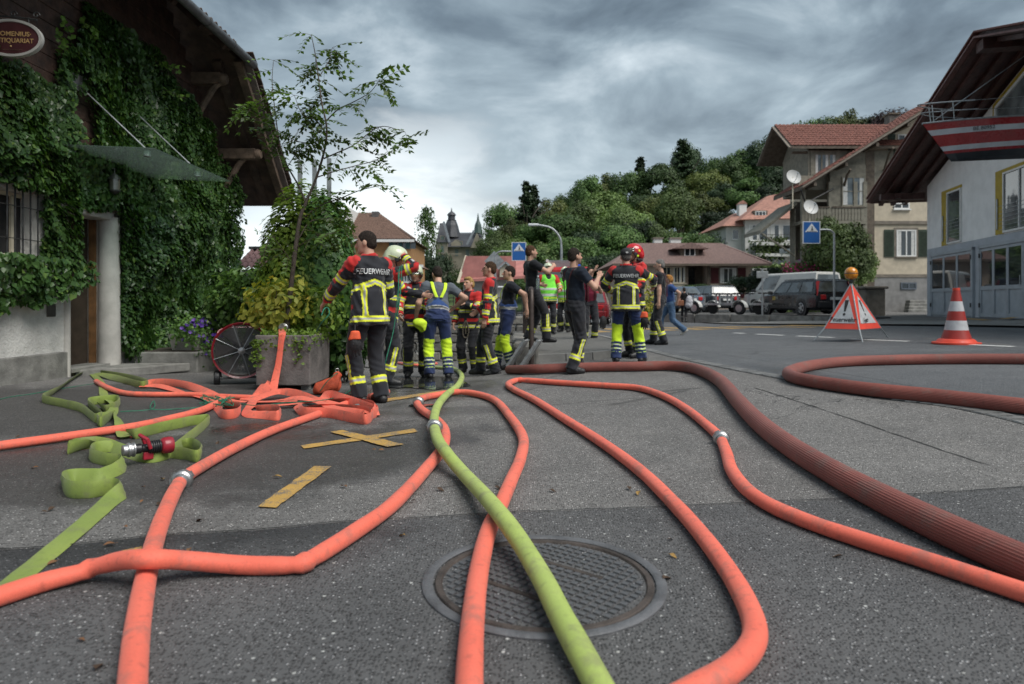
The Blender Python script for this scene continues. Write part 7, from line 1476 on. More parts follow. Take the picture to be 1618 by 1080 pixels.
def left_houses():
    Y = 60; b = Vector((P3(600, 478, Y).x, Y, -2.4)); t = thing('brick_house', 'ochre brick house with teal shutters and old tiled roof', 'house', b); X = lambda u: (u - U0) / F * Y - b.x; Z = lambda v: CH - (v - V0) / F * Y - b.z
    MB().box((X(535), 0, -.5), (X(648), 10, Z(380))).build('wall', BRICK, t)
    rf = MB().rings([[(X(545), -.6, Z(379)), (X(655), -.6, Z(379)), (X(655), 11, Z(379)), (X(545), 11, Z(379))], [(X(548), 4.6, Z(326)), (X(580), 4.6, Z(326)), (X(580), 5, Z(326)), (X(548), 5, Z(326))]]).build('roof', TILE_D, t)
    tl = MB()
    for j in range(22):
        f = j / 22; z = Z(379) + (Z(326) - Z(379)) * f; y = -.6 + 5.2 * f; xe = X(655) + (X(580) - X(655)) * f; n = max(3, int((xe - X(547)) / .3))
        for i in range(n): x = X(547) + (xe - X(547)) * i / n; w = (xe - X(547)) / n * .94; tl.poly([(x, y - .05, z + .08 + RNG.uniform(0, .03)), (x + w, y - .05, z + .08), (x + w, y + .28, z + .24), (x, y + .28, z + .24)])
    tl.build('roof_tiles', mat('mottled_tile', (.16, .095, .07), .85, .5, 9, .4), rf)['kind'] = 'stuff'
    MB().box((X(543), -.75, Z(383)), (X(656), -.55, Z(379))).build('eaves', M['white_paint'], rf); MB().prism([(X(540), -.3, Z(379)), (X(549), -.3, Z(326)), (X(549), -.3, Z(379))], (0, 5, 0)).build('gable_panel', M['white_paint'], rf)
    MB().box((X(574), 3.6, Z(348)), (X(585), 4.6, Z(325))).build('chimney', mat('grey_chimney', (.10, .09, .09), .9), rf); MB().bar((X(580), 4.8, Z(326)), (X(655), -.6, Z(378)), .3, .15).build('hip_ridge', TILE_D, rf)
    for u, w in ((615, 7), (630, 6), (641, 7)):
        x = X(u); o = MB().box((x, -.06, Z(393)), (x + w * Y / F, -.003, Z(376))).build('shutter', TEAL, t); MB().box((x + w * Y / F + .04, -.05, Z(393)), (x + w * Y / F + .5, -.004, Z(376))).build('pane', M['glass'], o)
    MB().tube([(X(626), -.1, Z(379)), (X(626), -.1, 0)], .06, 6).build('downpipe', M['dsteel'], t)
    a = MB().box((X(628), -2.5, -.5), (X(664), -.003, Z(420))).build('annex_wall', BRICK, t); MB().rings([[(X(622), -3.1, Z(421)), (X(678), -3.1, Z(426)), (X(678), .2, Z(426)), (X(622), .2, Z(421))], [(X(625), -.02, Z(408)), (X(655), -.02, Z(411)), (X(655), .2, Z(411)), (X(625), .2, Z(408))]]).build('annex_roof', MATS['mottled_tile'], a); MB().box((X(624), -3.15, Z(425)), (X(676), -3.0, Z(421))).build('annex_eaves', M['white_paint'], a)
    for u in (633, 645, 654): window(a, X(u), Z(447), .55, 1.35, -2.505, 2, 1, M['white_paint'], M['glass_pale'])
    MB().box((X(640), -2.56, Z(447)), (X(644), -2.503, Z(424))).build('shutter', TEAL, a)
    # tiled garden roof seen over the bushes
    Y = 16.8; p0 = P3(368, 420, Y); g = thing('garden_shed', 'low garden shed with purple-brown pantiles behind the bushes', 'shed', Vector((p0.x, Y, -.3))); w = 85 / F * Y; z0, z1 = 1.9 + .3, 2.42 + .3
    MB().box((.1, .3, 0), (w, 2.6, z0 - .05)).build('wall', PLAST, g); rfm = mat('purple_pantile', (.145, .085, .085), .7, .25, 6, .3); o = MB().box((0, 1.0, z1 + .02), (w + .3, 2.4, z1 + .09)).build('flat_roof', M['dsteel'], g)
    nt = 9; tl = None
    for j in range(5):
        for i in range(nt):
            if tl is None:
                mb = MB(); ww = w / nt; S = [(-ww * .5 + ww * k / 8, .045 * math.cos(k / 8 * 6.283 + 2.6)) for k in range(9)]; mb.rings([[(x, 0, z + .02) for x, z in S] + [(x, 0, z) for x, z in S[::-1]], [(x, .32, z + .02) for x, z in S] + [(x, .32, z) for x, z in S[::-1]]]); tl = mb.build('pantile', rfm, g); q = tl
            else: q = share(tl, g)
            q.location = (w * (i + .5) / nt, .0 + .24 * j, z0 + .115 * j); q.rotation_euler = (R(22), 0, 0)
    # small red-roofed house below the road
    Y = 52; b = Vector((P3(765, 478, Y).x, Y, -2.6)); t = thing('red_roof_house', 'small pale house with a flat red roof and a little dormer below the road', 'house', b); X = lambda u: (u - U0) / F * Y - b.x; Z = lambda v: CH - (v - V0) / F * Y - b.z
    MB().prism([(X(732), 0, -.5), (X(800), 0, -.5), (X(800), 0, Z(437)), (X(736), 0, Z(437)), (X(732), 0, Z(445))], (0, 6, 0)).build('wall', mat('pale_grey_render', (.40, .39, .36), .85, .1, 2), t)
    rm = mat('red_sheet_roof', (.40, .16, .14), .7, .15, 1.5, .2); r = MB().prism([(X(726), -.6, Z(446)), (X(737), -.6, Z(405)), (X(815), -.6, Z(405)), (X(815), -.6, Z(441))], (0, .12, 0)).build('roof_gable', rm, t)
    MB().rings([[(X(727), -.8, Z(446)), (X(830), -.8, Z(440)), (X(830), -.8, Z(436)), (X(727), -.8, Z(442))], [(X(737), 4, Z(406)), (X(830), 4, Z(404)), (X(830), 4, Z(402)), (X(737), 4, Z(404))]]).build('roof', rm, t); MB().bar((X(725), -.85, Z(447)), (X(737), -.1, Z(404)), .2, .1, (0, 1, 0)).build('verge_board', M['ivory'], r)
    d = MB().prism([(X(790), -1.0, Z(438)), (X(808), -1.0, Z(438)), (X(808), -1.0, Z(424)), (X(799), -1.0, Z(416)), (X(790), -1.0, Z(424))], (0, 3, 0)).build('dormer', M['ivory'], r); MB().bar((X(787), -1.1, Z(426)), (X(799), -1.1, Z(415)), .14, .3, (0, 1, 0)).build('dormer_verge', M['steel'], d); MB().bar((X(811), -1.1, Z(426)), (X(799), -1.1, Z(415)), .14, .3, (0, 1, 0)).build('dormer_verge', M['steel'], d)
left_houses()
def castle():
    Y = 160; b = Vector((P3(725, 478, Y).x, Y, 4.0)); t = thing('castle', 'sandstone castle with steep slate roofs, lantern tower and thin spire', 'castle', b); X = lambda u: (u - U0) / F * Y - b.x; Z = lambda v: CH - (v - V0) / F * Y - b.z
    st = mat('castle_stone', (.24, .215, .17), .9, .15, .5, .3, 3); sl = mat('castle_slate', (.050, .052, .060), .6, .25, .6, .2, 4); zn = mat('castle_zinc', (.24, .26, .29), .5, .1, 1)
    MB().box((X(688), 0, -8), (X(762), 14, Z(390))).build('wall', st, t); MB().box((X(690), -2.4, -8), (X(708), 6, Z(384))).build('pavilion', st, t)
    MB().rings([[(X(691), -2.8, Z(384)), (X(709), -2.8, Z(384)), (X(709), 6, Z(384)), (X(691), 6, Z(384))], [(X(695), 0, Z(352)), (X(703), 0, Z(352)), (X(703), 3, Z(352)), (X(695), 3, Z(352))]]).build('pavilion_roof', sl, t)
    MB().rings([[(X(704), -1, Z(390)), (X(764), -1, Z(390)), (X(764), 15, Z(390)), (X(704), 15, Z(390))], [(X(708), 6, Z(365)), (X(760), 6, Z(365)), (X(760), 8, Z(365)), (X(708), 8, Z(365))]]).build('roof', sl, t); MB().bar((X(706), 6.5, Z(364.4)), (X(760), 6.5, Z(364.4)), .8, .5).build('ridge', zn, t)
    for (u0, v0, u1, v1) in ((703, 352, 712, 384), (750, 366, 739, 388)): MB().bar((X(u0), -2.9, Z(v0)), (X(u1), -2.9, Z(v1)), .5, .4, (0, 1, 0)).build('flashing', zn, t)
    tw = [(2.4, Z(372)), (1.6, Z(352)), (1.15, Z(344)), (1.3, Z(343.5)), (.9, Z(343)), (.9, Z(336)), (1.2, Z(335.5)), (.8, Z(332)), (.2, Z(329)), (.05, Z(323))]
    MB().lathe(tw, 8, (X(710.5), 5, 0)).build('lantern_tower', sl, t); MB().lathe([(1.1, Z(366)), (.8, Z(352)), (.35, Z(345)), (.05, Z(333))], 8, (X(754), 4, 0)).build('spire', mat('castle_copper', (.05, .085, .075), .6, .2, 1), t)
    MB().prism([(X(744), -1.4, Z(392)), (X(764), -1.4, Z(392)), (X(754), -1.4, Z(368))], (0, 8, 0)).build('gable', st, t)
    for k, (u, v) in enumerate(((697, 381), (697, 396), (697, 410), (718, 388), (724, 388), (718, 400), (735, 400))): window(t, X(u), Z(v + 5), 1.1, 1.9 if k != 3 else 2.2, -2.405 if u < 705 else -.005, 1, 1, st, mat('castle_pane', (.10, .13, .12), .4), sill=False, fw=.15)
    MB().prism([(X(713), -.6, Z(392)), (X(728), -.6, Z(392)), (X(728), -.6, Z(384)), (X(720.5), -.6, Z(379)), (X(713), -.6, Z(384))], (0, 4, 0)).build('dormer', st, t); MB().box((X(693), -2.55, Z(421)), (X(700), -2.41, Z(416))).build('portal', sl, t); MB().box((X(688), -2.7, Z(403)), (X(730), -2.42, Z(401.5))).build('string_course', st, t)
castle()
# ---------------------------------------------------------------- street furniture, vehicles, small things
def pavement():
    m = asphalt_mat('pavement_asphalt', (.17, .165, .155), (.13, .128, .12), (.4, .4, .38), .5, .7); A = [(.42, 11.0), (.42, 14), (.42, 19), (.3, 27)]; B_ = [(1.75, 11.3), (2.3, 13.6), (2.0, 19), (1.4, 27)]
    A = resample(A, 40); B_ = resample(spline(B_, 8), 40); V = []; 
    for a, b in zip(A, B_):
        for f in np.linspace(0, 1, 6): x, y = a * (1 - f) + b * f; V.append((x, y, float(gz(max(x, .6), y)) + .12))
    i = np.arange(240).reshape(40, 6); tag(np_mesh('pavement', V, np.stack([i[:-1, :-1], i[1:, :-1], i[1:, 1:], i[:-1, 1:]], -1).reshape(-1, 4), m, None, True), kind='structure')
    ks = mat('kerb_stone', (.30, .295, .28)); edge = np.concatenate([resample([(.42, 10.93), (1.2, 10.95), (1.75, 11.25)], 4)[:-1], B_]); prev = None; kb = tag(bpy.data.objects.new('kerb', None), kind='structure'); link(kb)
    for k in range(0, len(edge) - 1):
        p, q = edge[k], edge[k + 1]; d = (q - p) / np.linalg.norm(q - p); n = A3((-d[1], d[0])); z0, z1 = float(gz(max(p[0], .5), p[1])), float(gz(max(q[0], .5), q[1])); e = d * .008
        lo = [(*(p + e - n * .02), z0 - .1), (*(q - e - n * .02), z1 - .1), (*(q - e + n * .13), z1 - .1), (*(p + e + n * .13), z0 - .1)]; hi = [(*(p + e), z0 + .125), (*(q - e), z1 + .125), (*(q - e + n * .13), z1 + .127), (*(p + e + n * .13), z0 + .127)]; MB().rings([lo, hi]).build('kerb_block', ks, kb)
    # rough stone retaining wall of the side street
    sm = [mat('wall_stone', (.20, .19, .17), .9, .3, 6, .8, 20), mat('wall_stone_dark', (.13, .125, .115), .9, .3, 6, .8, 20)]; t = thing('stone_wall', 'low rough stone wall under the steel railing', 'wall', GZ(.3, 12)); rg = np.random.default_rng(2); y = 10.75
    while y < 18.5:
        for r, zz in enumerate((-.75, -.42, -.10)):
            L = rg.uniform(.32, .6); z0 = float(gz(.6, y)) + zz + .02; top = .31 if y < 13 else .20; z1 = min(z0 + .31, float(gz(.6, y)) + top) if r < 2 else float(gz(.6, y)) + top - .02; x0 = .02 + rg.uniform(-.03, .03)
            MB().bbox((x0 - .3, y - 12 + rg.uniform(0, .04), z0 - t.location.z), (.13, y - 12 + .44, z1 - t.location.z), .035).build('stone', sm[int(rg.random() < .4)], t)
        y += .46
    w2 = thing('stone_wall', 'dark stone garden wall beyond the fair-haired woman', 'wall', GZ(-2.2, 20)); 
    for i in range(14):
        for r in range(5): MB().bbox((-2.2 + i * .5 + .25 * (r % 2) - .23, rg.uniform(-.03, .03), .02 + .27 * r), (-2.2 + i * .5 + .25 * (r % 2) + .24, .4, .27 + .27 * r), .03).build('stone', sm[int(rg.random() < .5)], w2)
    f = thing('iron_fence', 'dark iron fence of thin bars on the stone garden wall', 'fence', GZ(-2.2, 20.2) + Vector((0, 0, 1.37))); 
    for i in range(44): MB().cyl((-2.3 + i * .16, 0, 0), (-2.3 + i * .16, 0, .62), .012, seg=6).build('bar', M['dsteel'], f)
    for z in (.08, .55): MB().bar((-2.4, 0, z), (4.6, 0, z), .03).build('rail', M['dsteel'], f)
    r = thing('railing', 'brown steel tube railing on the low stone wall', 'railing', GZ(.33, 10.62)); rm = mat('brown_steel', (.055, .04, .035), .45, .3, 8, .1, metal=.3)
    for k, y in enumerate((0, 1.7, 3.4, 5.1, 6.8)): MB().tube([(-.02, y, -.05), (-.02, y, 1.0), (-.02, y + .06, 1.18), (-.02, y + .2, 1.22)] if k == 0 else [(-.02, y, .1), (-.02, y, 1.22)], .042 if k == 0 else .03, 12).build('post', rm, r, True)
    for z in (1.22, .72): MB().tube([(-.02, .2 if z > 1 else 0, z), (-.02, 6.8, z)], .026, 10).build('rail', rm, r, True)
    l = thing('folded_ladder', 'short folded aluminium ladder leaning on the railing post', 'ladder', GZ(.02, 10.35), R(-20))
    for k, x in enumerate((-.12, .10)):
        ax = Vector((.55, .1, .84)).normalized(); c = Vector((x, .02, .02)); sd = Vector((0, 1, 0)); nn = ax.cross(sd).normalized()
        for s in (-1, 1): MB().obox(c + ax * .32 + sd * s * .10 , .04, .02, .50, nn, sd, ax).build('stile', M['alu'], l)
        MB().obox(c + ax * .32 - sd * .005, .015, .17, .48, nn, sd, ax).build('plate', mat('ladder_sheet', (.45, .45, .45), .5, .15, 6, metal=.3), l)
        for j in range(4): MB().obox(c + ax * (.10 + .13 * j) + nn * .02, .03, .18, .02, nn, sd, ax).build('rung', M['alu'], l)
pavement()
BLUE = mat('sign_blue', (.012, .10, .34), .45, .06, 4); SGNW = mat('sign_white', (.62, .64, .66), .5, .05, 4)
def crossing_sign(label, su, sv, Y, w, pu, rz=0.):
    c = P3(su, sv, Y); p = GZ(P3(pu, sv, Y).x, Y); t = thing('crossing_sign', label, 'sign', p, 0, 'blue pedestrian crossing signs'); o = c - p; x0, z0 = o.x, o.z; h = w * 1.28; s = 1 if x0 < 0 else -1; za = z0 + (.10 if s > 0 else .0)
    MB().tube(spline([(0, 0, 0), (0, 0, za * .5), (0, 0, za - .35), (-.03 * s, 0, za - .12), (-.22 * s, 0, za), (x0 + s * w * .3, .05, za)], 6), .038, 10).build('pole', M['steel'], t, True)
    pl = MB().box((x0 - w / 2, -.02, z0 - h / 2), (x0 + w / 2, .02, z0 + h / 2)).build('plate', SGNW, t); MB().box((x0 - w * .455, -.024, z0 - h * .465), (x0 + w * .455, -.021, z0 + h * .465)).build('blue_field', BLUE, pl)
    tz = z0 + h * .02; MB().prism([(x0 - w * .38, -.026, tz), (x0 + w * .38, -.026, tz), (x0, -.026, tz + w * .5)], (0, -.002, 0)).build('triangle', SGNW, pl); q = w * .38
    f = MB(); f.prism([(x0 + q * a, -.0295, tz + q * b) for a, b in ((-.10, .32), (.0, .62), (.12, .62), (.20, .40), (.28, .34), (.26, .28), (.14, .36), (.12, .30), (.26, .12), (.20, .10), (.04, .30), (-.08, .10), (-.16, .12), (-.03, .34), (-.04, .46), (-.10, .28))], (0, -.002, 0)); f.lathe([(0, 0), (q * .10, 0), (q * .10, .002), (0, .002)], 12, (x0 + q * .06, -.0295, tz + q * .76), (0, -1, 0))
    for k in range(6): a = -.72 + k * .25; f.prism([(x0 + q * a, -.0295, tz + q * .03), (x0 + q * (a + .16), -.0295, tz + q * .03), (x0 + q * (a + .20), -.0295, tz + q * .12), (x0 + q * (a + .04), -.0295, tz + q * .12)], (0, -.002, 0))
    f.build('walker_symbol', M['print_dark'], pl); return t
def street():
    crossing_sign('blue pedestrian crossing sign on a bent pole before the wooded hill', 820, 397, 27.5, .60, 783); crossing_sign('blue pedestrian crossing sign on a bent pole above the parked cars', 1282, 367, 25.2, .66, 1318)
    p = GZ(P3(781, 420, 27.9).x, 27.9); t = thing('diamond_sign', 'grey back of a diamond road sign on the bent pole', 'sign', p); z = P3(781, 412, 27.9).z - p.z; MB().prism([(0, .03, z - .42), (.42, .03, z), (0, .03, z + .42), (-.42, .03, z)], (0, .02, 0)).build('plate', M['steel'], t); MB().tube([(0, .08, 0), (0, .08, z)], .03, 8).build('pole', M['steel'], t)
    b = GZ(P3(887, 470, 40).x, 40); h = P3(887, 364, 40).z - b.z; t = thing('street_lamp', 'curved grey street lamp rising before the trees', 'lamp', b); MB().tube(spline([(0, 0, 0), (0, 0, h * .5), (0, 0, h * .82), (-.12, 0, h * .93), (-.6, 0, h + .15), (-1.4, 0, h + .35)], 7), [.075] * 14 + [.06] * 22, 10).build('pole', M['steel'], t, True); MB().bbox((-2.0, -.12, h + .28), (-1.35, .12, h + .42), .04).build('lamp_head', SGNW, t)
    b = GZ(P3(794, 500, 33).x, 33); t = thing('street_lamp', 'small post lamp down in the side street', 'lamp', b); h = P3(794, 455, 33).z - b.z; MB().tube([(0, 0, 0), (0, 0, h)], .045, 8).build('pole', M['steel'], t); MB().bbox((-.3, -.1, h), (.1, .1, h + .1), .03).build('lamp_head', SGNW, t)
    b = GZ(11.0, 29.2); t = thing('sign_pole', 'thin grey pole with a small sign back between white van and trailers', 'pole', b); MB().tube([(0, 0, 0), (0, 0, 2.3)], .04, 8).build('pole', M['steel'], t); MB().bbox((-.25, -.03, 1.9), (.25, .03, 2.2), .01).build('plate', M['steel'], t)
    # cone
    b = G(1511, 543); t = thing('traffic_cone', 'tall red and white banded traffic cone on the road', 'cone', b); red = mat('cone_red', (.34, .030, .022), .45, .12, 6); orr = mat('cone_orange', (.72, .075, .04), .45, .1, 6); wh = mat('cone_white', (.50, .50, .51), .45, .1, 8); H = .95; k = H / 342
    MB().lathe([(.0, 0), (.36, 0), (.36, .028), (.34, .035), (.30, .036), (.26, .085), (.245, .09), (.0, .09)], 36).build('base', orr, t, True)
    bnd = [(.240, .088), (.186, .235), (.148, .398), (.112, .557), (.080, .722), (.052, .915), (.05, .95)]; zs = [30 * k, 85 * k, 143 * k, 200 * k, 260 * k, 330 * k, 342 * k]; rs = [.225, .178, .148, .118, .088, .052, .048]
    for i, (nm, mm) in enumerate((('red_band', red), ('white_band', wh), ('red_band', red), ('white_band', wh), ('red_band', red), ('tip', orr))): MB().lathe([(rs[i], zs[i]), (rs[i + 1], zs[i + 1])] if i < 5 else [(.052, zs[5] - .02), (.056, zs[5]), (.054, zs[6]), (.03, zs[6])], 36, cap=False).build(nm, mm, t, True)
    # folding warning pyramid
    b = GZ(6.62, 12.85); t = thing('warning_sign', 'folding red and white warning pyramid with amber lamp on the road', 'sign', b); rb = mat('signal_red', (.78, .075, .045), .55, .08, 6); wt = mat('signal_white', (.48, .49, .50), .55, .12, 10); ap = Vector((-.06, 0, 1.38 - b.z)); zb = .5 - b.z
    C3 = [Vector((-.56, .05, zb)), Vector((-.14, -.45, zb)), Vector((.69, .32, zb))]; ft = [Vector((-.74, .08, 0)), Vector((-.18, -.65, 0)), Vector((.93, .45, 0))]
    for i in range(3):
        a, c = C3[i], C3[(i + 1) % 3]; n = (c - a).cross(ap - a).normalized(); m_ = (a + c + ap) / 3
        if n.dot(m_ - Vector((0, 0, m_.z))) < 0: n = -n
        f = MB().prism([a, c, ap], n * .008).build('panel', rb, t); w = (c - a).length; x = (c - a).normalized(); up = (ap - (a + c) / 2); o = (a + c) / 2 + up * .12 + n * .011; wi = w * .36; MB().prism([o - x * wi, o + x * wi, o + up * .60], n * .003).build('white_field', wt, f)
        yb = up.normalized(); ex = MB(); ex.prism([o + n * .005 + up * .25 - x * .016, o + n * .005 + up * .25 + x * .016, o + n * .005 + up * .50 + x * .036, o + n * .005 + up * .50 - x * .036], n * .002); ex.lathe([(0, 0), (.026, 0), (.026, .002), (0, .002)], 14, o + n * .005 + up * .19, n); ex.build('exclamation_mark', M['print_dark'], f)
        tx = text_mesh('lettering', 'Feuerwehr', .135, M['print_dark'], f, (0, 0, 0), (0, 0, 0), .001, font_scale_x=.82); xx = x if x.cross(yb).dot(n) > 0 else -x; tx.matrix_local = Matrix(((xx.x * .82, yb.x, n.x, 0), (xx.y * .82, yb.y, n.y, 0), (xx.z * .82, yb.z, n.z, 0), (0, 0, 0, 1))); tx.location = o + n * .006 + up * .075
    for i in range(3): MB().tube([ap, C3[i], ft[i]], [.014, .014, .012], 8).build('leg', M['steel'], t, True)
    MB().lathe([(.0, 0), (.03, 0), (.04, .05), (.03, .08), (0, .08)], 14, ap).build('lamp_socket', M['dsteel'], t, True); MB().lathe([(.03, .07), (.09, .09), (.118, .14), (.122, .19), (.108, .25), (.06, .30), (0, .31)], 22, ap).build('amber_lens', mat('amber_lens', (.55, .20, .012), .18, .3, 14, coat=.5), t, True); MB().lathe([(.123, .182), (.128, .188), (.123, .194)], 22, ap, cap=False).build('lens_band', M['dsteel'], t, True)
street()
def lot():
    b = [(6.2, 33.4), (13.0, 24.8), (14.6, 25.6), (17.0, 32.5), (15.2, 37.6), (15, 46), (5.4, 46)]; tag(MB().prism([(x, y, .0) for x, y in b], (0, 0, .455)).build('parking_lot', asphalt_mat('lot_asphalt', (.14, .138, .135), (.11, .11, .108), (.35, .35, .34), .4, .6), None), kind='structure')
    t = thing('parapet', 'low grey concrete parapet along the car park', 'wall', (9.6, 29.1, .2)); p, q = Vector((-3.45, 4.25, 0)), Vector((3.45, -4.4, 0))
    for k in range(6): a, c = p.lerp(q, k / 6 + .003), p.lerp(q, (k + 1) / 6 - .003); MB().bar(a + Vector((0, 0, .045)), c + Vector((0, 0, .045)), .28, .46).build('wall_block', CONC, t)
lot()
TYRE = mat('tyre_rubber', (.018, .018, .019), .8, .2, 10); RIM = mat('alloy_rim', (.42, .42, .43), .35, .1, 8, metal=.7); TAILR = mat('tail_lamp', (.42, .012, .014), .4, .15, 8); CGLASS = glass_mat('car_glass', (.07, .08, .085), .03)
def vehicle(name, label, cat, loc, ang, L, W, H, belt, paint, hood=.27, rear=.03, nose=.78, rake=.10, rrake=.06, trim=None, wr=.32, wins=3, group='vehicles parked across the road', zlot=0., roofm=None, panel=False):
    t = thing(name, label, cat, loc, ang, group); w = W / 2; sec = []
    prof = [(-.5, .40, belt * .86, .80), (-.49, .30, belt * .95, .93), (-.46, .25, belt, .985), (-.2, .22, belt, 1.), (.5 - hood, .22, belt, 1.), (.5 - hood * .45, .22, belt * .5 + nose * .5 + .03, .985), (.46, .25, nose, .93), (.49, .30, nose * .86, .85), (.5, .38, nose * .72, .72)]
    for f, z0, z1, k in prof: ww = w * k; x = f * L; sec.append([(x, -ww * .86, z0), (x, -ww, z0 + .1), (x, -ww * 1.0, (z0 + z1) * .55), (x, -ww * .965, z1 - .05), (x, -ww * .90, z1), (x, ww * .90, z1), (x, ww * .965, z1 - .05), (x, ww, (z0 + z1) * .55), (x, ww, z0 + .1), (x, ww * .86, z0)])
    body = MB().rings(sec).build('body', paint, t, True, auto=35)
    xr, xf = (-.5 + rear) * L, (.5 - hood + .02) * L; xr2, xf2 = xr + rrake * L, xf - rake * L; wb, wt = w * .93, w * .76
    cab = MB().rings([[(xr, -wb, belt - .02), (xf, -wb, belt - .02), (xf, wb, belt - .02), (xr, wb, belt - .02)], [(xr2, -wt, H - .07), (xf2, -wt, H - .07), (xf2, wt, H - .07), (xr2, wt, H - .07)], [(xr2 + .12, -wt * .88, H), (xf2 - .15, -wt * .88, H), (xf2 - .15, wt * .88, H), (xr2 + .12, wt * .88, H)]]).build('cabin', paint, t, True, auto=35)
    def sidept(s, f, g): 
        a = Vector((xr + (xf - xr) * f, s * wb, belt - .02)); c = Vector((xr2 + (xf2 - xr2) * f, s * wt, H - .07)); return a.lerp(c, g) + Vector((0, s * .006, .002))
    for s in (-1, 1):
        for k in range(wins):
            if panel and k < wins - 1: continue
            f0, f1 = .05 + .9 * k / wins + .012, .05 + .9 * (k + 1) / wins - .012; MB().prism([sidept(s, f0, .14), sidept(s, f1, .14), sidept(s, f1 if k < wins - 1 else f1 - .0, .93), sidept(s, f0, .93)], (0, s * .006, 0)).build('side_window', CGLASS, cab)
        MB().bbox((xf - .10 * L * .5, s * w * 1.0 - .06 * (s < 0) , belt - .02), (xf - .02, s * w * 1.0 + (.14 if s > 0 else -.12) + 0, belt + .13), .02).build('wing_mirror', M['black_plastic'], t)
        MB().box((-.26 * L, s * w * .99, .30), (.22 * L, s * (w + .018), .40)).build('side_trim', trim or M['black_plastic'], body); MB().box((-.10 * L, s * (w - .01), belt - .16), (-.10 * L + .18, s * (w + .012), belt - .13)).build('door_handle', M['black_plastic'], body)
        MB().bbox((-.505 * L, s * w * .60 - .12, belt * .72), (-.465 * L, s * w * .60 + .12, belt * .93), .02).build('tail_light', TAILR, body); MB().bbox((.455 * L, s * w * .62 - .16, nose * .70), (.493 * L, s * w * .62 + .16, nose * .88), .02).build('headlight', M['glass_pale'], body)
        for x in (-.29 * L, .30 * L):
            MB().lathe([(0, -.01), (wr + .06, -.01), (wr + .06, .006), (0, .006)], 26, (x, s * (w - .002), wr), (0, s, 0)).build('wheel_arch', M['black_plastic'], body)
            wh = MB().lathe([(.1, -.2), (wr - .03, -.2), (wr, -.17), (wr, -.02), (wr - .04, .012), (wr * .66, .012), (wr * .62, -.02)], 28, (x, s * (w - .0), wr), (0, s, 0)).build('wheel', TYRE, t, True); mb = MB(); mb.lathe([(wr * .5, -.04), (wr * .66, -.03), (wr * .66, .008), (wr * .60, .016), (wr * .57, -.02)], 24, (x, s * w, wr), (0, s, 0)); mb.lathe([(0, -.03), (.06, -.03), (.06, .014), (0, .016)], 12, (x, s * w, wr), (0, s, 0))
            for q in range(5): a = q * 1.2566; mb.bar((x + .04 * math.cos(a), s * (w + .006), wr + .04 * math.sin(a)), (x + wr * .6 * math.cos(a), s * (w + .004), wr + wr * .6 * math.sin(a)), .05, .02, (0, 1, 0))
            mb.build('rim', RIM, wh, True)
    def qd(x0, y0, z0, x1, y1, z1, nm): d = Vector((x0 - x1, 0, 0)); MB().prism([(x0, -y0, z0), (x0, y0, z0), (x1, y1, z1), (x1, -y1, z1)], (-.01 if x0 < 0 else .012, 0, .004)).build(nm, CGLASS, cab)
    lr = lambda a, c, g: a + (c - a) * g
    qd(lr(xr, xr2, .1), wb * .86, lr(belt, H - .07, .12), lr(xr, xr2, .92), wt * .88, lr(belt, H - .07, .92), 'rear_window'); qd(lr(xf, xf2, .08), wb * .9, lr(belt, H - .07, .08), lr(xf, xf2, .94), wt * .92, lr(belt, H - .07, .94), 'windscreen')
    MB().bbox((-.515 * L, -w * .86, .34), (-.47 * L, w * .86, .60), .03).build('rear_bumper', trim or paint, body); MB().bbox((.47 * L, -w * .80, .30), (.51 * L, w * .80, .52), .03).build('front_bumper', trim or paint, body); MB().box((-.522 * L, -.26, .66), (-.49 * L, .26, .77)).build('number_plate', M['white_paint'], body)
    return t, body, cab
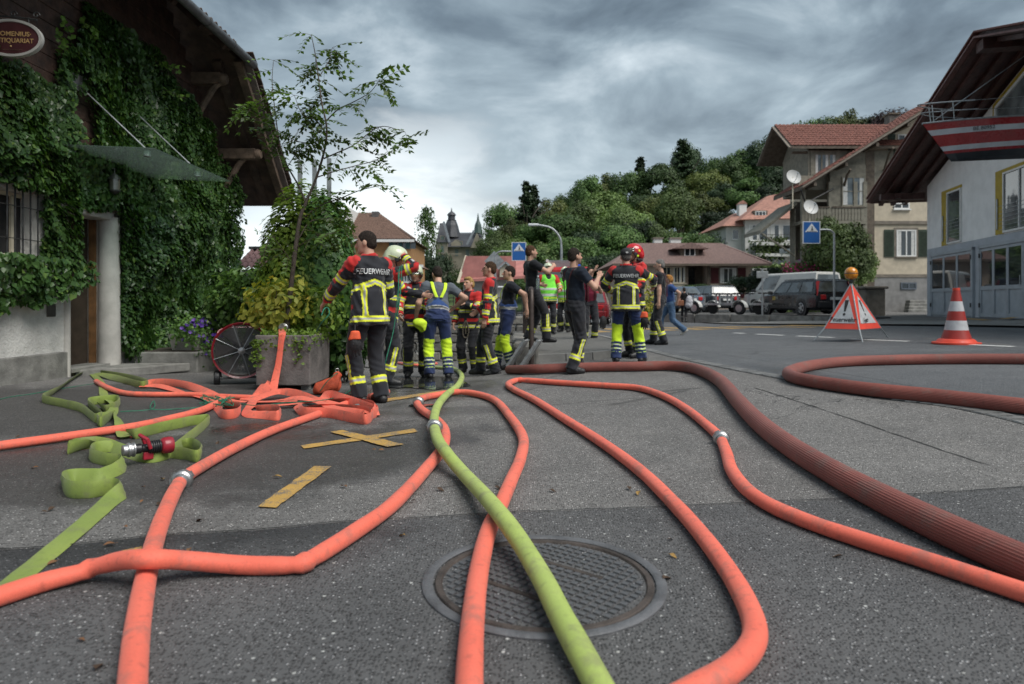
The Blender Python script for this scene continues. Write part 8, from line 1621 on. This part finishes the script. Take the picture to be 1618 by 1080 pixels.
def cars():
    blk = mat('black_car_paint', (.010, .010, .012), .3, .1, 3, coat=.25); wv = mat('white_van_paint', (.50, .49, .46), .35, .06, 3, coat=.5); dk = mat('dark_grey_car_paint', (.045, .05, .055), .3, .1, 3, coat=.7); bl = mat('slate_blue_car_paint', (.06, .085, .12), .3, .1, 3, coat=.7); rd = mat('red_car_paint', (.22, .014, .02), .3, .1, 3, coat=.6); zl = .457
    t, body, cab = vehicle('estate_car', 'black estate car with tall red tail lamps and yellow door sticker', 'car', (12.68, 29.0, zl), R(98), 4.71, 1.84, 1.50, .93, blk, .30, .015, .80, .12, .045, M['black_plastic'], .33)
    for s in (-1, 1): MB().rings([[(-2.35, s * .80, .82), (-2.10, s * .86, .82), (-2.12, s * .80, .95), (-2.33, s * .76, .95)], [(-2.20, s * .62, 1.40), (-2.12, s * .70, 1.40), (-2.10, s * .70, 1.42), (-2.18, s * .62, 1.42)]]).build('tall_tail_lamp', TAILR, t); MB().tube([(-1.9, s * .66, 1.51), (.3, s * .66, 1.53)], .018, 8).build('roof_rail', M['black_plastic'], cab)
    for s in (-1, 1): MB().box((.62, s * .918, .66), (.86, s * .9275, .82)).build('door_sticker', mat('sticker_yellow', (.42, .30, .06), .6, .2, 12), body); MB().box((.38, s * .918, .70), (.60, s * .9275, .82)).build('door_sticker', mat('sticker_grey', (.18, .17, .14), .6, .3, 20), body)
    vehicle('delivery_van', 'white delivery van with dark side window behind the estate car', 'van', (14.36, 34.34, zl), R(111.7), 5.1, 1.95, 2.05, 1.12, wv, .20, .01, .98, .13, .015, None, .34, 3, panel=True)
    vehicle('hatchback', 'dark grey hatchback behind the boat trailers', 'car', (11.4, 38.5, zl), R(100), 4.3, 1.8, 1.50, .95, dk, .25, .02, .8, .14, .07); vehicle('saloon_car', 'slate blue car beside the walking woman', 'car', (9.0, 37.2, zl), R(103), 4.3, 1.75, 1.42, .92, bl, .28, .06, .78, .13, .1); vehicle('small_car', 'red small car beyond the crossing behind the yellow bush', 'car', GZ(3.65, 30.5), R(80), 3.9, 1.68, 1.48, .92, rd, .24, .02, .8, .14, .08)
    for k, (x, y, a, ll) in enumerate(((9.0, 32.6, 128, 'galvanised boat trailer with white mudguards by the dark hatchback'), (10.6, 30.9, 126, 'galvanised boat trailer with tall uprights by the white van'))):
        t = thing('boat_trailer', ll, 'trailer', (x, y, zl), R(a), 'boat trailers on the car park')
        for s in (-1, 1): MB().bar((-1.7, s * .5, .48), (1.0, s * .5, .48), .08, .10).build('side_beam', M['steel'], t); MB().bar((1.0, s * .5, .48), (2.1, 0, .48), .07, .08).build('draw_beam', M['steel'], t)
        for q in (-1.6, -.6, .5, 1.0): MB().bar((q, -.5, .50), (q, .5, .50), .07, .07).build('cross_beam', M['steel'], t)
        for q, s in ((-1.5, -1), (-1.5, 1), (-.2, -1), (-.2, 1), (.8, -1), (.8, 1)): MB().bar((q, s * .45, .5), (q, s * .45, .95), .06).build('upright', M['steel'], t); MB().bar((q - .22, s * .45, .97), (q + .22, s * .45, .97), .10, .06).build('bunk', M['black_plastic'], t)
        for s in (-1, 1):
            MB().lathe([(.1, -.09), (.26, -.09), (.29, -.06), (.29, .06), (.26, .09), (.1, .09)], 22, (-.5, s * .72, .29), (0, 1, 0)).build('wheel', TYRE, t, True); MB().lathe([(0, -.07), (.16, -.07), (.17, .07), (0, .08)], 16, (-.5, s * .74, .29), (0, s, 0)).build('rim', RIM, t, True)
            MB().rings([[(-.5 + .36 * math.cos(q), s * .72 + d, .30 + .36 * math.sin(q)) for d in (-.13, .13)] + [(-.5 + .34 * math.cos(q), s * .72 + d, .30 + .34 * math.sin(q)) for d in (.13, -.13)] for q in np.linspace(.1, 3.04, 12)]).build('mudguard', mat('white_plastic', (.5, .5, .48), .5), t)
    # fire engine down the road
    fr = mat('fire_red', (.42, .018, .02), .3, .08, 3, coat=.5); b = GZ(1.75, 25.5); t = thing('fire_engine', 'red and white fire engine parked behind the men in green vests', 'truck', b, R(-8))
    MB().bbox((-1.15, 1.9, .5), (1.15, 7.2, 2.45), .06).build('body', fr, t); MB().bbox((-1.12, 0, .45), (1.12, 1.88, 2.35), .12).build('cab', fr, t); MB().prism([(-1.0, -.012, 1.35), (1.0, -.012, 1.35), (.95, -.012, 2.15), (-.95, -.012, 2.15)], (0, .02, 0)).build('windscreen', CGLASS, t); MB().bbox((-1.16, -.03, .45), (1.16, .3, .75), .04).build('bumper', M['white_paint'], t); MB().box((-1.13, -.005, .95), (1.13, .02, 1.15)).build('white_stripe', M['white_paint'], t)
    for s in (-1, 1):
        MB().box((s * 1.152, 2.0, 1.2), (s * 1.165, 7.1, 1.5)).build('white_stripe', M['white_paint'], t); MB().prism([(s * 1.125, .25, 1.4), (s * 1.125, 1.6, 1.4), (s * 1.10, 1.6, 2.15), (s * 1.10, .4, 2.15)], (s * .01, 0, 0)).build('side_window', CGLASS, t)
        for y in (1.1, 5.6): MB().lathe([(.1, -.25), (.46, -.25), (.5, -.2), (.5, -.02), (.45, .02), (.25, .02), (.2, -.04), (0, -.04)], 24, (s * 1.12, y, .5), (s, 0, 0)).build('wheel', TYRE, t, True)
        MB().bbox((s * .85 - .14, -.04, .80), (s * .85 + .14, .02, .94), .02).build('headlight', M['glass_pale'], t); MB().lathe([(.0, 0), (.11, 0), (.10, .14), (0, .16)], 14, (s * .75, .6, 2.36)).build('beacon', mat('beacon_blue', (.02, .08, .5), .2), t, True); MB().bar((s * .45, .4, 2.62), (s * .45, 7.0, 2.62), .07, .1).build('ladder_rail', M['white_paint'], t)
    for k in range(14): MB().bar((-.45, .6 + .45 * k, 2.62), (.45, .6 + .45 * k, 2.62), .04).build('ladder_rung', M['alu'], t)
    bi = thing('bicycle', 'bicycle standing in the side street between the firefighters', 'bicycle', GZ(-2.62, 14.6), R(8))
    for x in (-.5, .5):
        w = MB().tube([(x + .31 * math.cos(a), 0, .33 + .31 * math.sin(a)) for a in np.linspace(0, 6.2832, 33)], .018, 6, cap=False).build('wheel', TYRE, bi, True)
        for k in range(10): a = k * .628; MB().tube([(x, 0, .33), (x + .30 * math.cos(a), 0, .33 + .30 * math.sin(a))], .003, 4).build('spoke', M['steel'], w)
    mb = MB(); [mb.tube(q, .016, 8) for q in ([(-.5, 0, .33), (-.08, 0, .30), (-.18, 0, .80), (-.5, 0, .33)], [(-.08, 0, .30), (.34, 0, .78), (-.16, 0, .74)], [(.5, 0, .33), (.36, 0, .70), (.32, 0, .95)])]; mb.build('frame', M['dsteel'], bi, True); MB().tube([(.30, -.27, 1.0), (.36, -.1, .97), (.36, .1, .97), (.30, .27, 1.0)], .013, 6).build('handlebar', M['steel'], bi, True); MB().bbox((-.32, -.07, .84), (-.06, .07, .90), .02).build('saddle', M['black_plastic'], bi)
cars()
def smalls():
    gl = mat('glove_black', (.015, .015, .017), .8, .3, 20, .5, 60); oc = mat('glove_orange', (.70, .10, .035), .75, .15, 20)
    for (u, v, Y, rz, ll) in ((561, 522, 6.74, 10, 'black work gloves with orange cuffs hanging at the hip of the reaching firefighter'), (1018, 492, 10.15, -20, 'black work gloves with orange cuffs hanging right of the neon trousers'), (953, 492, 10.2, 30, 'dark work gloves dangling left of the neon trousers')):
        p = P3(u, v, Y); t = thing('work_gloves', ll, 'gloves', p, R(rz), 'gloves clipped to belts'); MB().tube([(0, 0, .06), (0, 0, 0)], .008, 6).build('clip', M['dsteel'], t)
        if rz < 25: V, Q = sdf_mesh([cap((0, 0, .0), (0, 0, -.09), .045, .065, flat=True, k=.02, fr=np.eye(3), sc=A3((1, .6, 1)))], .011, .004, 3); np_mesh('cuff', V, Q, oc, t, True)
        z0 = -.08; pr = [ell((0, 0, z0 - .06), (.058, .034, .075), k=.02)] + [cap((x, 0, z0 - .10), (x * 1.15, .01, z0 - .10 - l), .014, .011, k=.008) for x, l in ((-.04, .07), (-.014, .085), (.013, .085), (.038, .07))] + [cap((.05, 0, z0 - .05), (.075, .01, z0 - .11), .015, .012, k=.01)]
        V, Q = sdf_mesh(pr, .008, .003, 5); np_mesh('glove', V, Q, gl, t, True)
    p = G(519, 622, 0); t = thing('rope_bag', 'crumpled orange rope bag beside the planter', 'bag', p, R(20)); V, Q = sdf_mesh([cap((-.09, 0, .07), (.06, 0, .10), .075, .085, k=.05), cap((.04, 0, .10), (.10, .02, .21), .075, .05, k=.05), ell((-.12, 0, .05), (.05, .07, .05), k=.04), dict(plane((0, 0, .002), (0, 0, -1)))], .011, .014, 2.2); np_mesh('sack', V, Q, mat('bag_orange', (.55, .085, .035), .8, .25, 12, .4, 60), t, True); MB().tube(spline([(-.10, -.09, .05), (-.02, -.10, .16), (.08, -.07, .24), (.12, .05, .22)], 5), .005, 5).build('cord', ROPE, t, True); MB().tube([(.10 + .02 * math.cos(a), .02, .27 + .02 * math.sin(a)) for a in np.linspace(0, 6.28, 12)], .004, 5).build('ring', M['alu'], t, True)
    p = P3(771, 517, 10.2); t = tag(MB().tube(spline([(0, 0, .02), (-.035, -.02, -.06), (-.045, 0, -.18), (-.01, .02, -.26), (.03, 0, -.20), (.02, -.01, -.08), (0, 0, .02), (-.02, .02, -.10), (.0, .03, -.22), (.035, .02, -.12), (.0, 0, .02)], 6), .007, 6).build('rope', mat('pale_rope', (.42, .40, .36), .85, .2, 40), None, True, loc=p), 'looped pale rope held by the firefighter with glasses', 'rope')
    p = P3(736, 512, 11.3); tag(MB().tube(spline([(0, 0, .06), (-.05, 0, -.05), (-.04, 0, -.2), (.02, 0, -.22), (.05, 0, -.1), (0, 0, .06), (-.01, .03, -.16), (.03, .02, -.05), (0, 0, .06)], 6), .012, 6).build('rope', mat('brown_rope', (.10, .085, .065), .85, .3, 40), None, True, loc=p), 'dark rope coil hanging at the hip of the fair-haired woman', 'rope')
    p = P3(850, 446, 11.62); t = thing('water_bottle', 'clear plastic water bottle in the hand of the drinking man', 'bottle', p); MB().lathe([(0, -.12), (.032, -.12), (.035, -.10), (.031, -.04), (.035, .02), (.03, .06), (.014, .09), (.014, .10)], 16).build('flask', clear_glass('pet_bottle', (.85, .9, .92), .3, .15), t, True); MB().lathe([(.015, .098), (.017, .10), (.017, .12), (0, .122)], 12).build('screw_cap', SGNW, t, True)
    p = P3(1076, 478, 29.8); t = thing('shoulder_bag', 'brown leather shoulder bag on the dark-haired woman', 'bag', p); MB().bbox((-.19, -.07, -.14), (.12, .07, .12), .03).build('pouch', mat('tan_leather', (.22, .085, .04), .6, .2, 10), t); MB().tube(spline([(-.15, 0, .1), (-.06, -.03, .34), (.05, -.02, .55)], 5), .014, 6).build('strap', MATS['tan_leather'], t, True)
    p = P3(1088, 476, 29.8); t = thing('carrier_bag', 'pale carrier bag over the shoulder of the dark-haired woman', 'bag', p); V, Q = sdf_mesh([ell((.03, 0, .0), (.16, .12, .27), k=.02), ell((.0, 0, -.16), (.17, .12, .14), k=.05)], .02, .012, 1.); np_mesh('sack', V, Q, mat('pale_bag', (.42, .42, .45), .8, .15, 10), t, True); MB().tube([(.0, 0, .22), (-.08, 0, .40)], .012, 6).build('strap', MATS['pale_bag'], t)
    p = P3(663, 510, 9.95); t = thing('neon_helmet_cover', 'fluorescent yellow helmet cover in the hand of the man in dungarees', 'helmet'  , p); V, Q = sdf_mesh([ell((0, 0, 0), (.11, .08, .07), k=.02), ell((.03, 0, -.07), (.07, .06, .07), k=.03), ell((0, -.03, -.10), (.06, .05, .05), k=.01, op='sub')], .012, .006, 2.); np_mesh('shell', V, Q, mat('neon_cover', tuple(NEON * .9), .7, .15, 10), t, True)
    cordp = [(524, 494, 6.75), (535, 470, 6.8), (606, 430, 7.6), (640, 420, 8.5)]
    mb = MB(); P = [P3(u, v, Y) for u, v, Y in ((632, 420, 8.3), (628, 470, 8.2), (622, 520, 8.2), (612, 560, 8.1), (606, 585, 8.1))]; b = GZ(P[-1].x, P[-1].y); mb.tube([Vector(q) - b for q in spline(P, 6)], .006, 6); P = [P3(u, v, Y) for u, v, Y in ((635, 418, 8.3), (632, 470, 8.2), (627, 500, 8.2), (630, 470, 8.2), (629, 425, 8.25))]; mb.tube([Vector(q) - b for q in spline(P, 6)], .006, 6); tag(mb.build('rope', ROPE, None, True, loc=b), 'green cord strung down from the pale-helmeted firefighter', 'rope')
    mb = MB(); P = [P3(u, v, Y) for u, v, Y in ((508, 498, 6.7), (512, 488, 6.72), (518, 486, 6.75), (520, 496, 6.72), (508, 510, 6.75), (500, 524, 7.0))]; b = P[-1]; mb.tube([Vector(q) - b for q in spline(P, 6)], .006, 6); tag(mb.build('rope', ROPE, None, True, loc=b), 'green cord looped round the outstretched hand', 'rope')
    # fallen leaves
    lm = [mat('dry_leaf_brown', (.16, .075, .03), .8, .4, 30), mat('dry_leaf_ochre', (.30, .18, .05), .8, .3, 30), mat('dry_leaf_dark', (.06, .035, .02), .8, .3, 30)]; rg = np.random.default_rng(12); protos = []
    for k in range(3):
        mb = MB(); n = 7; e = []
        for i in range(n): f = i / (n - 1); e.append((f, .26 * math.sin(math.pi * f ** .8) + .02))
        for (a, w0), (c, w1) in zip(e, e[1:]):
            zc = lambda f: .10 * math.sin(f * 3 + k); cu = .10 + .06 * k
            mb.poly([(a, 0, zc(a)), (c, 0, zc(c)), (c, w1, zc(c) + cu * w1 * 3), (a, w0, zc(a) + cu * w0 * 3)]); mb.poly([(c, 0, zc(c)), (a, 0, zc(a)), (a, -w0, zc(a) + cu * w0 * 2), (c, -w1, zc(c) + cu * w1 * 2)])
        mb.tube([(-.25, 0, .02), (0, 0, zc(0)), (1, 0, zc(1) + .01)], .015, 4); o = mb.build('fallen_leaf', lm[k], None); protos.append(o.data); bpy.data.objects.remove(o)
    spots = [(258, 760), (225, 772), (222, 797), (248, 798), (195, 835), (182, 862), (90, 890), (85, 805), (320, 825), (588, 712), (607, 713), (690, 775), (782, 772), (656, 794), (868, 777), (992, 772), (1010, 780), (1056, 856), (1058, 880), (1332, 883), (1048, 920), (133, 1017), (152, 1065), (65, 812), (345, 700), (32, 690), (430, 680), (612, 675), (433, 756), (60, 740), (130, 760), (300, 870), (540, 770), (640, 850)]
    for i, (u, v) in enumerate(spots):
        o = link(bpy.data.objects.new('fallen_leaf', protos[int(rg.integers(0, 3))])); o.location = G(u, v) + Vector((0, 0, .011)); s = rg.uniform(.026, .048); o.scale = (s, s, s); o.rotation_euler = (rg.normal(0, .2), rg.normal(0, .15), rg.uniform(0, 6.28)); tag(o, 'small dry curled leaf lying on the bare asphalt', 'leaf', 'dry leaves scattered on the asphalt')
smalls()
